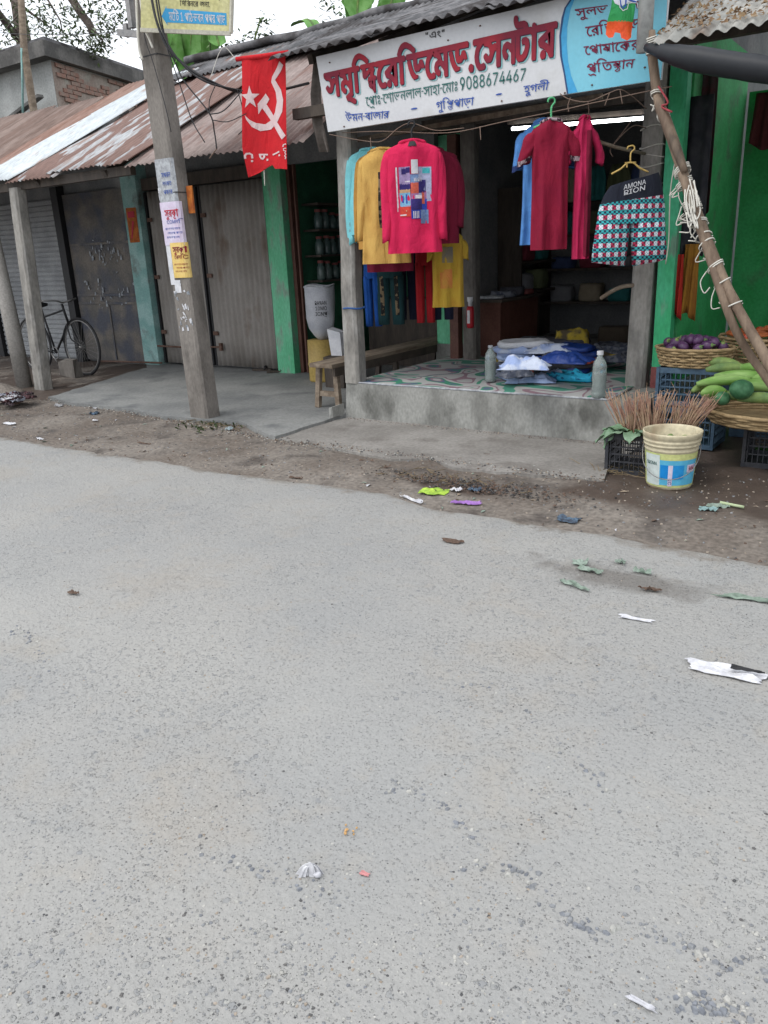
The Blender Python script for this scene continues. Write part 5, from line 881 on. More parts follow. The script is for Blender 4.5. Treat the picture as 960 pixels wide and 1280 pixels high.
# patterned shorts
def shortmat():
    m = bpy.data.materials.new('pinwheel_check_cloth'); m.use_nodes = True; n = m.node_tree.nodes; L = m.node_tree.links; p = n['Principled BSDF']; p.inputs['Roughness'].default_value = .95
    tc = n.new('ShaderNodeTexCoord').outputs['Object']; mp = n.new('ShaderNodeMapping'); mp.inputs['Rotation'].default_value = (0, 0, 0); mp.inputs['Scale'].default_value = (1, .001, 1); mp.inputs['Location'].default_value = (.003, .0003, .004); L.new(tc, mp.inputs[0])
    def mth(op, a, b=0):
        x = n.new('ShaderNodeMath'); x.operation = op
        for k, v in enumerate((a, b)):
            if hasattr(v, 'links'): L.new(v, x.inputs[k])
            else: x.inputs[k].default_value = v
        return x.outputs[0]
    def mixc(f, a, b):
        x = n.new('ShaderNodeMix'); x.data_type = 'RGBA'
        for k, v in ((0, f), (6, a), (7, b)):
            if hasattr(v, 'links'): L.new(v, x.inputs[k])
            else: x.inputs[k].default_value = v
        return x.outputs[2]
    sp = n.new('ShaderNodeSeparateXYZ'); L.new(tc, sp.inputs[0]); X, Z = sp.outputs[0], sp.outputs[2]
    par = lambda v, s, o=0: mth('FLOORED_MODULO', mth('FLOOR', mth('MULTIPLY', mth('ADD', v, 10 + o), 1 / s)), 2)
    ck = lambda s, o=0: mth('ABSOLUTE', mth('SUBTRACT', par(X, s, o), par(Z, s, o)))
    row, colm, fine_ = par(Z, .030), par(X, .027), ck(.0098)
    wr = mixc(colm, mixc(fine_, (.62, .64, .68, 1), (.30, .42, .48, 1)), mixc(ck(.0135), (.42, .02, .07, 1), (.10, .01, .03, 1)))
    tl_ = mixc(ck(.015, .005), (.03, .34, .36, 1), (.012, .02, .05, 1))
    L.new(mixc(row, tl_, wr), p.inputs['Base Color']); return m
sm_ = shortmat(); SH = thing('patterned_shorts', 'teal, white and red patterned shorts with a black waistband, hanging at the right post', 'shorts', (0, 0, 0)); SH['_o'] = (0., 0., 0.)
def sr(cx_, hw, hd, z, sl_=0): return [V((cx_ + hw * math.copysign(abs(math.cos(a)) ** .8, math.cos(a)), hd * math.sin(a) + .008 * math.sin(math.cos(a) * 8 + z * 20), z + sl_ * hw * math.cos(a) )) for a in [2 * math.pi * i / 36 for i in range(36)]]
mb = MB(); mb.smooth = True; mb.loft([sr(.01, .165, .05, .0, .22), sr(.0, .195, .06, -.05, .22), sr(0, .215, .065, -.13, .10)], cap=False); wb = mb.build('waistband', cloth('black_waistband', (.015, .018, .03, 1)), SH)
mb = MB(); mb.smooth = True; mb.loft([sr(0, .216, .0655, -.128, .10), sr(0, .232, .068, -.2, .04), sr(0, .238, .07, -.28, 0)], cap=False); mb.build('hip', sm_, SH)
for sg_ in (-1, 1):
    mb = MB(); mb.smooth = True; mb.loft([sr(sg_ * .118, .120, .068, -.262, 0), sr(sg_ * .125, .122, .068, -.34, sg_ * .05), sr(sg_ * .138, .120, .066, -.46, sg_ * .12), sr(sg_ * .145, .118, .064, -.54, sg_ * .16)]); mb.build('leg', sm_, SH)
for k_, s_ in enumerate(('ADIDR'[:0] + 'AMONA', 'RIONA'[:4])):
    text(s_, lambda a, v, d: V((-.075 + .15 * a, -.068 - d, -.052 - .036 * k_ + .028 * v + .03 * (a - .5))), 'paperw', SH, 'lettering', bold=.012)
at(SH, P(791, 224, 5.56), R(30), sc=(.94, 1, .98))
# twine line under the sign, stick and tube light
TW = thing('hanging_line', 'sagging brown twine line strung under the signboard with short hanging ends', 'line', (-3, 5.5, 2.3))
def tw(*pts, r=.0035, m='twine'): cable(list(pts), r, m, TW, 'twine', 4, 5)
tw(P(412, 168, 5.5), P(455, 176, 5.5), P(478, 176, 5.5), P(498, 160, 5.48), P(515, 154, 5.46), P(545, 163, 5.5), P(580, 160, 5.5))
tw(P(428, 166, 5.55), P(480, 164, 5.5), P(560, 166, 5.5), P(630, 152, 5.5), P(700, 138, 5.5), P(735, 130, 5.5), P(800, 116, 5.5), P(840, 108, 5.5))
tw(P(700, 117, 5.5), P(712, 124, 5.5), P(735, 127, 5.5), P(762, 116, 5.5), P(776, 112, 5.5), P(790, 120, 5.6), P(808, 136, 5.8))
tw(P(735, 127, 5.5), P(736, 140, 5.55), P(734, 150, 5.6)); tw(P(463, 172, 5.5), P(464, 186, 5.5)); tw(P(713, 122, 5.5), P(710, 132, 5.5), P(711, 140, 5.5)); tw(P(600, 158, 5.5), P(601, 175, 5.5)); tw(P(762, 116, 5.5), P(756, 132, 5.5)); tw(P(775, 112, 5.5), P(778, 130, 5.5))
tw(P(808, 160, 6.2), P(790, 158, 6.0), P(764, 185, 5.9), P(766, 196, 5.9)); tw(P(790, 150, 6.0), P(764, 184, 5.9)); tw(P(803, 192, 6.3), P(830, 196, 6.2), r=.003, m='string')
mb = MB(); mb.tube([P(739, 174, 5.75), P(770, 184, 5.9), P(806, 192, 6.25)], [.012, .013, .012], 7); tag(mb.build('hanging_stick', 'wood', smooth=True), 'short bare stick tied across beside the right post, carrying the yellow hanger', 'stick')
TL = thing('tube_light', 'lit white fluorescent tube light under the shop ceiling', 'lamp', P(725, 155, 6.6))
mb = MB(); mb.tube([P(640, 161, 6.6), P(806, 147.5, 6.6)], .013, 10); mb.build('tube', emit('lit_tube', (.95, .98, 1, 1), 7.0), TL, smooth=True)
mb = MB(); a_, b_ = P(634, 156, 6.62), P(812, 142, 6.62); mb.beam(a_ + V((0, .02, .02)), b_ + V((0, .02, .02)), .03, .035); mb.build('batten', 'darkwood', TL)
mb = MB(); mb.beam((-4.4, 6.0, 2.40), (-2.2, 6.0, 2.46), .03, .035); tag(mb.build('batten_rail', 'wood'), 'thin wooden rail running under the ceiling behind the hanging clothes', 'rail')
mb = MB(); mb.tube(bez([P(751, 373, 6.3), P(765, 364, 6.3), P(780, 358, 6.35), P(800, 356, 6.45)], 4), [.016] * 20, 8); tag(mb.build('bent_stick', 'wood', smooth=True), 'pale bent stick poking out left of the right post', 'stick')
# bamboo poles tied with twine on the right
BP = thing('tied_bamboo', 'pair of brown bamboo poles bound together with white twine, slanting down to the right', 'bamboo', P(958, 450, 4.9))
bp = [P(812, 40, 5.3), P(822, 120, 5.28), P(835, 160, 5.22), P(862, 240, 5.15), P(902, 345, 5.02), P(930, 400, 4.95), P(962, 455, 4.88), P(1010, 545, 4.78)]
mb = MB(); mb.tube(bez(bp, 4), [.029 + .004 * noise.noise(V((k * .7, 0, 2))) + (.004 if k % 6 == 0 else 0) for k in range(29)], 10); mb.build('bamboo_stem', 'bamboo', BP, smooth=True)
bp2 = [P(852, 215, 5.12), P(880, 300, 5.06), P(912, 395, 4.95), P(935, 440, 5.0), P(955, 468, 5.0), P(990, 520, 5.0)]
mb = MB(); mb.tube(bez(bp2, 4), .024, 9); mb.build('bamboo_stem', 'bamboo', BP, smooth=True)
bp3 = [P(820, 120, 5.24), P(838, 165, 5.18), P(856, 215, 5.1)]
mb = MB(); mb.tube(bez(bp3, 4), [.018, .03, .032, .032, .03, .03, .028, .024, .02], 9); mb.build('bamboo_stub', 'bamboo', BP, smooth=True)
def tie(i, px, py, r=.045, turns=2, tails=1):
    sm = bez(bp, 12); prj = lambda q: (lambda c_: c_[1] / c_[2] * F + CY)(MW.T @ (np.array(q) - CAM)); kk = min(range(1, len(sm) - 1), key=lambda j: abs(prj(sm[j]) - py)); c = sm[kk]; mb = MB(); pts = []
    ax = (sm[kk + 1] - sm[kk - 1]).normalized()
    if py > 210: c = c + V((-.012, .01, -.006))
    a1 = V((1, .3, 0)); a1 = (a1 - ax * a1.dot(ax)).normalized(); a2 = ax.cross(a1)
    for k in range(turns * 14 + 1):
        an = 2 * math.pi * k / 14; pts.append(c + (a1 * math.cos(an) + a2 * math.sin(an)) * r * (1 + .10 * noise.noise(V((k * .7, i, 0)))) + ax * (.012 * turns * k / (turns * 14) + .01 * math.sin(an + i)))
    mb.tube(pts, .0045, 5); mb.build('twine_tie', 'string', BP, smooth=True)
    for j in range(tails):
        e = c + a1 * r * u(-1, 1) - a2 * r * 1.1; mb = MB(); l = u(.05, .13); mb.tube(bez([e, e + V((u(-.03, .03), -.01, -l * .5)), e + V((u(-.05, .05), -.015, -l)), e + V((u(-.03, .04), -.01, -l * u(.7, 1)))], 4), .004, 4); mb.build('twine_tail', 'string', BP, smooth=True)
random.seed(5)
for i, (px, py, tt, tl_) in enumerate([(816, 42, 4, 0), (817, 62, 3, 1), (822, 112, 2, 2), (830, 142, 2, 0), (852, 208, 3, 2), (858, 228, 3, 3), (864, 244, 3, 3), (868, 258, 2, 3), (874, 272, 2, 2), (882, 292, 1, 1), (886, 306, 1, 1), (894, 330, 2, 1), (906, 353, 1, 2), (917, 378, 1, 0)]): tie(i, px, py, .047 if py > 200 else .034, tt, tl_)
for k in range(9):
    x0 = 850 + u(0, 18); y0 = 205 + u(0, 45); mb = MB(); mb.tube(bez([P(x0, y0, 5.05), P(x0 + u(-4, 10), y0 + u(10, 25), 5.03), P(x0 + u(-3, 12), y0 + u(28, 48), 5.02), P(x0 + u(0, 8), y0 + u(10, 30), 5.03)], 5), .0045, 4); mb.build('twine_loop', 'string', BP, smooth=True)
mb = MB(); mb.tube(bez([P(823, 108, 5.22), P(835, 128, 5.18), P(826, 133, 5.2), P(840, 140, 5.15)], 4), .006, 5); mb.build('red_twine', mat('red_twine', (.3, .05, .06, 1)), BP, smooth=True)
mb = MB(); mb.tube(bez([P(846, 190, 5.2), P(838, 240, 5.3), P(836, 300, 5.5), P(832, 330, 5.6)], 5), .004, 4); mb.build('twine_tail', 'string', BP, smooth=True)
# ------------------------------------------------------------------ things on the plinth and pavement
random.seed(11)
def carpetmat():
    m = bpy.data.materials.new('printed_plastic_mat'); m.use_nodes = True; n = m.node_tree.nodes; L = m.node_tree.links; p = n['Principled BSDF']; p.inputs['Roughness'].default_value = .7
    g = n.new('ShaderNodeNewGeometry'); mp = n.new('ShaderNodeMapping'); mp.inputs['Scale'].default_value = (1.0, 1.0, 1); mp.inputs['Rotation'].default_value = (0, 0, .7); L.new(g.outputs['Position'], mp.inputs[0])
    w_ = n.new('ShaderNodeTexNoise'); w_.inputs['Scale'].default_value = 2.1; w_.inputs['Detail'].default_value = .6; w_.inputs['Distortion'].default_value = .9; L.new(mp.outputs[0], w_.inputs['Vector'])
    r = n.new('ShaderNodeValToRGB'); r.color_ramp.interpolation = 'CONSTANT'; e = r.color_ramp.elements
    cols = [(.0, (.40, .41, .40, 1)), (.30, (.06, .24, .17, 1)), (.36, (.38, .38, .37, 1)), (.44, (.24, .15, .18, 1)), (.48, (.42, .42, .41, 1)), (.54, (.05, .24, .15, 1)), (.58, (.11, .14, .22, 1)), (.62, (.27, .17, .20, 1)), (.66, (.40, .40, .39, 1)), (.74, (.06, .24, .17, 1))]
    e[0].position, e[0].color = cols[0]; e[1].position, e[1].color = cols[1]
    for a, c_ in cols[2:]: x = e.new(a); x.color = c_
    L.new(w_.outputs['Fac'], r.inputs[0]); L.new(r.outputs[0], p.inputs['Base Color']); return m
CA = thing('floor_mat', 'printed plastic floor mat with green, white and maroon swirls covering the shop plinth', 'mat', (-3.2, 6.8, .355))
mb = MB(); mb.smooth = True; mb.grid(lambda a, b: V((-4.40 + 2.42 * a + .015 * noise.noise(V((b * 5, 1, 0))), 5.775 + 2.25 * b + .02 * noise.noise(V((a * 7, 0, 3))), .358 + .006 * abs(noise.noise(V((a * 9, b * 9, 0)))))), 40, 30, th=V((0, 0, -.005))); mb.build('sheet', carpetmat(), CA)
mb = MB()
mb.tube([V((-4.40 + 2.42 * i / 30, 5.772 + .02 * noise.noise(V((i / 30 * 7, 0, 3))), .360)) for i in range(31)], .009, 6); mb.build('front_hem', 'greyp', CA, smooth=True)
mb = MB(); mb.tube([(-1.98, 5.77, .362), (-1.975, 6.3, .362)], .009, 6); mb.build('side_hem', 'greyp', CA, smooth=True)
glass = flat('clear_plastic', (.62, .70, .68, 1), .12, trans=.75, fine=0); waterm = flat('cloudy_water', (.45, .50, .48, 1), .2, trans=.5, fine=0)
def bottle(label, loc, h, capm):
    t = thing('water_bottle', label, 'bottle', loc)
    r = h * .155; x, y, z = loc
    mb = MB(); mb.lathe(loc, [(r * .8, 0), (r, .01), (r, h * .12), (r * .93, h * .16), (r, h * .2), (r * .93, h * .3), (r, h * .36), (r, h * .55), (r * .9, h * .62), (r * .98, h * .66), (r * .8, h * .78), (r * .38, h * .88), (r * .36, h * .93)], 20); mb.build('body', glass, t, smooth=True)
    mb = MB(); mb.lathe(V(loc) + V((0, 0, .004)), [(r * .75, 0), (r * .86, .01), (r * .84, h * .5)], 16); mb.build('water', waterm, t, smooth=True)
    mb = MB(); mb.lathe(V(loc) + V((0, 0, h * .92)), [(r * .45, 0), (r * .45, h * .08)] if capm == 'paperw' else [(r * .42, 0), (r * .40, h * .06)], 14); mb.build('cap', capm, t)
b1 = onz(613, 477, .365); b2 = onz(748, 497, .365)
bottle('clear water bottle with grey cap at the middle of the mat front', b1, .32, 'greyp'); bottle('clear water bottle with white cap at the right corner of the mat', b2, .35, 'paperw')
def rrect(cx_, cy_, hx, hy, z, n=24, e=.45, rot=0):
    o = []
    for k in range(n):
        a = 2 * math.pi * k / n; x = hx * math.copysign(abs(math.cos(a)) ** e, math.cos(a)); y = hy * math.copysign(abs(math.sin(a)) ** e, math.sin(a))
        o.append(V((cx_ + x * math.cos(rot) - y * math.sin(rot), cy_ + x * math.sin(rot) + y * math.cos(rot), z)))
    return o
def bundle(name, label, cat, loc, hx, hy, h, m, rot=0, seed=0, layers=1, group=None, tilt=(0, 0), crump=.012, par=None, lab2=None):
    t = thing(name, label, cat, loc, group) if layers > 1 or lab2 else None
    out = None
    for k in range(layers):
        z0 = h / layers * k; hh = h / layers; mb = MB(); mb.smooth = True; rings = []
        for q, s_ in ((0, .93), (.15, 1), (.5, 1.02), (.85, 1), (1, .93), (1.02, .6), (1.02, .25)):
            r = rrect(loc[0] + (.035 * math.sin(k * 5 + seed) if layers > 1 else 0), loc[1], hx * s_, hy * s_, loc[2] + z0 + hh * min(q, 1), rot=rot + (.28 * math.sin(k * 3 + seed) if layers > 1 else 0))
            rings.append([p + V((crump * noise.noise(p * 9 + V((seed, k, 0))), crump * noise.noise(p * 9 + V((seed, 5, k))), (crump * 1.3 * noise.noise(p * 12 + V((seed, k, 9))) if q > .5 else 0) + (p.x - loc[0]) * tilt[0] + (p.y - loc[1]) * tilt[1])) for p in r])
        mb.loft(rings); mm_ = m[k % len(m)] if isinstance(m, (list, tuple)) and not isinstance(m, str) else m
        if t: mb.build('layer', mm_, t)
        else: out = tag(mb.build(name, mm_, org=tuple(loc)), label, cat, group)
    return t or out
Z0 = .366
def fz(px, py, z=Z0): return tuple(onz(px, py, z))
pw_ = cloth('white_blue_cotton', (.50, .55, .66, 1), (.30, .38, .60, 1), lo=.45, hi=.55, scale=8); pb = cloth('pale_blue_cotton', (.28, .38, .62, 1), (.42, .50, .70, 1)); pn = cloth('deep_blue_packet', (.01, .035, .17, 1), (.02, .05, .22, 1), rough=.35); pc = mat('cyan_print_cotton', (.03, .42, .66, 1), (.01, .10, .22, 1), 26, .7, .3, 60, lo=.55, hi=.6)
pdk = cloth('charcoal_cotton', (.05, .05, .06, 1), (.10, .10, .12, 1)); pye = cloth('dull_yellow_cotton', (.42, .31, .04, 1), (.10, .08, .05, 1), lo=.45, hi=.6); pgr = cloth('grey_stripe_cotton', (.16, .17, .20, 1), (.07, .08, .11, 1), scale=20, lo=.45, hi=.55); prd = cloth('orange_red_cotton', (.50, .10, .06, 1))
GP = 'folded clothes heaped on the mat'
bundle('folded_shirts', 'loose stack of pale blue and white folded shirts at the left of the heap', 'clothes', fz(652, 472), .22, .14, .12, [pb, pw_, pgr], .5, 1, 3, GP, crump=.03)
bundle('folded_shirts', 'white and blue shirts piled high at the back left of the heap', 'clothes', fz(655, 462), .24, .16, .27, [pb, 'paperw', pb, pw_, 'paperw'], .2, 2, 5, GP, crump=.035)
bundle('folded_shirts', 'striped grey shirts sliding off the front of the heap', 'clothes', fz(665, 474), .20, .10, .10, [pgr, pw_, pgr], .7, 3, 3, GP, tilt=(0, .2), crump=.03)
bundle('folded_garment', 'small orange red folded garment tucked in the middle of the heap', 'clothes', fz(657, 466, .45), .07, .06, .05, prd, .3, 4, 1, GP)
bundle('garment_packet', 'deep blue shirt packet with a white label standing in the heap', 'clothes', fz(712, 466), .21, .14, .25, [pn, pdk, prd, pn, pn], .25, 5, 5, GP, crump=.02)
bundle('garment_packet', 'dark blue packet beside the striped shirts', 'clothes', fz(683, 468), .13, .12, .17, [pn, pdk, pn], .5, 6, 3, GP, crump=.025)
bundle('cyan_garment', 'bright cyan printed garment folded flat in front of the dark blue packet', 'clothes', fz(712, 475), .21, .09, .06, pc, .10, 7, 1, GP, crump=.04)
bundle('folded_garment', 'dull yellow garment crumpled at the back of the heap', 'clothes', fz(715, 446, .40), .16, .10, .26, pye, .2, 8, 1, GP, crump=.04)
bundle('folded_garment', 'charcoal garments heaped behind the white and blue shirts', 'clothes', fz(690, 450), .36, .16, .22, [pdk, pgr, pdk], .1, 9, 3, GP, crump=.03)
bundle('folded_garment', 'grey striped garments lying right of the heap with a yellow patch', 'clothes', fz(768, 450), .26, .14, .15, [pgr, pdk, pgr], -.1, 10, 3, GP, crump=.03)
bundle('folded_garment', 'yellow garment on top of the grey striped garments', 'clothes', fz(762, 447, .47), .09, .05, .04, pye, .1, 12, 1, GP, crump=.02)
bundle('folded_garment', 'yellow cloth peeping out behind the left water bottle', 'clothes', fz(622, 452), .09, .06, .06, pye, .1, 13, 1, GP, crump=.02)
mb = MB(); q = fz(704, 447, .52); mb.box((q[0] - .03, q[1] - .12, q[2] - .01), (q[0] + .02, q[1] - .11, q[2] + .02)); 
RB = bundle('carton', 'small red printed carton in the dark behind the heap', 'carton', fz(708, 432), .08, .07, .15, cloth('red_carton', (.18, .03, .035, 1), (.10, .02, .03, 1)), .1, 14, 1, crump=.003)
bundle('carton', 'brown cardboard carton in the dark near the right post', 'carton', fz(768, 436), .17, .12, .24, cloth('brown_carton', (.07, .055, .04, 1)), .1, 15, 1, crump=.004)
def tumble(label, px, py, z, l, w_, h, m, rz, seed):
    q = onz(px, py, z); 
    def fn(a, b):
        x, y = a - .5, b - .5; e = max(0, 1 - (abs(x) * 2) ** 3) * max(0, 1 - (abs(y) * 2) ** 3); n1 = noise.noise(V((a * 4, b * 4, seed))); n2 = 1 - abs(noise.noise(V((a * 5 + 3, b * 6, seed * 2)))) * 2.4
        return V((x * l * (1 + .35 * n1), y * w_ * (1 + .35 * noise.noise(V((a * 3, b * 3, seed + 9)))), h * e * (.55 + .45 * n1) + .035 * e * n2 + .006))
    mb = MB(); mb.smooth = True; mb.grid(fn, 26, 20, th=V((0, 0, -.006))); o = mb.build('tumbled_garment', m, org=(0, 0, 0)); tag(o, label, 'clothes', GP); at(o, q, rz)
tumble('white shirt tumbled open over the left of the heap', 654, 460, .60, .36, .24, .10, pw_, .3, 1.3)
tumble('pale blue shirt sprawled on the mat right of the left bottle', 664, 477, .37, .40, .20, .08, pb, .4, 4.1)
tumble('grey striped shirt sliding off the heap towards the left bottle', 645, 470, .44, .30, .20, .08, pgr, .8, 7.7)
tumble('deep blue shirt thrown over the top of the blue packets', 706, 452, .58, .40, .28, .07, pn, .1, 2.9)
tumble('charcoal shirt crumpled between the white shirt and the blue packets', 684, 458, .50, .30, .26, .10, pdk, .9, 5.5)
tumble('striped grey cloth spread at the right of the heap', 765, 450, .44, .50, .30, .09, pgr, .0, 6.2)
tumble('white cloth spread at the back of the heap', 690, 440, .56, .42, .26, .07, pw_, .2, 8.4)
tumble('small white garment at the back right of the heap', 742, 442, .46, .28, .2, .08, pgr, .5, 9.9)
# counter at the left
CT = thing('counter', 'red brown wooden counter with papers on top behind the inner post', 'counter', (-4.0, 8.2, .352))
mb = MB(); mb.box((-4.18, 7.75, .352), (-3.86, 8.7, .92)); mb.build('cabinet', mat('red_brown_board', (.10, .04, .028, 1), (.13, .055, .04, 1), 5, .6, .1, 40), CT)
mb = MB(); mb.box((-4.22, 7.70, .922), (-3.82, 8.74, .95)); mb.build('top', 'darkwood', CT)
for i, (dx, dy, m_, h_) in enumerate([(0, .1, 'greyp', .03), (.02, .35, pgr, .06), (-.02, .65, pdk, .09), (.0, .85, 'maroonp', .05)]): bundle('paper_stack', ['pile of grey papers on the front end of the counter', 'folded grey cloth in the middle of the counter', 'black cloth pile towards the back of the counter', 'maroon box at the far end of the counter'][i], 'stack', (-4.02 + dx, 7.75 + dy, .952), .13, .09, h_, m_, u(-.3, .3), 20 + i)
for i, (px, m_, lb) in enumerate([(632, flat('teal_bottle_glass', (.01, .12, .11, 1), .3), 'teal bottle'), (641, flat('orange_bottle', (.40, .09, .02, 1), .4), 'orange bottle'), (651, 'jar', 'smoky jar')]):
    t = thing('store_bottle', lb + ' standing on the dark shelf behind the counter', 'bottle', (0, 0, 0)); q = onz(px, 366, .96); q = P(px, 366, 9.0)
    t.location = q; t['_o'] = tuple(q); mb = MB(); mb.lathe(q, [(.04, 0), (.045, .02), (.045, .20), (.02, .26), (.02, .29)], 12); mb.build('body', m_, t, smooth=True); mb = MB(); mb.lathe(q + V((0, 0, .29)), [(.024, 0), (.024, .03)], 10); mb.build('cap', 'black', t)
FE = thing('red_flask', 'small red and white flask hanging on the inner grey post', 'flask', P(588, 408, 7.38)); q = P(588, 410, 7.38)
mb = MB(); mb.lathe(q, [(.03, 0), (.038, .02), (.038, .19), (.028, .22)], 12); mb.build('body', flat('red_flask_paint', (.40, .02, .03, 1), .4), FE, smooth=True); mb = MB(); mb.lathe(q + V((0, 0, .22)), [(.022, 0), (.022, .04), (.03, .05), (.03, .09)], 12); mb.build('neck', 'paperw', FE, smooth=True); mb = MB(); mb.box(q + V((-.015, -.041, .05)), q + V((.015, -.036, .18))); mb.build('label', 'paperw', FE)
# shelves with folded stock
SF = thing('stock_shelf', 'dark wooden stock shelving along the back wall of the clothes shop', 'shelf', (-3.1, 9.95, .352))
for z in (.75, 1.15, 1.55, 1.95): mb = MB(); mb.box((-4.3, 9.75, z), (-1.9, 10.08, z + .03)); mb.build('shelf_board', 'darkwood', SF)
for x in (-4.34, -3.1, -1.88): mb = MB(); mb.box((x, 9.74, .352), (x + .04, 10.09, 2.1)); mb.build('upright', 'darkwood', SF)
SL = thing('side_shelf', 'dark side shelving behind the counter filled with folded stock', 'shelf', (-4.25, 9.2, .352))
for z in (.96, 1.3, 1.65, 2.0): mb = MB(); mb.box((-4.38, 8.75, z - .03), (-4.08, 9.72, z)); mb.build('shelf_board', 'darkwood', SL)
mb = MB(); mb.box((-4.38, 8.72, .352), (-4.08, 8.75, 2.1)); mb.build('upright', 'darkwood', SL)
stk = [cloth('stock_' + n_, c_) for n_, c_ in (('grey', (.26, .26, .28, 1)), ('wine', (.22, .04, .06, 1)), ('navy', (.07, .10, .22, 1)), ('olive', (.15, .17, .09, 1)), ('teal', (.04, .20, .20, 1)), ('sand', (.36, .30, .22, 1)))]
nm = ['grey', 'wine red', 'navy', 'olive', 'teal', 'sand']; lv = ['lowest', 'second', 'third', 'top']
for r_, z in enumerate((.78, 1.18, 1.58, 1.98)):
    for k in range(6):
        x = -4.05 + k * .38 + (.06 if k > 2 else 0); i = (r_ * 2 + k * 5) % 6; bundle('stock_stack', 'folded %s stock on the %s board of the back shelving' % (nm[i], lv[r_]), 'stock', (x, 9.9, z), .14, .12, u(.12, .26), stk[i], 0, r_ * 7 + k, 1, 'folded stock on the shelving', crump=.02)
for r_, z in enumerate((.965, 1.305, 1.655)):
    for k in range(2): i = (r_ + k * 3) % 6; bundle('stock_stack', 'folded %s stock on the %s board of the side shelving' % (nm[i], lv[r_]), 'stock', (-4.23, 9.05 + k * .42, z), .12, .15, u(.15, .24), stk[i], 0, 50 + r_ * 7 + k, 1, 'folded stock on the shelving', crump=.02)
# bench
BE = thing('bench', 'long low weathered wooden bench running back along the left end of the plinth', 'bench', (-4.8, 5.9, .06))
mb = MB(); mb.box((-4.93, 5.84, .46), (-4.66, 8.3, .50), .004); mb.build('seat', 'wood', BE)
mb = MB(); mb.box((-4.68, 5.88, .38), (-4.655, 8.28, .46)); mb.build('apron', 'darkwood', BE)
for y in (5.93, 6.95, 8.1):
    for x in (-4.90, -4.70): mb = MB(); mb.beam((x + (.03 if x > -4.8 else -.03), y, .062), (x, y + .02, .46), .05, .045); mb.build('leg', 'wood' if y < 6 else 'darkwood', BE)
mb = MB(); mb.beam((-4.93, 5.94, .20), (-4.67, 5.94, .20), .035, .05); mb.build('stretcher', 'wood', BE)
mb = MB(); mb.box((-4.5, 5.56, .06), (-4.46, 5.74, .16), .01); tag(mb.build('broken_block', 'plinth'), 'small cement block lying at the left foot of the plinth', 'block')
# sack on the yellow drum
SK = thing('white_sack', 'tall white woven sack with open top standing on a yellow drum', 'sack', P(402, 428, 7.3)); q = P(403, 424, 7.3)
mb = MB(); mb.smooth = True; prof = [(.05, 0), (.10, .05), (.155, .13), (.18, .24), (.185, .42), (.185, .60), (.17, .605), (.16, .5)]
mb.loft([[q + V(((r + .010 * math.sin(5 * a + z * 9)) * math.cos(a), (r + .010 * math.sin(4 * a + z * 7)) * .8 * math.sin(a), z + .012 * math.sin(3 * a) * (z > .5))) for a in [2 * math.pi * k / 30 for k in range(30)]] for r, z in prof]); mb.build('bag', mat('woven_plastic', (.46, .47, .50, 1), (.38, .39, .43, 1), 6, .7, .3, 120), SK)
mb = MB(); mb.tube([q + V((.183 * math.cos(a), .147 * math.sin(a), .602 + .012 * math.sin(3 * a))) for a in [2 * math.pi * k / 24 for k in range(25)]], .012, 6); mb.build('rolled_rim', 'greyp', SK, smooth=True)
for i, s_ in enumerate(('RADAN', '10MO', 'ICNP')): text(s_, lambda a, v, d, i=i: q + V((.200 * math.sin(.25 + .75 * a), -.163 * math.cos(.25 + .75 * a), .40 - i * .06 + .04 * v)), 'black', SK, 'print', bold=.01)
DR = thing('yellow_drum', 'pale yellow plastic drum under the white sack', 'drum', (q.x, q.y, .062))
mb = MB(); mb.lathe((q.x - .01, q.y, .062), [(.17, 0), (.175, .02), (.175, .18), (.182, .20), (.175, .22), (.172, q.z - .065)], 24); mb.build('shell', mat('pale_yellow_plastic', (.42, .30, .09, 1), (.36, .25, .08, 1), 3, .5, .05, 40), DR, smooth=True)
qb = P(424, 445, 7.0); mb = MB(); mb.hexa([(qb.x - .07, qb.y - .05, .41), (qb.x + .07, qb.y - .04, .41), (qb.x + .07, qb.y + .05, .41), (qb.x - .07, qb.y + .05, .41)], [(qb.x - .11, qb.y - .05, .70), (qb.x + .06, qb.y - .04, .66), (qb.x + .06, qb.y + .05, .67), (qb.x - .10, qb.y + .05, .71)]); tag(mb.build('paper_bag', 'paperw'), 'white paper bag leaning between the sack and the left post', 'bag')
mb = MB(); mb.box((qb.x - .14, qb.y - .10, .062), (qb.x + .12, qb.y + .12, .405), .01); tag(mb.build('low_stand', 'darkwood'), 'dark low wooden stand beneath the white paper bag', 'stand')
# sandals
for k, (px, py, rz, lb) in enumerate([(328, 463, .3, 'left of a pair of dark worn sandals by the green pillar'), (346, 465, .75, 'right of a pair of dark worn sandals by the green pillar')]):
    q = onz(px, py, .066); t = thing('sandal', lb, 'sandal', q, 'sandals by the green pillar'); t['_o'] = (0., 0., 0.)
    mb = MB(); o = [(-.13, -.035), (-.10, -.045), (0, -.035), (.08, -.05), (.13, -.03), (.14, 0), (.13, .035), (.08, .05), (0, .038), (-.10, .045), (-.13, .035)]; mb.prism(o[::1], 0, .02); mb.build('sole', 'darkwood', t)
    mb = MB(); mb.tube(bez([(.06, -.05, .015), (.05, -.02, .05), (.05, .02, .05), (.06, .05, .015)], 4), .012, 6); mb.build('strap', 'black', t, smooth=True)
    at(t, q, rz)
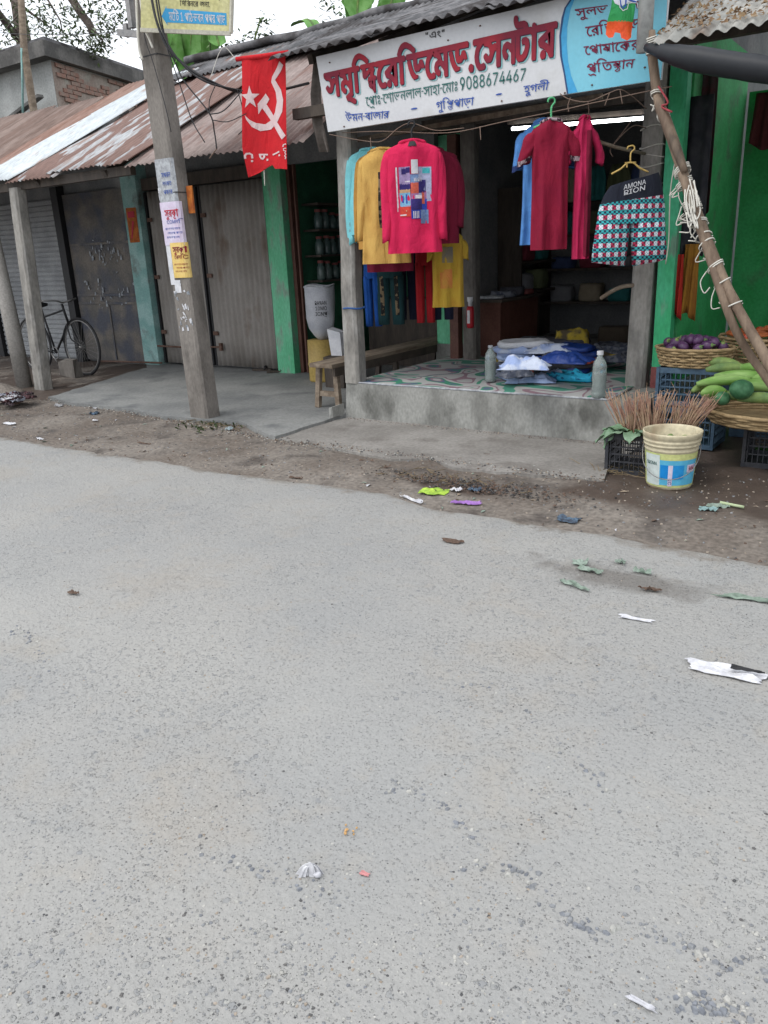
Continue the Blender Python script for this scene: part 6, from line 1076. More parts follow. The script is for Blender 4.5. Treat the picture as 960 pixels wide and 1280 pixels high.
# bicycle behind the left posts
BI = thing('bicycle', 'black roadster bicycle parked in front of the grimy shuttered shop', 'bicycle', (-10.6, 6.75, .0))
def wheel(cx_, cy_, r=.385):
    W = thing('wheel', '', '', (0, 0, 0)); del W['label']; del W['category']; W.parent = BI; W['_o'] = BI['_o']
    c = V((cx_, cy_, r + .015)); ring = lambda rr, y=0: [c + V((rr * math.cos(a), y, rr * math.sin(a))) for a in [2 * math.pi * k / 40 for k in range(41)]]
    mb = MB(); mb.tube(ring(r), .018, 7, cap=False); mb.build('tyre', 'wire', W, smooth=True); mb = MB(); mb.tube(ring(r - .025), .009, 6, cap=False); mb.build('rim', 'metal', W, smooth=True)
    mb = MB()
    for k in range(28): a = 2 * math.pi * k / 28; a2 = a + (.5 if k % 2 else -.5); mb.tube([c + V((.02 * math.cos(a2), .02 * (1 if k % 4 < 2 else -1), .02 * math.sin(a2))), c + V(((r - .03) * math.cos(a), 0, (r - .03) * math.sin(a)))], .0016, 4)
    stuff(mb.build('spoke', 'metal', W)); mb = MB(); mb.tube([c + V((0, -.05, 0)), c + V((0, .05, 0))], .02, 10); mb.build('hub', 'metal', W, smooth=True)
    return c
BI.location = (-10.38, 6.75, 0)
cf = wheel(-10.0, 6.75); cr_ = wheel(-11.12, 6.75)
bbk = V((-10.63, 6.75, .30)); hd_t = V((-10.28, 6.75, .90)); hd_b = V((-10.22, 6.75, .72)); st = V((-10.78, 6.75, .80))
mb = MB(); mb.tube([st, hd_t], .014, 8); mb.build('top_tube', 'black', BI, smooth=True); mb = MB(); mb.tube([bbk, hd_b], .016, 8); mb.build('down_tube', 'black', BI, smooth=True); mb = MB(); mb.tube([bbk, st + V((-.03, 0, .12))], .014, 8); mb.build('seat_tube', 'black', BI, smooth=True)
for s_ in (-.05, .05):
    mb = MB(); mb.tube(bez([hd_b + V((0, s_ * .6, 0)), hd_b + V((.07, s_, -.2)), cf + V((-.03, s_, .06)), cf + V((0, s_, 0))], 4), .010, 7); mb.build('fork_blade', 'black', BI, smooth=True)
    mb = MB(); mb.tube([bbk + V((0, s_ * .6, 0)), cr_ + V((0, s_, 0))], .009, 6); mb.build('chain_stay', 'black', BI, smooth=True); mb = MB(); mb.tube([st + V((0, s_ * .4, 0)), cr_ + V((0, s_, 0))], .008, 6); mb.build('seat_stay', 'black', BI, smooth=True)
mb = MB(); mb.tube([hd_b, hd_t, hd_t + V((-.02, 0, .08))], .017, 8); mb.build('head_tube', 'black', BI, smooth=True)
hb = hd_t + V((-.0, 0, .10)); mb = MB(); mb.tube(bez([hb + V((-.20, -.25, .0)), hb + V((-.05, -.25, .04)), hb + V((.05, -.12, .03)), hb, hb + V((.05, .12, .03)), hb + V((-.05, .25, .04)), hb + V((-.20, .25, .0))], 5), .011, 7); mb.build('handlebar', 'metal', BI, smooth=True)
for s_ in (-.25, .25): mb = MB(); mb.tube([hb + V((-.22, s_, -.005)), hb + V((-.09, s_, .035))], .017, 8); mb.build('grip', 'black', BI, smooth=True)
mb = MB(); mb.loft([rrect(-10.86, 6.75, a, b, z) for a, b, z in ((.05, .03, .93), (.13, .08, .95), (.14, .09, .985), (.08, .05, 1.0))]); mb.build('saddle', 'black', BI, smooth=True)
mb = MB(); mb.smooth = True; mb.loft([[cf + V(((.40 + dr) * math.cos(a), y, (.40 + dr) * math.sin(a))) for y, dr in ((-.03, -.012), (0, 0), (.03, -.012))] for a in [R(60 + 8 * k) for k in range(15)]], cap=False, closed=False); mb.build('mudguard', 'black', BI)
mb = MB(); mb.tube([bbk + V((.085 * math.cos(a), -.02, .085 * math.sin(a))) for a in [2 * math.pi * k / 20 for k in range(21)]], .006, 5, cap=False); mb.tube([bbk + V((0, -.07, 0)), bbk + V((.1, -.07, -.13))], .008, 6); mb.build('crank', 'metal', BI, smooth=True)
mb = MB(); mb.box((-9.98, 6.50, .02), (-9.68, 6.60, .25), .03); tag(mb.build('concrete_lump', 'postdk'), 'dark concrete lump resting against the bicycle front wheel', 'block')
mb = MB(); mb.tube([(-10.3, 7.4, .10), (-9.0, 7.45, .12)], .015, 6); tag(mb.build('iron_rod', 'rustbar', smooth=True), 'thin rusty rod lying along the foot of the grimy steel door', 'rod')
# ------------------------------------------------------------------ vegetables on the right
blkp = mat('black_crate_plastic', (.035, .037, .045, 1), (.055, .055, .06, 1), 6, .55, .05, 40); blup = mat('blue_crate_plastic', (.05, .09, .14, 1), (.07, .12, .17, 1), 6, .55, .05, 40)
def crate(label, c0, sx, sy, h, m, rot=0):
    t = thing('plastic_crate', label, 'crate', c0); t['_o'] = (0., 0., 0.)
    for sd_, (ax, ln, px_, py_) in enumerate((('x', sx, 0, -sy / 2), ('x', sx, 0, sy / 2), ('y', sy, -sx / 2, 0), ('y', sy, sx / 2, 0))):
        mb = MB(); k = .012
        def bar(a0, a1, z0, z1):
            if ax == 'x': mb.box((a0, py_ - k / 2, z0), (a1, py_ + k / 2, z1))
            else: mb.box((px_ - k / 2, a0, z0), (px_ + k / 2, a1, z1))
        bar(-ln / 2 + .007, ln / 2 - .007, 0, h * .12); bar(-ln / 2 + .007, ln / 2 - .007, h * .86, h)
        k = .009
        for i in range(1, 4): bar(-ln / 2 + .03, ln / 2 - .03, h * (.12 + .185 * i) - .004, h * (.12 + .185 * i) + .006)
        k = .0095
        n = int(ln / .035)
        for i in range(n + 1): a0 = -ln / 2 + .02 + (ln - .045) * i / n; bar(a0, a0 + .005, h * .121, h * .859)
        stuff(mb.build('lattice_side', m, t))
    mb = MB()
    for x in (-1, 1):
        for y in (-1, 1): mb.box((x * sx / 2 - .011, y * sy / 2 - .011, 0), (x * sx / 2 + .011, y * sy / 2 + .011, h + .003))
    stuff(mb.build('corner_post', m, t)); mb = MB(); mb.box((-sx / 2 + .01, -sy / 2 + .01, .004), (sx / 2 - .01, sy / 2 - .01, .012)); mb.build('floor', m, t)
    at(t, c0, rot); return t
crate('black plastic crate full of leafy stalks behind the paint bucket', (-1.50, 5.22, .01), .46, .32, .27, blkp, .05)
stalkm = mat('pinkish_stalk', (.38, .21, .16, 1), (.46, .33, .22, 1), 12, .8, .1, 60); cabm = mat('cabbage_leaf', (.14, .24, .14, 1), (.22, .32, .22, 1), 6, .5, .2, 50); ygm = mat('yellow_green_leaf', (.20, .28, .08, 1), (.12, .20, .07, 1), 8, .6, .1, 50)
def leafmesh(mb, c, d, up, l, w_, curl=.3, n=5):
    d = V(d).normalized(); s_ = d.cross(V(up)).normalized(); up = s_.cross(d)
    def fn(a, b):
        k = math.sin(min(1, b * 1.05 + .05) * math.pi) ** .7 * w_ * (a - .5); return V(c) + d * (l * b) + s_ * k * 2 + up * (curl * l * (b - b * b * 1.6) + .25 * abs(a - .5) * w_ * 2 + .01 * math.sin(a * 9 + b * 11))
    mb.smooth = True; mb.grid(fn, 4, n)
random.seed(31)
for (cx_, cy_, lean, n_, lb) in ((-1.62, 5.22, -.10, 60, 'left bundle of upright reddish stalks in the black crate'), (-1.48, 5.20, .02, 70, 'middle bundle of upright pink stalks in the black crate'), (-1.32, 5.24, .38, 80, 'right bundle of pink stalks fanning out over the crate edge')):
    ST = thing('stalk_bundle', lb, 'vegetables', (cx_, cy_, .2), 'stalk bundles in the black crate')
    mb = MB()
    for i in range(n_):
        a = u(0, 6.28); r = u(0, .05); b0 = V((cx_ + r * math.cos(a), cy_ + r * math.sin(a), .20)); sp = u(.03, .13); l = u(.26, .36) * (1 if lean < .2 else .95)
        e = b0 + V((math.cos(a) * sp + lean * l, math.sin(a) * sp * .7 - .02, l)); mdl = lerp(b0, e, .5) + V((u(-.02, .02), 0, .02)); mb.tube(bez([b0, mdl, e], 3), [.004, .004, .004, .0036, .0036, .003, .002], 4)
        if i % 3 == 0: mb.tube([e, e + V((u(-.04, .04), u(-.03, .02), u(-.02, .05)))], .0012, 3)
    stuff(mb.build('stalks', stalkm, ST))
    mb = MB()
    for i in range(9): a = u(0, 6.28); leafmesh(mb, (cx_ + u(-.07, .07), cy_ - .03 + u(-.06, .02), .25), (math.cos(a), -abs(math.sin(a)) * .6 - .2, u(.0, .7)), (0, 0, 1), u(.06, .11), u(.02, .035))
    stuff(mb.build('leaves', ygm, ST))
CAB = thing('cabbage_leaves', 'pale green cabbage leaves drooping over the left corner of the black crate', 'leaves', (-1.72, 5.12, .28))
for i, (dx, dy, dz, l, a) in enumerate([(0, 0, -.3, .17, 3.6), (.03, -.02, .0, .16, 4.2), (-.02, 0, -.9, .14, 4.0), (.05, 0, .2, .16, 3.3), (.10, -.02, -.1, .15, 4.8), (.02, .02, -.6, .13, 3.1), (.13, 0, .3, .12, 5.4)]):
    mb = MB(); leafmesh(mb, (-1.66 + dx, 5.10 + dy, .285), (math.cos(a), math.sin(a) * .8, dz), (0, 0, 1), l, .055, .35, 8); mb.build('leaf', cabm, CAB)
mb = MB(); mb.blob((-1.43, 5.10, .27), (.035, .03, .028), 12, 8, .1); tag(mb.build('garlic_bulb', mat('pale_mauve_skin', (.45, .38, .46, 1)), smooth=True), 'pale mauve turnip lying among the stalks in the black crate', 'turnip')
for k, (dx, lb) in enumerate(((-.08, 'left'), (0, 'middle'), (.09, 'right'))): mb = MB(); mb.smooth = True; mb.blob((-1.33 + dx, 5.10, .275), (.05, .035, .03), 12, 8, .4, k); tag(mb.build('green_gourd', ygm), '%s of the small green gourds at the front of the black crate' % lb, 'gourd')
# paint bucket
bq = onz(829, 612, .012); bx_, by_ = bq.x, bq.y + .12
BK = thing('paint_bucket', 'cream plastic paint bucket with a blue and yellow printed label', 'bucket', (bx_, by_, .012)); H_ = .355
rad = lambda z: .136 + .030 * (z / H_)
mb = MB(); mb.smooth = True; pr_ = [(.12, 0), (.132, .004), (rad(.02), .02), (rad(.24), .24), (rad(.25) + .004, .245), (rad(.25) + .004, .25), (rad(.26), .258), (rad(.27), .27), (rad(.275) + .008, .272), (rad(.275) + .008, .282), (rad(.28), .288), (rad(.3) + .010, .296), (rad(.3) + .010, .308), (rad(.32), .314), (rad(.32) + .012, .322), (rad(.34) + .012, .345), (rad(.35) + .012, .355), (rad(.35) + .004, .356), (rad(.34), .345), (.138, .1), (.125, .012)]
mb.lathe((bx_, by_, .012), pr_, 44, cap=True); mb.build('shell', mat('cream_plastic', (.60, .54, .38, 1), (.54, .48, .33, 1), 4, .45, .03, 40, c3=(.38, .30, .20, 1), s3=5), BK)
A0 = math.radians(-118)   # facing azimuth
def bl_(name, m, a0, a1, z0, z1, off=.0015):
    mb = MB(); mb.smooth = True; mb.grid(lambda a, t: V((bx_ + (rad(z0 + (z1 - z0) * t) + off) * math.cos(R(a0 + (a1 - a0) * a)), by_ + (rad(z0 + (z1 - z0) * t) + off) * math.sin(R(a0 + (a1 - a0) * a)), .012 + z0 + (z1 - z0) * t)), 14, 2); return mb.build(name, m, BK)
lab = bl_('label', mat('lime_yellow_label', (.56, .58, .24, 1), (.50, .55, .22, 1), 4, .4, 0, 40), -175, 20, .02, .235)
fc = -65.0   # azimuth of the label middle, towards the street
bl_('label_panel', flat('cool_white_label', (.55, .62, .60, 1), .4), fc - 78, fc - 34, .03, .225, .0025); bl_('label_panel', flat('sky_label', (.10, .42, .62, 1), .4), fc - 34, fc + 62, .035, .195, .0025)
bl_('label_panel', flat('deep_blue_label', (.01, .22, .58, 1), .4), fc - 32, fc - 14, .08, .165, .0035); bl_('label_panel', flat('deep_blue_label2', (.02, .26, .60, 1), .4), fc - 4, fc + 22, .075, .165, .0035); bl_('label_strip', 'lilac', fc - 14, fc - 4, .03, .165, .0035)
bl_('label_panel', 'lilac', fc + 30, fc + 56, .115, .165, .0035)
def btext(s_, a0, a1, z0, z1, m, vert=False):
    return text(s_, lambda a, v, d: V((bx_ + (rad(z0) + .006) * math.cos(R(a0 + (a1 - a0) * (a if not vert else v))), by_ + (rad(z0) + .006) * math.sin(R(a0 + (a1 - a0) * (a if not vert else v))), .012 + (z0 + (z1 - z0) * (v if not vert else 1 - a)))), m, lab, 'print', bold=.012)
btext('NORDIC', fc - 5.5, fc - 12.5, .04, .16, 'ltblue', True); btext('MM', fc + 34, fc + 52, .128, .155, 'redp'); btext('OROMA', fc - 72, fc - 40, .16, .18, 'ltgreen')
mb = MB(); mb.tube([V((bx_ + (rad(.26) + .012) * math.cos(a), by_ + (rad(.26) + .012) * math.sin(a), .012 + .27 - .19 * math.sin((a + R(178)) / R(196) * math.pi) ** .8)) for a in [R(-178 + 196 * k / 30) for k in range(31)]], .0028, 5); mb.build('handle', 'metal', BK, smooth=True)
# baskets
cane = mat('woven_cane', (.26, .18, .09, 1), (.36, .26, .14, 1), 16, .8, .3, 60)
def basket(name, label, c0, rx, ry, h, n=8, flare=1.15, r=.009):
    t = thing(name, label, 'basket', c0); x, y, z = c0
    for i in range(n):
        mb = MB(); q = i / (n - 1); f = 1 / flare + (1 - 1 / flare) * q; ph = math.pi * (i % 2)
        mb.tube([V((x + (rx * f + .006 * math.sin(14 * a + ph)) * math.cos(a), y + (ry * f + .006 * math.sin(14 * a + ph)) * math.sin(a), z + h * q + .004 * noise.noise(V((a, i, x))))) for a in [2 * math.pi * k / 84 for k in range(85)]], r if i < n - 1 else r * 1.4, 5, cap=False); mb.build('coil', cane, t, smooth=True)
    mb = MB()
    for k in range(28): a = 2 * math.pi * k / 28 + .11; mb.tube([(x + rx / flare * math.cos(a), y + ry / flare * math.sin(a), z), (x + rx * math.cos(a), y + ry * math.sin(a), z + h)], .006, 4)
    stuff(mb.build('stake', cane, t)); mb = MB(); mb.lathe((x, y, z), [(.01, 0), (1 / flare, 0), (1 / flare * .99, .01), (.01, .012)], 28, sx=rx, sy=ry); mb.build('base', cane, t)
    return t
crate('blue plastic crate under the eggplant basket, topmost of its stack', (-1.44, 6.02, .335), .42, .32, .27, blup, .02); crate('blue plastic crate lowest in the stack under the eggplant basket', (-1.44, 6.02, .03), .42, .32, .29, blup, -.03)
crate('dark blue crate standing behind the stack, below the tomato basket', (-1.0, 6.55, .03), .46, .36, .52, blup, .1)
basket('cane_basket', 'shallow cane basket of purple eggplants on the blue crates', (-1.44, 6.02, .615), .27, .21, .12, 7)
basket('cane_basket', 'wide cane basket of red tomatoes and carrots behind the eggplants', (-.98, 6.60, .56), .42, .34, .20, 8, 1.3)
basket('cane_tray', 'wide round cane tray heaped with green gourds at the right edge', (-.80, 5.62, .33), .44, .36, .07, 5, 1.08, .011)
crate('black crate supporting the wide cane tray of gourds', (-.72, 5.72, .02), .5, .36, .30, blkp, .05)
eggm = mat('eggplant_skin', (.045, .012, .06, 1), (.09, .035, .10, 1), 12, .42, 0, 40, spec=.5, fine=0); tom = mat('tomato_skin', (.36, .03, .015, 1), (.42, .06, .02, 1), 4, .35, 0, 40, spec=.5, fine=0); car = mat('carrot_skin', (.42, .12, .035, 1), (.34, .09, .03, 1), 9, .6, .1, 50)
random.seed(44)
for i in range(26):
    a = u(0, 6.28); r = math.sqrt(u(0, 1)); x, y = -1.44 + .21 * r * math.cos(a), 6.02 + .15 * r * math.sin(a); z = .73 + .035 * (1 - r) + .03 * (i % 2)
    t = thing('eggplant', 'round purple eggplant heaped in the shallow cane basket', 'eggplant', (x, y, z), 'eggplants in the cane basket'); t['_o'] = (0., 0., 0.)
    mb = MB(); mb.blob((0, 0, 0), (.038, .036, .045), 12, 8); mb.build('fruit', eggm, t, smooth=True); mb = MB(); mb.lathe((0, 0, .038), [(.018, 0), (.012, .008), (.005, .014), (.004, .028)], 7); mb.build('stem', ygm, t); at(t, (x, y, z), 0, (u(-1.5, 1.5), u(-1.5, 1.5), a))
for i in range(44):
    a = u(0, 6.28); r = math.sqrt(u(0, 1)); x, y = -.98 + .34 * r * math.cos(a), 6.60 + .27 * r * math.sin(a); z = .77 + .05 * (1 - r)
    if i % 5 < 2 or x > -.8:
        mb = MB(); mb.blob((0, 0, 0), (.036, .036, .03), 12, 8); o = mb.build('tomato', tom, org=(0, 0, 0), smooth=True); tag(o, 'red tomato heaped in the wide cane basket', 'tomato', 'tomatoes in the cane basket'); at(o, (x, y, z))
    else:
        mb = MB(); mb.tube([(-.09, 0, 0), (-.07, 0, 0), (0, 0, 0), (.06, 0, 0), (.10, 0, 0)], [.006, .02, .017, .01, .002], 9); o = mb.build('carrot', car, org=(0, 0, 0), smooth=True); tag(o, 'orange red carrot heaped in the wide cane basket', 'carrot', 'carrots in the cane basket'); at(o, (x, y, z), 0, (0, u(-.2, .2), u(-.8, .8)))
# gourds, cucumbers, melons
gl = mat('light_green_gourd', (.13, .27, .05, 1), (.24, .38, .12, 1), 14, .65, .25, 40, stretch=(.3, 1, 1)); gd = mat('dark_green_melon', (.025, .10, .04, 1), (.06, .17, .08, 1), 16, .6, .15, 40)
def gourd(px, py, yy, l, r, rz, m, lb, tilt=0):
    q = P(px, py, yy); mb = MB(); n = 9; mb.tube([V((-l / 2 + l * k / n, .02 * math.sin(k / n * 3.1), .012 * math.sin(k / n * 3.1))) for k in range(n + 1)], [r * max(.12, math.sin(math.pi * (.06 + .88 * k / n))) ** .55 for k in range(n + 1)], 14); o = mb.build('gourd', m, org=(0, 0, 0), smooth=True); tag(o, lb, 'gourd', 'gourds on the wide cane tray'); at(o, q, 0, (0, tilt, rz))
gourd(905, 478, 5.55, .34, .036, .15, gl, 'long light green gourd lying at the left back of the tray', -.1); gourd(930, 473, 5.62, .38, .042, -.1, gl, 'long light green gourd lying across the back of the heap'); gourd(955, 484, 5.45, .34, .045, .2, gl, 'thick light green gourd right of the dark melon'); gourd(893, 492, 5.42, .16, .042, .6, gl, 'short light green gourd at the left rim of the tray')
gourd(950, 500, 5.35, .26, .035, .1, ygm, 'yellow green gourd at the front right of the tray'); gourd(912, 462, 5.75, .30, .035, .35, ygm, 'yellow green gourd on top at the back of the heap'); gourd(948, 462, 5.75, .30, .035, -.2, gl, 'light green gourd on top, right at the back'); gourd(880, 487, 5.6, .2, .03, 1.0, ygm, 'small yellow green gourd behind the left rim')
gourd(900, 455, 5.85, .3, .035, -.3, ygm, 'mottled yellow green gourd topmost of the heap'); gourd(972, 474, 5.6, .3, .04, .2, gl, 'light green gourd cut by the right edge of the picture'); gourd(925, 497, 5.5, .3, .035, .0, ygm, 'yellow green gourd beneath the dark melon')
for px, py, yy, r, lb in ((927, 487, 5.32, .072, 'large dark green melon at the front of the gourd heap'), (903, 498, 5.36, .05, 'smaller dark green melon left of the large one'), (888, 500, 5.45, .04, 'smallest dark green melon at the left rim')):
    q = P(px, py, yy); mb = MB(); mb.blob((0, 0, 0), (r, r * .9, r * .88), 22, 14, .05, r * 99); o = mb.build('melon', gd, org=(0, 0, 0), smooth=True); tag(o, lb, 'melon'); at(o, q)
mb = MB(); mb.lathe((-.55, 6.15, .02), [(.16, 0), (.17, .3), (.165, .32), (.14, .32)], 18); tag(mb.build('steel_tin', 'metal', smooth=True), 'grey tin standing behind the gourd tray in the dark', 'tin')
# cloths hanging beside the green pillar
def drape(name, label, cat, px0, px1, py0, py1, yy, m, seed=0, narrow=.8):
    a, b, c_ = P(px0, py0, yy), P(px1, py0, yy), P((px0 + px1) / 2, py1, yy); wd = (b - a).length; L_ = a.z - c_.z; t0 = lerp(a, b, .5)
    mb = MB(); mb.smooth = True; dd = (b - a).normalized(); dd.z = 0
    def fn(s_, t): k = (narrow + (1 - narrow) * t) * wd * (s_ - .5); return t0 + dd * k + V((0, -.02 * math.sin(s_ * 14 + seed + t * 2) * (.4 + t), -L_ * t - .03 * math.sin(s_ * 5 + seed) * t))
    mb.grid(fn, 16, 10, th=V((0, .012, 0))); return tag(mb.build(name, m, org=tuple(t0)), label, cat)
drape('hanging_cloth', 'black cloth hanging in the gap right of the green pillar', 'cloth', 851, 893, 120, 320, 6.6, cloth('black_cloth', (.025, .027, .035, 1), (.05, .05, .055, 1)), 1, 1.0); drape('hanging_cloth', 'bright red cloth hanging low behind the green pillar', 'cloth', 842, 856, 318, 398, 6.5, cloth('red_cloth', (.45, .03, .02, 1)), 2); drape('hanging_cloth', 'ochre yellow cloth hanging beside the bright red cloth', 'cloth', 855, 876, 305, 396, 6.55, cloth('ochre_cloth', (.30, .15, .02, 1), (.22, .08, .02, 1)), 3)
drape('hanging_cloth', 'dark grey cloth hanging high between the pillar and the green wall', 'cloth', 872, 902, 75, 260, 6.85, cloth('grey_cloth', (.06, .06, .065, 1), (.12, .02, .03, 1)), 4); drape('hanging_cloth', 'dull maroon cloth hanging at the right edge of the picture', 'cloth', 942, 975, 115, 180, 7.2, cloth('maroon_cloth', (.08, .02, .02, 1)), 5)
# ------------------------------------------------------------------ litter
random.seed(77)
def scrapm(name, c1, c2=None): return mat(name, c1, c2, 20, .8, .2, 60)
def scrap(name, label, cat, px, py, l, w_, m, rz=0, z=.0, lift=.03, seed=None, group=None):
    q = onz(px, py, .012); zz = (vergez(q.x, q.y) if q.y > edge(q.x) else .012) + .004 + z; q = onz(px, py, zz); sd_ = seed if seed is not None else u(0, 50)
    mb = MB(); mb.grid(lambda a, b: V(((a - .5) * l * (1 + .5 * noise.noise(V((b * 3, sd_, 0)))), (b - .5) * w_ * (1 + .6 * noise.noise(V((a * 3, sd_, 4)))), .001 + lift * abs(noise.noise(V((a * 3.3, b * 3.3, sd_))) + .4 * noise.noise(V((a * 8, b * 8, sd_)))))), 8, 7, th=V((0, 0, .002)))
    o = mb.build(name, m, org=(0, 0, 0)); tag(o, label, cat, group); at(o, q, rz); return o
sw = scrapm('white_litter', (.62, .62, .64, 1), (.50, .50, .53, 1)); sg1 = scrapm('lime_packet', (.38, .55, .07, 1), (.26, .42, .06, 1)); sp_ = scrapm('purple_litter', (.32, .16, .45, 1)); sbl = scrapm('dusty_blue_litter', (.09, .14, .20, 1), (.04, .05, .07, 1)); slf = scrapm('grey_green_leaf', (.27, .33, .28, 1), (.20, .26, .21, 1)); syl = scrapm('yellow_litter', (.60, .48, .18, 1)); sbr = scrapm('brown_litter', (.12, .08, .06, 1)); stl = scrapm('pale_teal_litter', (.28, .44, .42, 1), (.2, .3, .3, 1))
scrap('packet', 'lime green plastic packet on the dirt in front of the shop', 'packet', 543, 615, .18, .13, sg1, .2, lift=.022)
scrap('wrapper', 'purple twisted wrapper on the road edge', 'wrapper', 583, 630, .17, .04, sp_, .3); scrap('paper_strip', 'thin white paper strip beside the lime green packet', 'paper', 515, 625, .2, .025, sw, -.35)
scrap('rag', 'dark blue rag lying on the dirt verge', 'rag', 710, 651, .13, .09, sbl, .1, lift=.035); scrap('scrap', 'small blue plastic scrap near the dark debris patch', 'scrap', 594, 613, .07, .05, sbl); scrap('scrap', 'small white scrap near the dark debris patch', 'scrap', 570, 613, .07, .04, sw)
for i, (px, py, l, w_, m_, rz) in enumerate([(725, 704, .07, .06, slf, .3), (738, 714, .12, .035, slf, -.2), (803, 716, .07, .025, slf, .1), (718, 733, .13, .02, slf, -.3), (885, 637, .09, .07, stl, .3), (898, 634, .12, .06, slf, .6), (776, 704, .04, .03, slf, 0), (940, 750, .25, .03, slf, .15), (812, 738, .08, .02, sbr, .2), (565, 678, .10, .03, sbr, .1)]):
    scrap('leaf_scrap', ['torn grey green leaf on the damp road stain, upper left piece', 'torn pale leaf strip on the damp road stain, lower left piece', 'small leaf piece on the right of the damp road stain', 'long pale leaf strip just below the damp road stain', 'pale teal scrap on the damp verge, left of the leaf piece', 'folded leaf piece on the damp verge near the pale stalk', 'tiny leaf bit above the damp road stain', 'long green straw lying at the right edge of the road', 'brown peel at the right end of the damp road stain', 'flat brown leaf on the road below the purple wrapper'][i], 'leaf', px, py, l, w_, m_, rz)
mb = MB(); q1, q2 = onz(900, 628, .04), onz(930, 634, .03); mb.tube([q1, q2], .009, 7); tag(mb.build('leaf_stalk', mat('pale_stalk', (.42, .50, .30, 1)), smooth=True), 'pale green leaf stalk lying on the damp verge', 'stalk')
SPG = thing('green_sprig', 'small green leafy sprig on the damp ground at the right edge', 'sprig', onz(948, 562, .03))
mb = MB(); q = onz(950, 562, .03)
for i in range(14): a = u(0, 6.28); leafmesh(mb, q + V((u(-.05, .05), u(-.04, .04), .0)), (math.cos(a), math.sin(a), u(0, .5)), (0, 0, 1), u(.05, .09), .014)
stuff(mb.build('leaves', mat('sprig_green', (.07, .22, .05, 1)), SPG)); mb = MB(); mb.tube([q, onz(936, 556, .05)], .004, 5); mb.build('stem', 'leaf', SPG)
o = scrap('torn_paper', 'torn white paper with a black blotch lying at the right edge of the road', 'paper', 907, 840, .25, .075, sw, .05, lift=.022, seed=8.1)
mb = MB(); q = onz(936, 837, .045); mb.grid(lambda a, b: V(((a - .5) * .11, (b - .5) * .032 * (1.2 - a), .012 * noise.noise(V((a * 3, b * 3, 1))) + .004)), 6, 4); k_ = mb.build('blotch', 'black', None, org=(0, 0, 0)); k_.parent = o; k_.location = (.07, .005, .022)
TS = thing('crumpled_tissue', 'small crumpled white tissue with frayed strands on the near road', 'tissue', onz(388, 1092, .012)); q = onz(388, 1092, .014)
ap = onz(388, 1082, .045)
for i in range(15):
    t_ = i / 14; e = onz(371 + 32 * t_ + u(-1.5, 1.5), 1097 - 6 * abs(t_ - .4) + u(-3, 2), .013); m_ = lerp(ap, e, .5) + V((0, 0, .012)); wv = V((.0028, .001, 0)) * u(.7, 1.5); sp = bez([ap + V((u(-.004, .004), 0, u(-.01, .01))), m_, e], 4)
    mb = MB(); mb.grid(lambda a, b, sp=sp, wv=wv: sp[int(round(b * (len(sp) - 1)))] + wv * (a - .5) * 2 * (.6 + b), 1, len(sp) - 1, th=V((0, .0008, .0008))); mb.build('strand', sw, TS)
mb = MB(); mb.smooth = True; mb.blob(onz(396, 1093, .02), (.012, .009, .007), 10, 7, .6, 3); mb.build('knot', sw, TS)
for i in range(9): mb = MB(); mb.blob(onz(440 + u(-9, 9), 1038 + u(-7, 7), .018), (u(.002, .005), u(.002, .004), .003), 6, 5, .4, i); tag(mb.build('crumb', mat('orange_crumb', (.55, .33, .14, 1)) if i == 0 else bpy.data.materials['orange_crumb']), 'tiny orange crumb in the cluster above the white tissue', 'crumb', 'orange crumbs on the road')
scrap('petal', 'tiny pink petal on the road right of the white tissue', 'petal', 456, 1093, .025, .012, scrapm('pink_litter', (.50, .22, .22, 1)), .1, lift=.004); scrap('twig_bit', 'short pale twig on the near road at the bottom right', 'twig', 802, 1255, .01, .05, sw, 1.5, lift=.006); scrap('paper_bit', 'small white paper bit on the road right of the centre', 'paper', 795, 774, .14, .03, sw, .1, lift=.008)
for i, (px, py, l, w_, m_, lb) in enumerate([(12, 530, .12, .06, sw, 'white plastic scrap on the dirt at the far left'), (50, 549, .12, .03, sw, 'flat white scrap at the road edge on the left'), (118, 518, .07, .07, sbl, 'small blue carton on the dirt left of the concrete pole'), (119, 511, .05, .03, sw, 'white bit on top of the small blue carton'), (119, 526, .07, .02, sw, 'white strip below the small blue carton'), (74, 508, .10, .05, scrapm('pale_rag', (.32, .32, .33, 1)), 'grey white rag at the corner of the cement pavement'), (180, 555, .16, .02, sbr, 'thin brown stick on the verge left of the pole'), (284, 529, .06, .06, syl, 'yellow crumpled cup at the foot of the concrete pole'), (287, 537, .07, .05, scrapm('clear_wrap', (.30, .36, .38, 1)), 'clear wrapper under the yellow crumpled cup'), (370, 598, .11, .02, sbr, 'dark twig at the road edge below the apron'), (92, 742, .06, .02, sbr, 'flat brown leaf on the road at the left')]): scrap('litter_scrap', lb, 'litter', px, py, l, w_, m_, u(-.4, .4), lift=.05 if i in (2, 5, 7, 8) else .02)
cols_ = [sw, scrapm('grey_trash', (.25, .26, .30, 1)), scrapm('dark_trash', (.05, .035, .04, 1)), scrapm('maroon_trash', (.10, .05, .055, 1)), syl, sbr]
for i in range(60):
    px, py = u(-20, 30) + random.gauss(0, 6), 0; h_ = u(0, 1); py = 505 - 30 * h_ + u(-3, 3)
    if px > 42: continue
    mi_ = random.choice([2, 2, 3, 3, 5, 5, 1]) if h_ < .5 else random.choice([0, 1, 1, 2, 3]); q = onz(px, 503 + u(-8, 4), .02); 
    o = scrap('trash_piece', 'crumpled scrap in the rubbish heap around the foot of the left posts', 'rubbish', px, 503 + u(-10, 4), u(.06, .18), u(.05, .13), cols_[mi_], u(0, 6), z=.10 * h_, lift=.06, group='rubbish heap by the left posts')
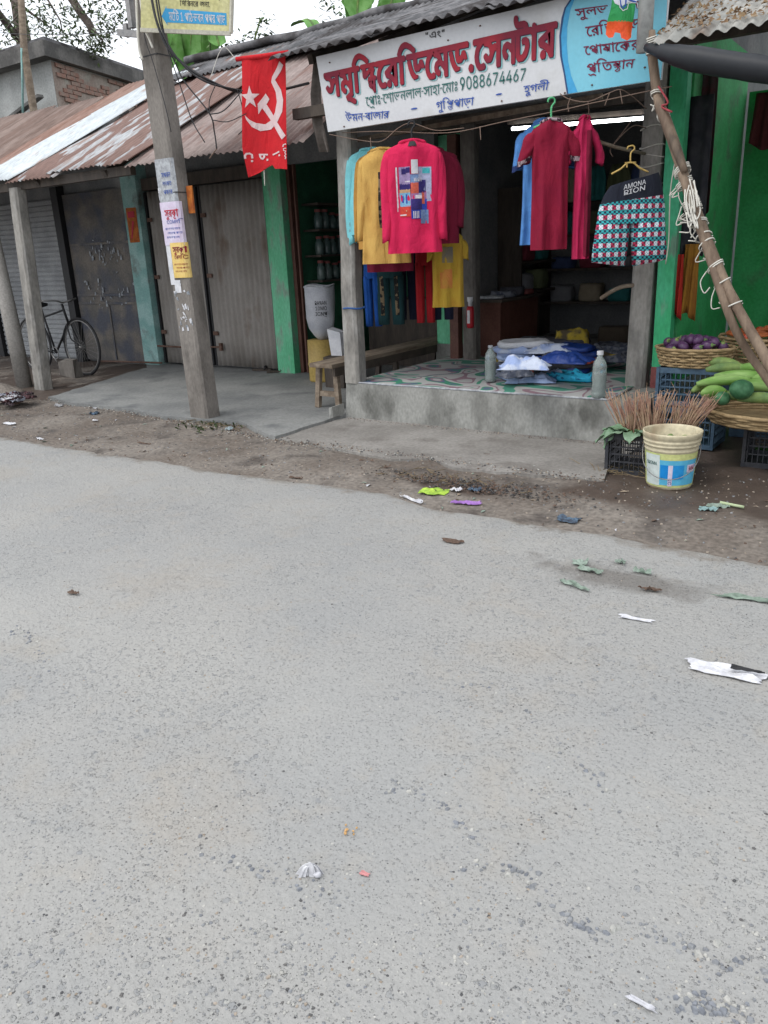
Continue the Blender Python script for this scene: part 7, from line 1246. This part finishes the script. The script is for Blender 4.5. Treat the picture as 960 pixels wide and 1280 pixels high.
mb = MB(); mb.smooth = True; q = onz(2, 500, .0); mb.blob((q.x - .1, q.y + .05, 0), (.42, .22, .17), 22, 12, .4, 2); stuff(tag(mb.build('rubbish_mound', 'verge'), 'dark mound of soil and rubbish at the foot of the left posts', 'heap')) 
def scatter(name, label, cat, n, fn, m, flatk=.5, rng=(.004, .012)):
    mb = MB()
    for i in range(n):
        x, y, z, k = fn(); r = u(*rng) * k; a = u(0, 6.28); vs = []
        for t in range(5): aa = a + t * 1.256 + u(-.3, .3); vs.append(V((x + r * math.cos(aa) * u(.6, 1.1), y + r * math.sin(aa) * u(.6, 1.1), z - r * .2)))
        top = [lerp(v_, V((x, y, 0)), u(.3, .5)) for v_ in vs]; top = [V((v_.x, v_.y, z + r * flatk * u(.6, 1))) for v_ in top]
        mb.add(vs + top, [(5, 6, 7, 8, 9)] + [(t, (t + 1) % 5, 5 + (t + 1) % 5, 5 + t) for t in range(5)]); mb.mi[-6:] = [random.randrange(len(m))] * 6
    return stuff(tag(mb.build(name, m, org=(0, 0, 0)), label, cat))
g1, g2, g3, g4 = mat('blue_grey_chip', (.18, .187, .20, 1), (.25, .255, .26, 1), 30), mat('pale_chip', (.33, .33, .31, 1), (.4, .39, .36, 1), 30), mat('dark_chip', (.08, .08, .082, 1), (.13, .125, .12, 1), 30), mat('tan_chip', (.28, .23, .18, 1), (.35, .3, .25, 1), 30)
def fr():
    while True:
        px, py = u(-30, 990), 640 + 680 * u(0, 1) ** .8; q = onz(px, py, .012)
        if q.y < edge(q.x) - .05 and noise.noise(V((q.x * 1.6, q.y * 1.6, 8))) + u(-.25, .35) > 0: return q.x, q.y, .012 + .01 * min(1, edge(q.x) - q.y) * noise.noise(V((q.x * .8, q.y * .8, 0))) + .003 * noise.noise(V((q.x * 5, q.y * 5, 3))), 1
scatter('stone_chips', 'loose stone chips bedded in the worn road surface', 'stones', 3600, fr, [g1, g2, g3, g4, g2, g2, g1], .22, (.002, .0065))
PATHS = [[onz(*p, .013) for p in ((560, 1085), (640, 1085), (690, 1120), (730, 1160), (765, 1165))], [onz(*p, .013) for p in ((790, 1150), (850, 1190), (905, 1200), (960, 1215))], [onz(*p, .013) for p in ((850, 1245), (900, 1265), (930, 1262))], [onz(*p, .013) for p in ((580, 855), (640, 860), (700, 935), (760, 985))], [onz(*p, .013) for p in ((480, 985), (540, 990), (600, 1060))], [onz(*p, .013) for p in ((20, 785), (40, 800), (70, 840))], [onz(*p, .013) for p in ((240, 1060), (330, 1090), (420, 1120))]]
def fc_():
    P_ = random.choice(PATHS); k = random.randrange(len(P_) - 1); q = lerp(P_[k], P_[k + 1], u(0, 1)); return q.x + random.gauss(0, .022), q.y + random.gauss(0, .016), .013 + .01 * noise.noise(V((q.x * .8, q.y * .8, 0))), u(.5, 1.5)
scatter('exposed_aggregate', 'clusters of bare blue grey stones where the road surface has worn away', 'stones', 380, fc_, [g1, g2, mat('slate_chip', (.16, .17, .19, 1), (.21, .22, .24, 1), 30), g1], .30, (.004, .010))
def fv():
    x = u(-10, 0); y = edge(x) + u(-.12, 1.5) ** 1; return x, y, vergez(x, y), 1
scatter('verge_pebbles', 'pebbles and crumbs strewn on the dirt verge', 'pebbles', 3600, fv, [g3, g3, g4, g4, g1, sbr], .5, (.003, .011))
def fd():
    c_ = onz(590, 608, .02); return c_.x + random.gauss(0, .34), c_.y + random.gauss(0, .07), vergez(c_.x, c_.y) + u(0, .012), u(.6, 1.4)
scatter('black_debris', 'dark burnt debris patch on the verge around the lime green packet', 'debris', 1100, fd, [scrapm('soot', (.05, .045, .042, 1)), scrapm('char', (.03, .028, .028, 1)), g3, sbr, sbr], .4, (.003, .011))
mb = MB()
for i in range(170):
    x = u(-10, .2); y = edge(x) + u(-.1, 1.0); a = u(0, 6.28); l = u(.008, .032); q = V((x, y, vergez(x, y) + .004)); d = V((math.cos(a), math.sin(a), 0)) * l; e = V((-d.y, d.x, 0)) * u(.2, .6); mb.add([q - d, q - e + V((0, 0, .004)), q + d, q + e + V((0, 0, u(.002, .015)))], [(0, 1, 2, 3)]); mb.mi[-1] = random.randrange(5)
stuff(tag(mb.build('verge_litter', [sbr, sw, scrapm('tan_litter', (.30, .24, .18, 1)), slf, sbr], org=(0, 0, 0)), 'tiny leaf and paper bits strewn along the dirt verge', 'litter'))
mb = MB()
for c0_, sx_, sy_, n_ in ((onz(782, 592, .02), .14, .05, 70), (onz(560, 600, .02), .3, .08, 60), (onz(262, 532, .02), .3, .05, 90)):
    for i in range(n_): p_ = c0_ + V((random.gauss(0, sx_), random.gauss(0, sy_), u(.0, .02))); a = u(0, 3.14); l = u(.04, .12); mb.tube([p_, p_ + V((math.cos(a), math.sin(a), u(-.05, .2))) * l], .0022, 3); 
stuff(tag(mb.build('straw', mat('straw', (.22, .17, .10, 1), (.16, .12, .07, 1), 9), org=(0, 0, 0)), 'loose straw and twigs on the verge', 'straw'))
mb = MB()
for i in range(46): p_ = onz(262 + random.gauss(0, 22), 534 + random.gauss(0, 3), .02); leafmesh(mb, p_, (u(-1, 1), u(-1, 0), u(.3, 1.4)), (0, 1, 0), u(.03, .06), .006, .2, 3)
stuff(tag(mb.build('weeds', mat('weed_green', (.09, .14, .06, 1), (.14, .18, .09, 1), 9), org=(0, 0, 0)), 'small weeds around the foot of the concrete pole', 'weeds'))
def fj():
    t = u(0, 1); e = onz(342, 548, .04).lerp(onz(752, 598, .04), t) if u(0, 1) < .5 else onz(62, 496, .05).lerp(onz(342, 546, .05), t)
    return e.x + random.gauss(0, .05), e.y + random.gauss(-.02, .05), .03 + u(0, .012), 1
scatter('joint_grit', 'grit and crumbled cement gathered along the pavement edges', 'grit', 1500, fj, [g3, g4, g2, sbr], .5, (.003, .011))
def fp():
    return (*lerp((-4.4, 5.70, .04), (-1.8, 5.70, .04), u(0, 1))[:2], .036, 1)
scatter('plinth_grit', 'dirt and grit gathered at the foot of the cement plinth', 'grit', 350, lambda: (lambda p: (p[0], p[1] + random.gauss(0, .025), p[2], 1))(fp()), [g3, g4, sbr], .5, (.003, .009))
HGS = thing('hanging_stock', 'row of dim garments hanging at the back of the clothes shop', 'clothes', (-3, 9.4, 2.2))
for k in range(9):
    x = -4.0 + k * .26; mb = MB(); mb.smooth = True; wd_ = u(.1, .17); L_ = u(.35, .6)
    mb.grid(lambda a, t: V((x + wd_ * (a - .5) * 2 * (.6 + .4 * min(1, t * 4)), 9.42 - .03 * math.sin(a * 11 + k), 2.3 - L_ * t)), 12, 6, th=V((0, .02, 0))); mb.build('garment', stk[(k * 5) % 6], HGS)
# ------------------------------------------------------------------ vegetation behind
random.seed(3)
def foliage(centers, n, ls, lw=.35):
    mb = MB()
    for i in range(n):
        c_, rr = random.choice(centers); q = V(c_) + V((random.gauss(0, rr), random.gauss(0, rr), random.gauss(0, rr * .8))); l = u(*ls); a = u(0, 6.28); d = V((math.cos(a), math.sin(a), u(-.9, .2))).normalized(); s_ = d.cross(V((u(-.3, .3), u(-.3, .3), 1))).normalized()
        w_ = l * lw; mb.add([q, q + d * l * .35 + s_ * w_ * .5, q + d * l, q + d * l * .35 - s_ * w_ * .5], [(0, 1, 2, 3)]); mb.mi[-1] = i % 3
    return mb
lf2 = mat('leaf_green_light', (.13, .19, .08, 1), (.17, .24, .11, 1), 4, .6, .1, 60); lf3 = mat('leaf_green_pale', (.24, .28, .19, 1), None, 4, .6, 0)
TR = thing('tree', 'leafy tree with thin drooping branches against the white sky at top left', 'tree', (-19, 13, 0))
A_ = lambda px, py: ony(px, py, 10.5)
mb = MB(); mb.tube([(-19, 13, 0), (-18.8, 12.8, 3), (-18, 12.2, 6), (-17.4, 11.8, 8)], [.28, .24, .18, .10], 10); mb.build('trunk', 'bark', TR, smooth=True)
for pts, rr in (([(-17.4, 11.8, 8), A_(60, -60), A_(84, -10), A_(100, 15), A_(113, 33), A_(116, 44)], [.1, .09, .08, .075, .07, .06]), ([A_(84, -12), A_(130, -20), A_(150, 5)], [.05, .035, .015]), ([(-18, 12.2, 6.2), A_(-60, -60), A_(-10, -20), A_(30, 10), A_(60, 32)], [.09, .06, .045, .03, .012]), ([A_(113, 33), A_(128, 50), A_(126, 62)], [.03, .02, .01]), ([A_(30, 10), A_(20, 22), A_(4, 40)], [.02, .015, .008]), ([A_(60, 0), A_(75, 25), A_(80, 48)], [.02, .015, .008])):
    mb = MB(); mb.tube(pts, rr, 7); mb.build('branch', 'bark', TR, smooth=True)
cs = [(A_(px, py), rr) for px, py, rr in ((10, 18, .38), (40, 5, .35), (65, 15, .32), (75, 35, .28), (62, 38, .22), (88, 45, .18), (100, 10, .22), (120, 25, .25), (135, 40, .16), (125, 55, .14), (145, 15, .18), (5, 45, .2), (30, 30, .25), (-10, 0, .5), (55, -15, .5), (110, -20, .5), (0, 65, .12), (118, 60, .10), (90, 0, .3))]
stuff(foliage(cs, 2600, (.07, .15)).build('crown', ['leaf', lf2, lf3], TR))
def banana(label, base, leaves):
    t = thing('banana_plant', label, 'plant', base)
    mb = MB(); b = V(base); mb.tube([b, b + V((.03, 0, 1.6)), b + V((0, .05, 3.3))], [.13, .11, .08], 10); mb.build('stem', 'ygm' if 0 else ygm, t, smooth=True)
    for pts, w_ in leaves:
        mb = MB(); mb.smooth = True; sp = bez(pts, 4); side = V((.82, .57, 0)); n = len(sp) - 1
        mb.grid(lambda a, b_: (lambda p, k: p + side * (a - .5) * 2 * w_ * k + V((.57, -.82, -.3)) * abs(a - .5) * w_ * .5)(sp[int(round(b_ * n))], min(1, 3.5 * (1 - b_) + .05) * min(1, b_ * 5 + .25) * (1 + .06 * math.sin(b_ * 30 + a * 5))), 6, n, th=V((.002, .002, .001))); l_ = mb.build('leaf_blade', 'banana', t)
        mb = MB(); mb.tube(sp, .015, 5); mb.build('midrib', ygm, t, smooth=True)
Bp = lambda px, py, y=9.2: ony(px, py, y)
banana('banana plant with broad drooping green leaves just right of the concrete pole', (-9.7, 9.6, 0), [([(-9.7, 9.6, 3.3), Bp(245, 10), Bp(238, 55), Bp(232, 80)], .26), ([(-9.7, 9.6, 3.3), Bp(215, 20), Bp(212, 60), Bp(215, 85)], .2), ([(-9.7, 9.6, 3.3), Bp(262, 25), Bp(272, 50), Bp(274, 58)], .12)])
banana('banana plant whose broad leaf tips show above the mossy roof left of centre', (-6.9, 10.4, 0), [([Bp(446, 60), Bp(448, -35), Bp(449, -10), Bp(447, 5), Bp(446, 32)], .20), ([Bp(470, 60), Bp(490, 0), Bp(486, 10), Bp(478, 26)], .16), ([Bp(400, 50), Bp(388, 26), Bp(376, 27), Bp(364, 32)], .09)])
PA = thing('papaya_plant', 'small papaya plant with jagged leaves showing above the roof beside the red flag', 'plant', (-8.2, 9.6, 0))
mb = MB(); mb.tube([(-8.2, 9.6, 0), Bp(322, 60, 9.6)], [.07, .04], 8); mb.build('stem', 'bark', PA, smooth=True)
stuff(foliage([(Bp(px, py, 9.4), rr) for px, py, rr in ((305, 48, .10), (312, 40, .10), (325, 45, .10), (328, 25, .09), (333, 48, .05), (300, 58, .12), (290, 62, .1), (420, 10, .14), (425, 25, .1), (412, 0, .16))], 420, (.06, .14)).build('crown', ['leaf', lf2, 'leaf'], PA))
mb = MB(); mb.tube([Bp(315, 60), Bp(325, 25), Bp(330, 22)], .012, 5); mb.build('leaf_stalk', ygm, PA, smooth=True)
TB = thing('far_trees', 'distant line of leafy trees behind the shops', 'trees', (-6, 16, 0))
mb = MB(); mb.tube([(-3, 16, 0), (-3, 16, 3.4)], .15, 8); mb.build('trunk', 'bark', TB)
stuff(foliage([((x, 16 + u(-1, 1), 3.0 + u(-.6, .5)), .6) for x in [-6 + i * .6 for i in range(12)]], 2200, (.10, .22), .5).build('crown', ['leaf', lf2, 'leaf'], TB))
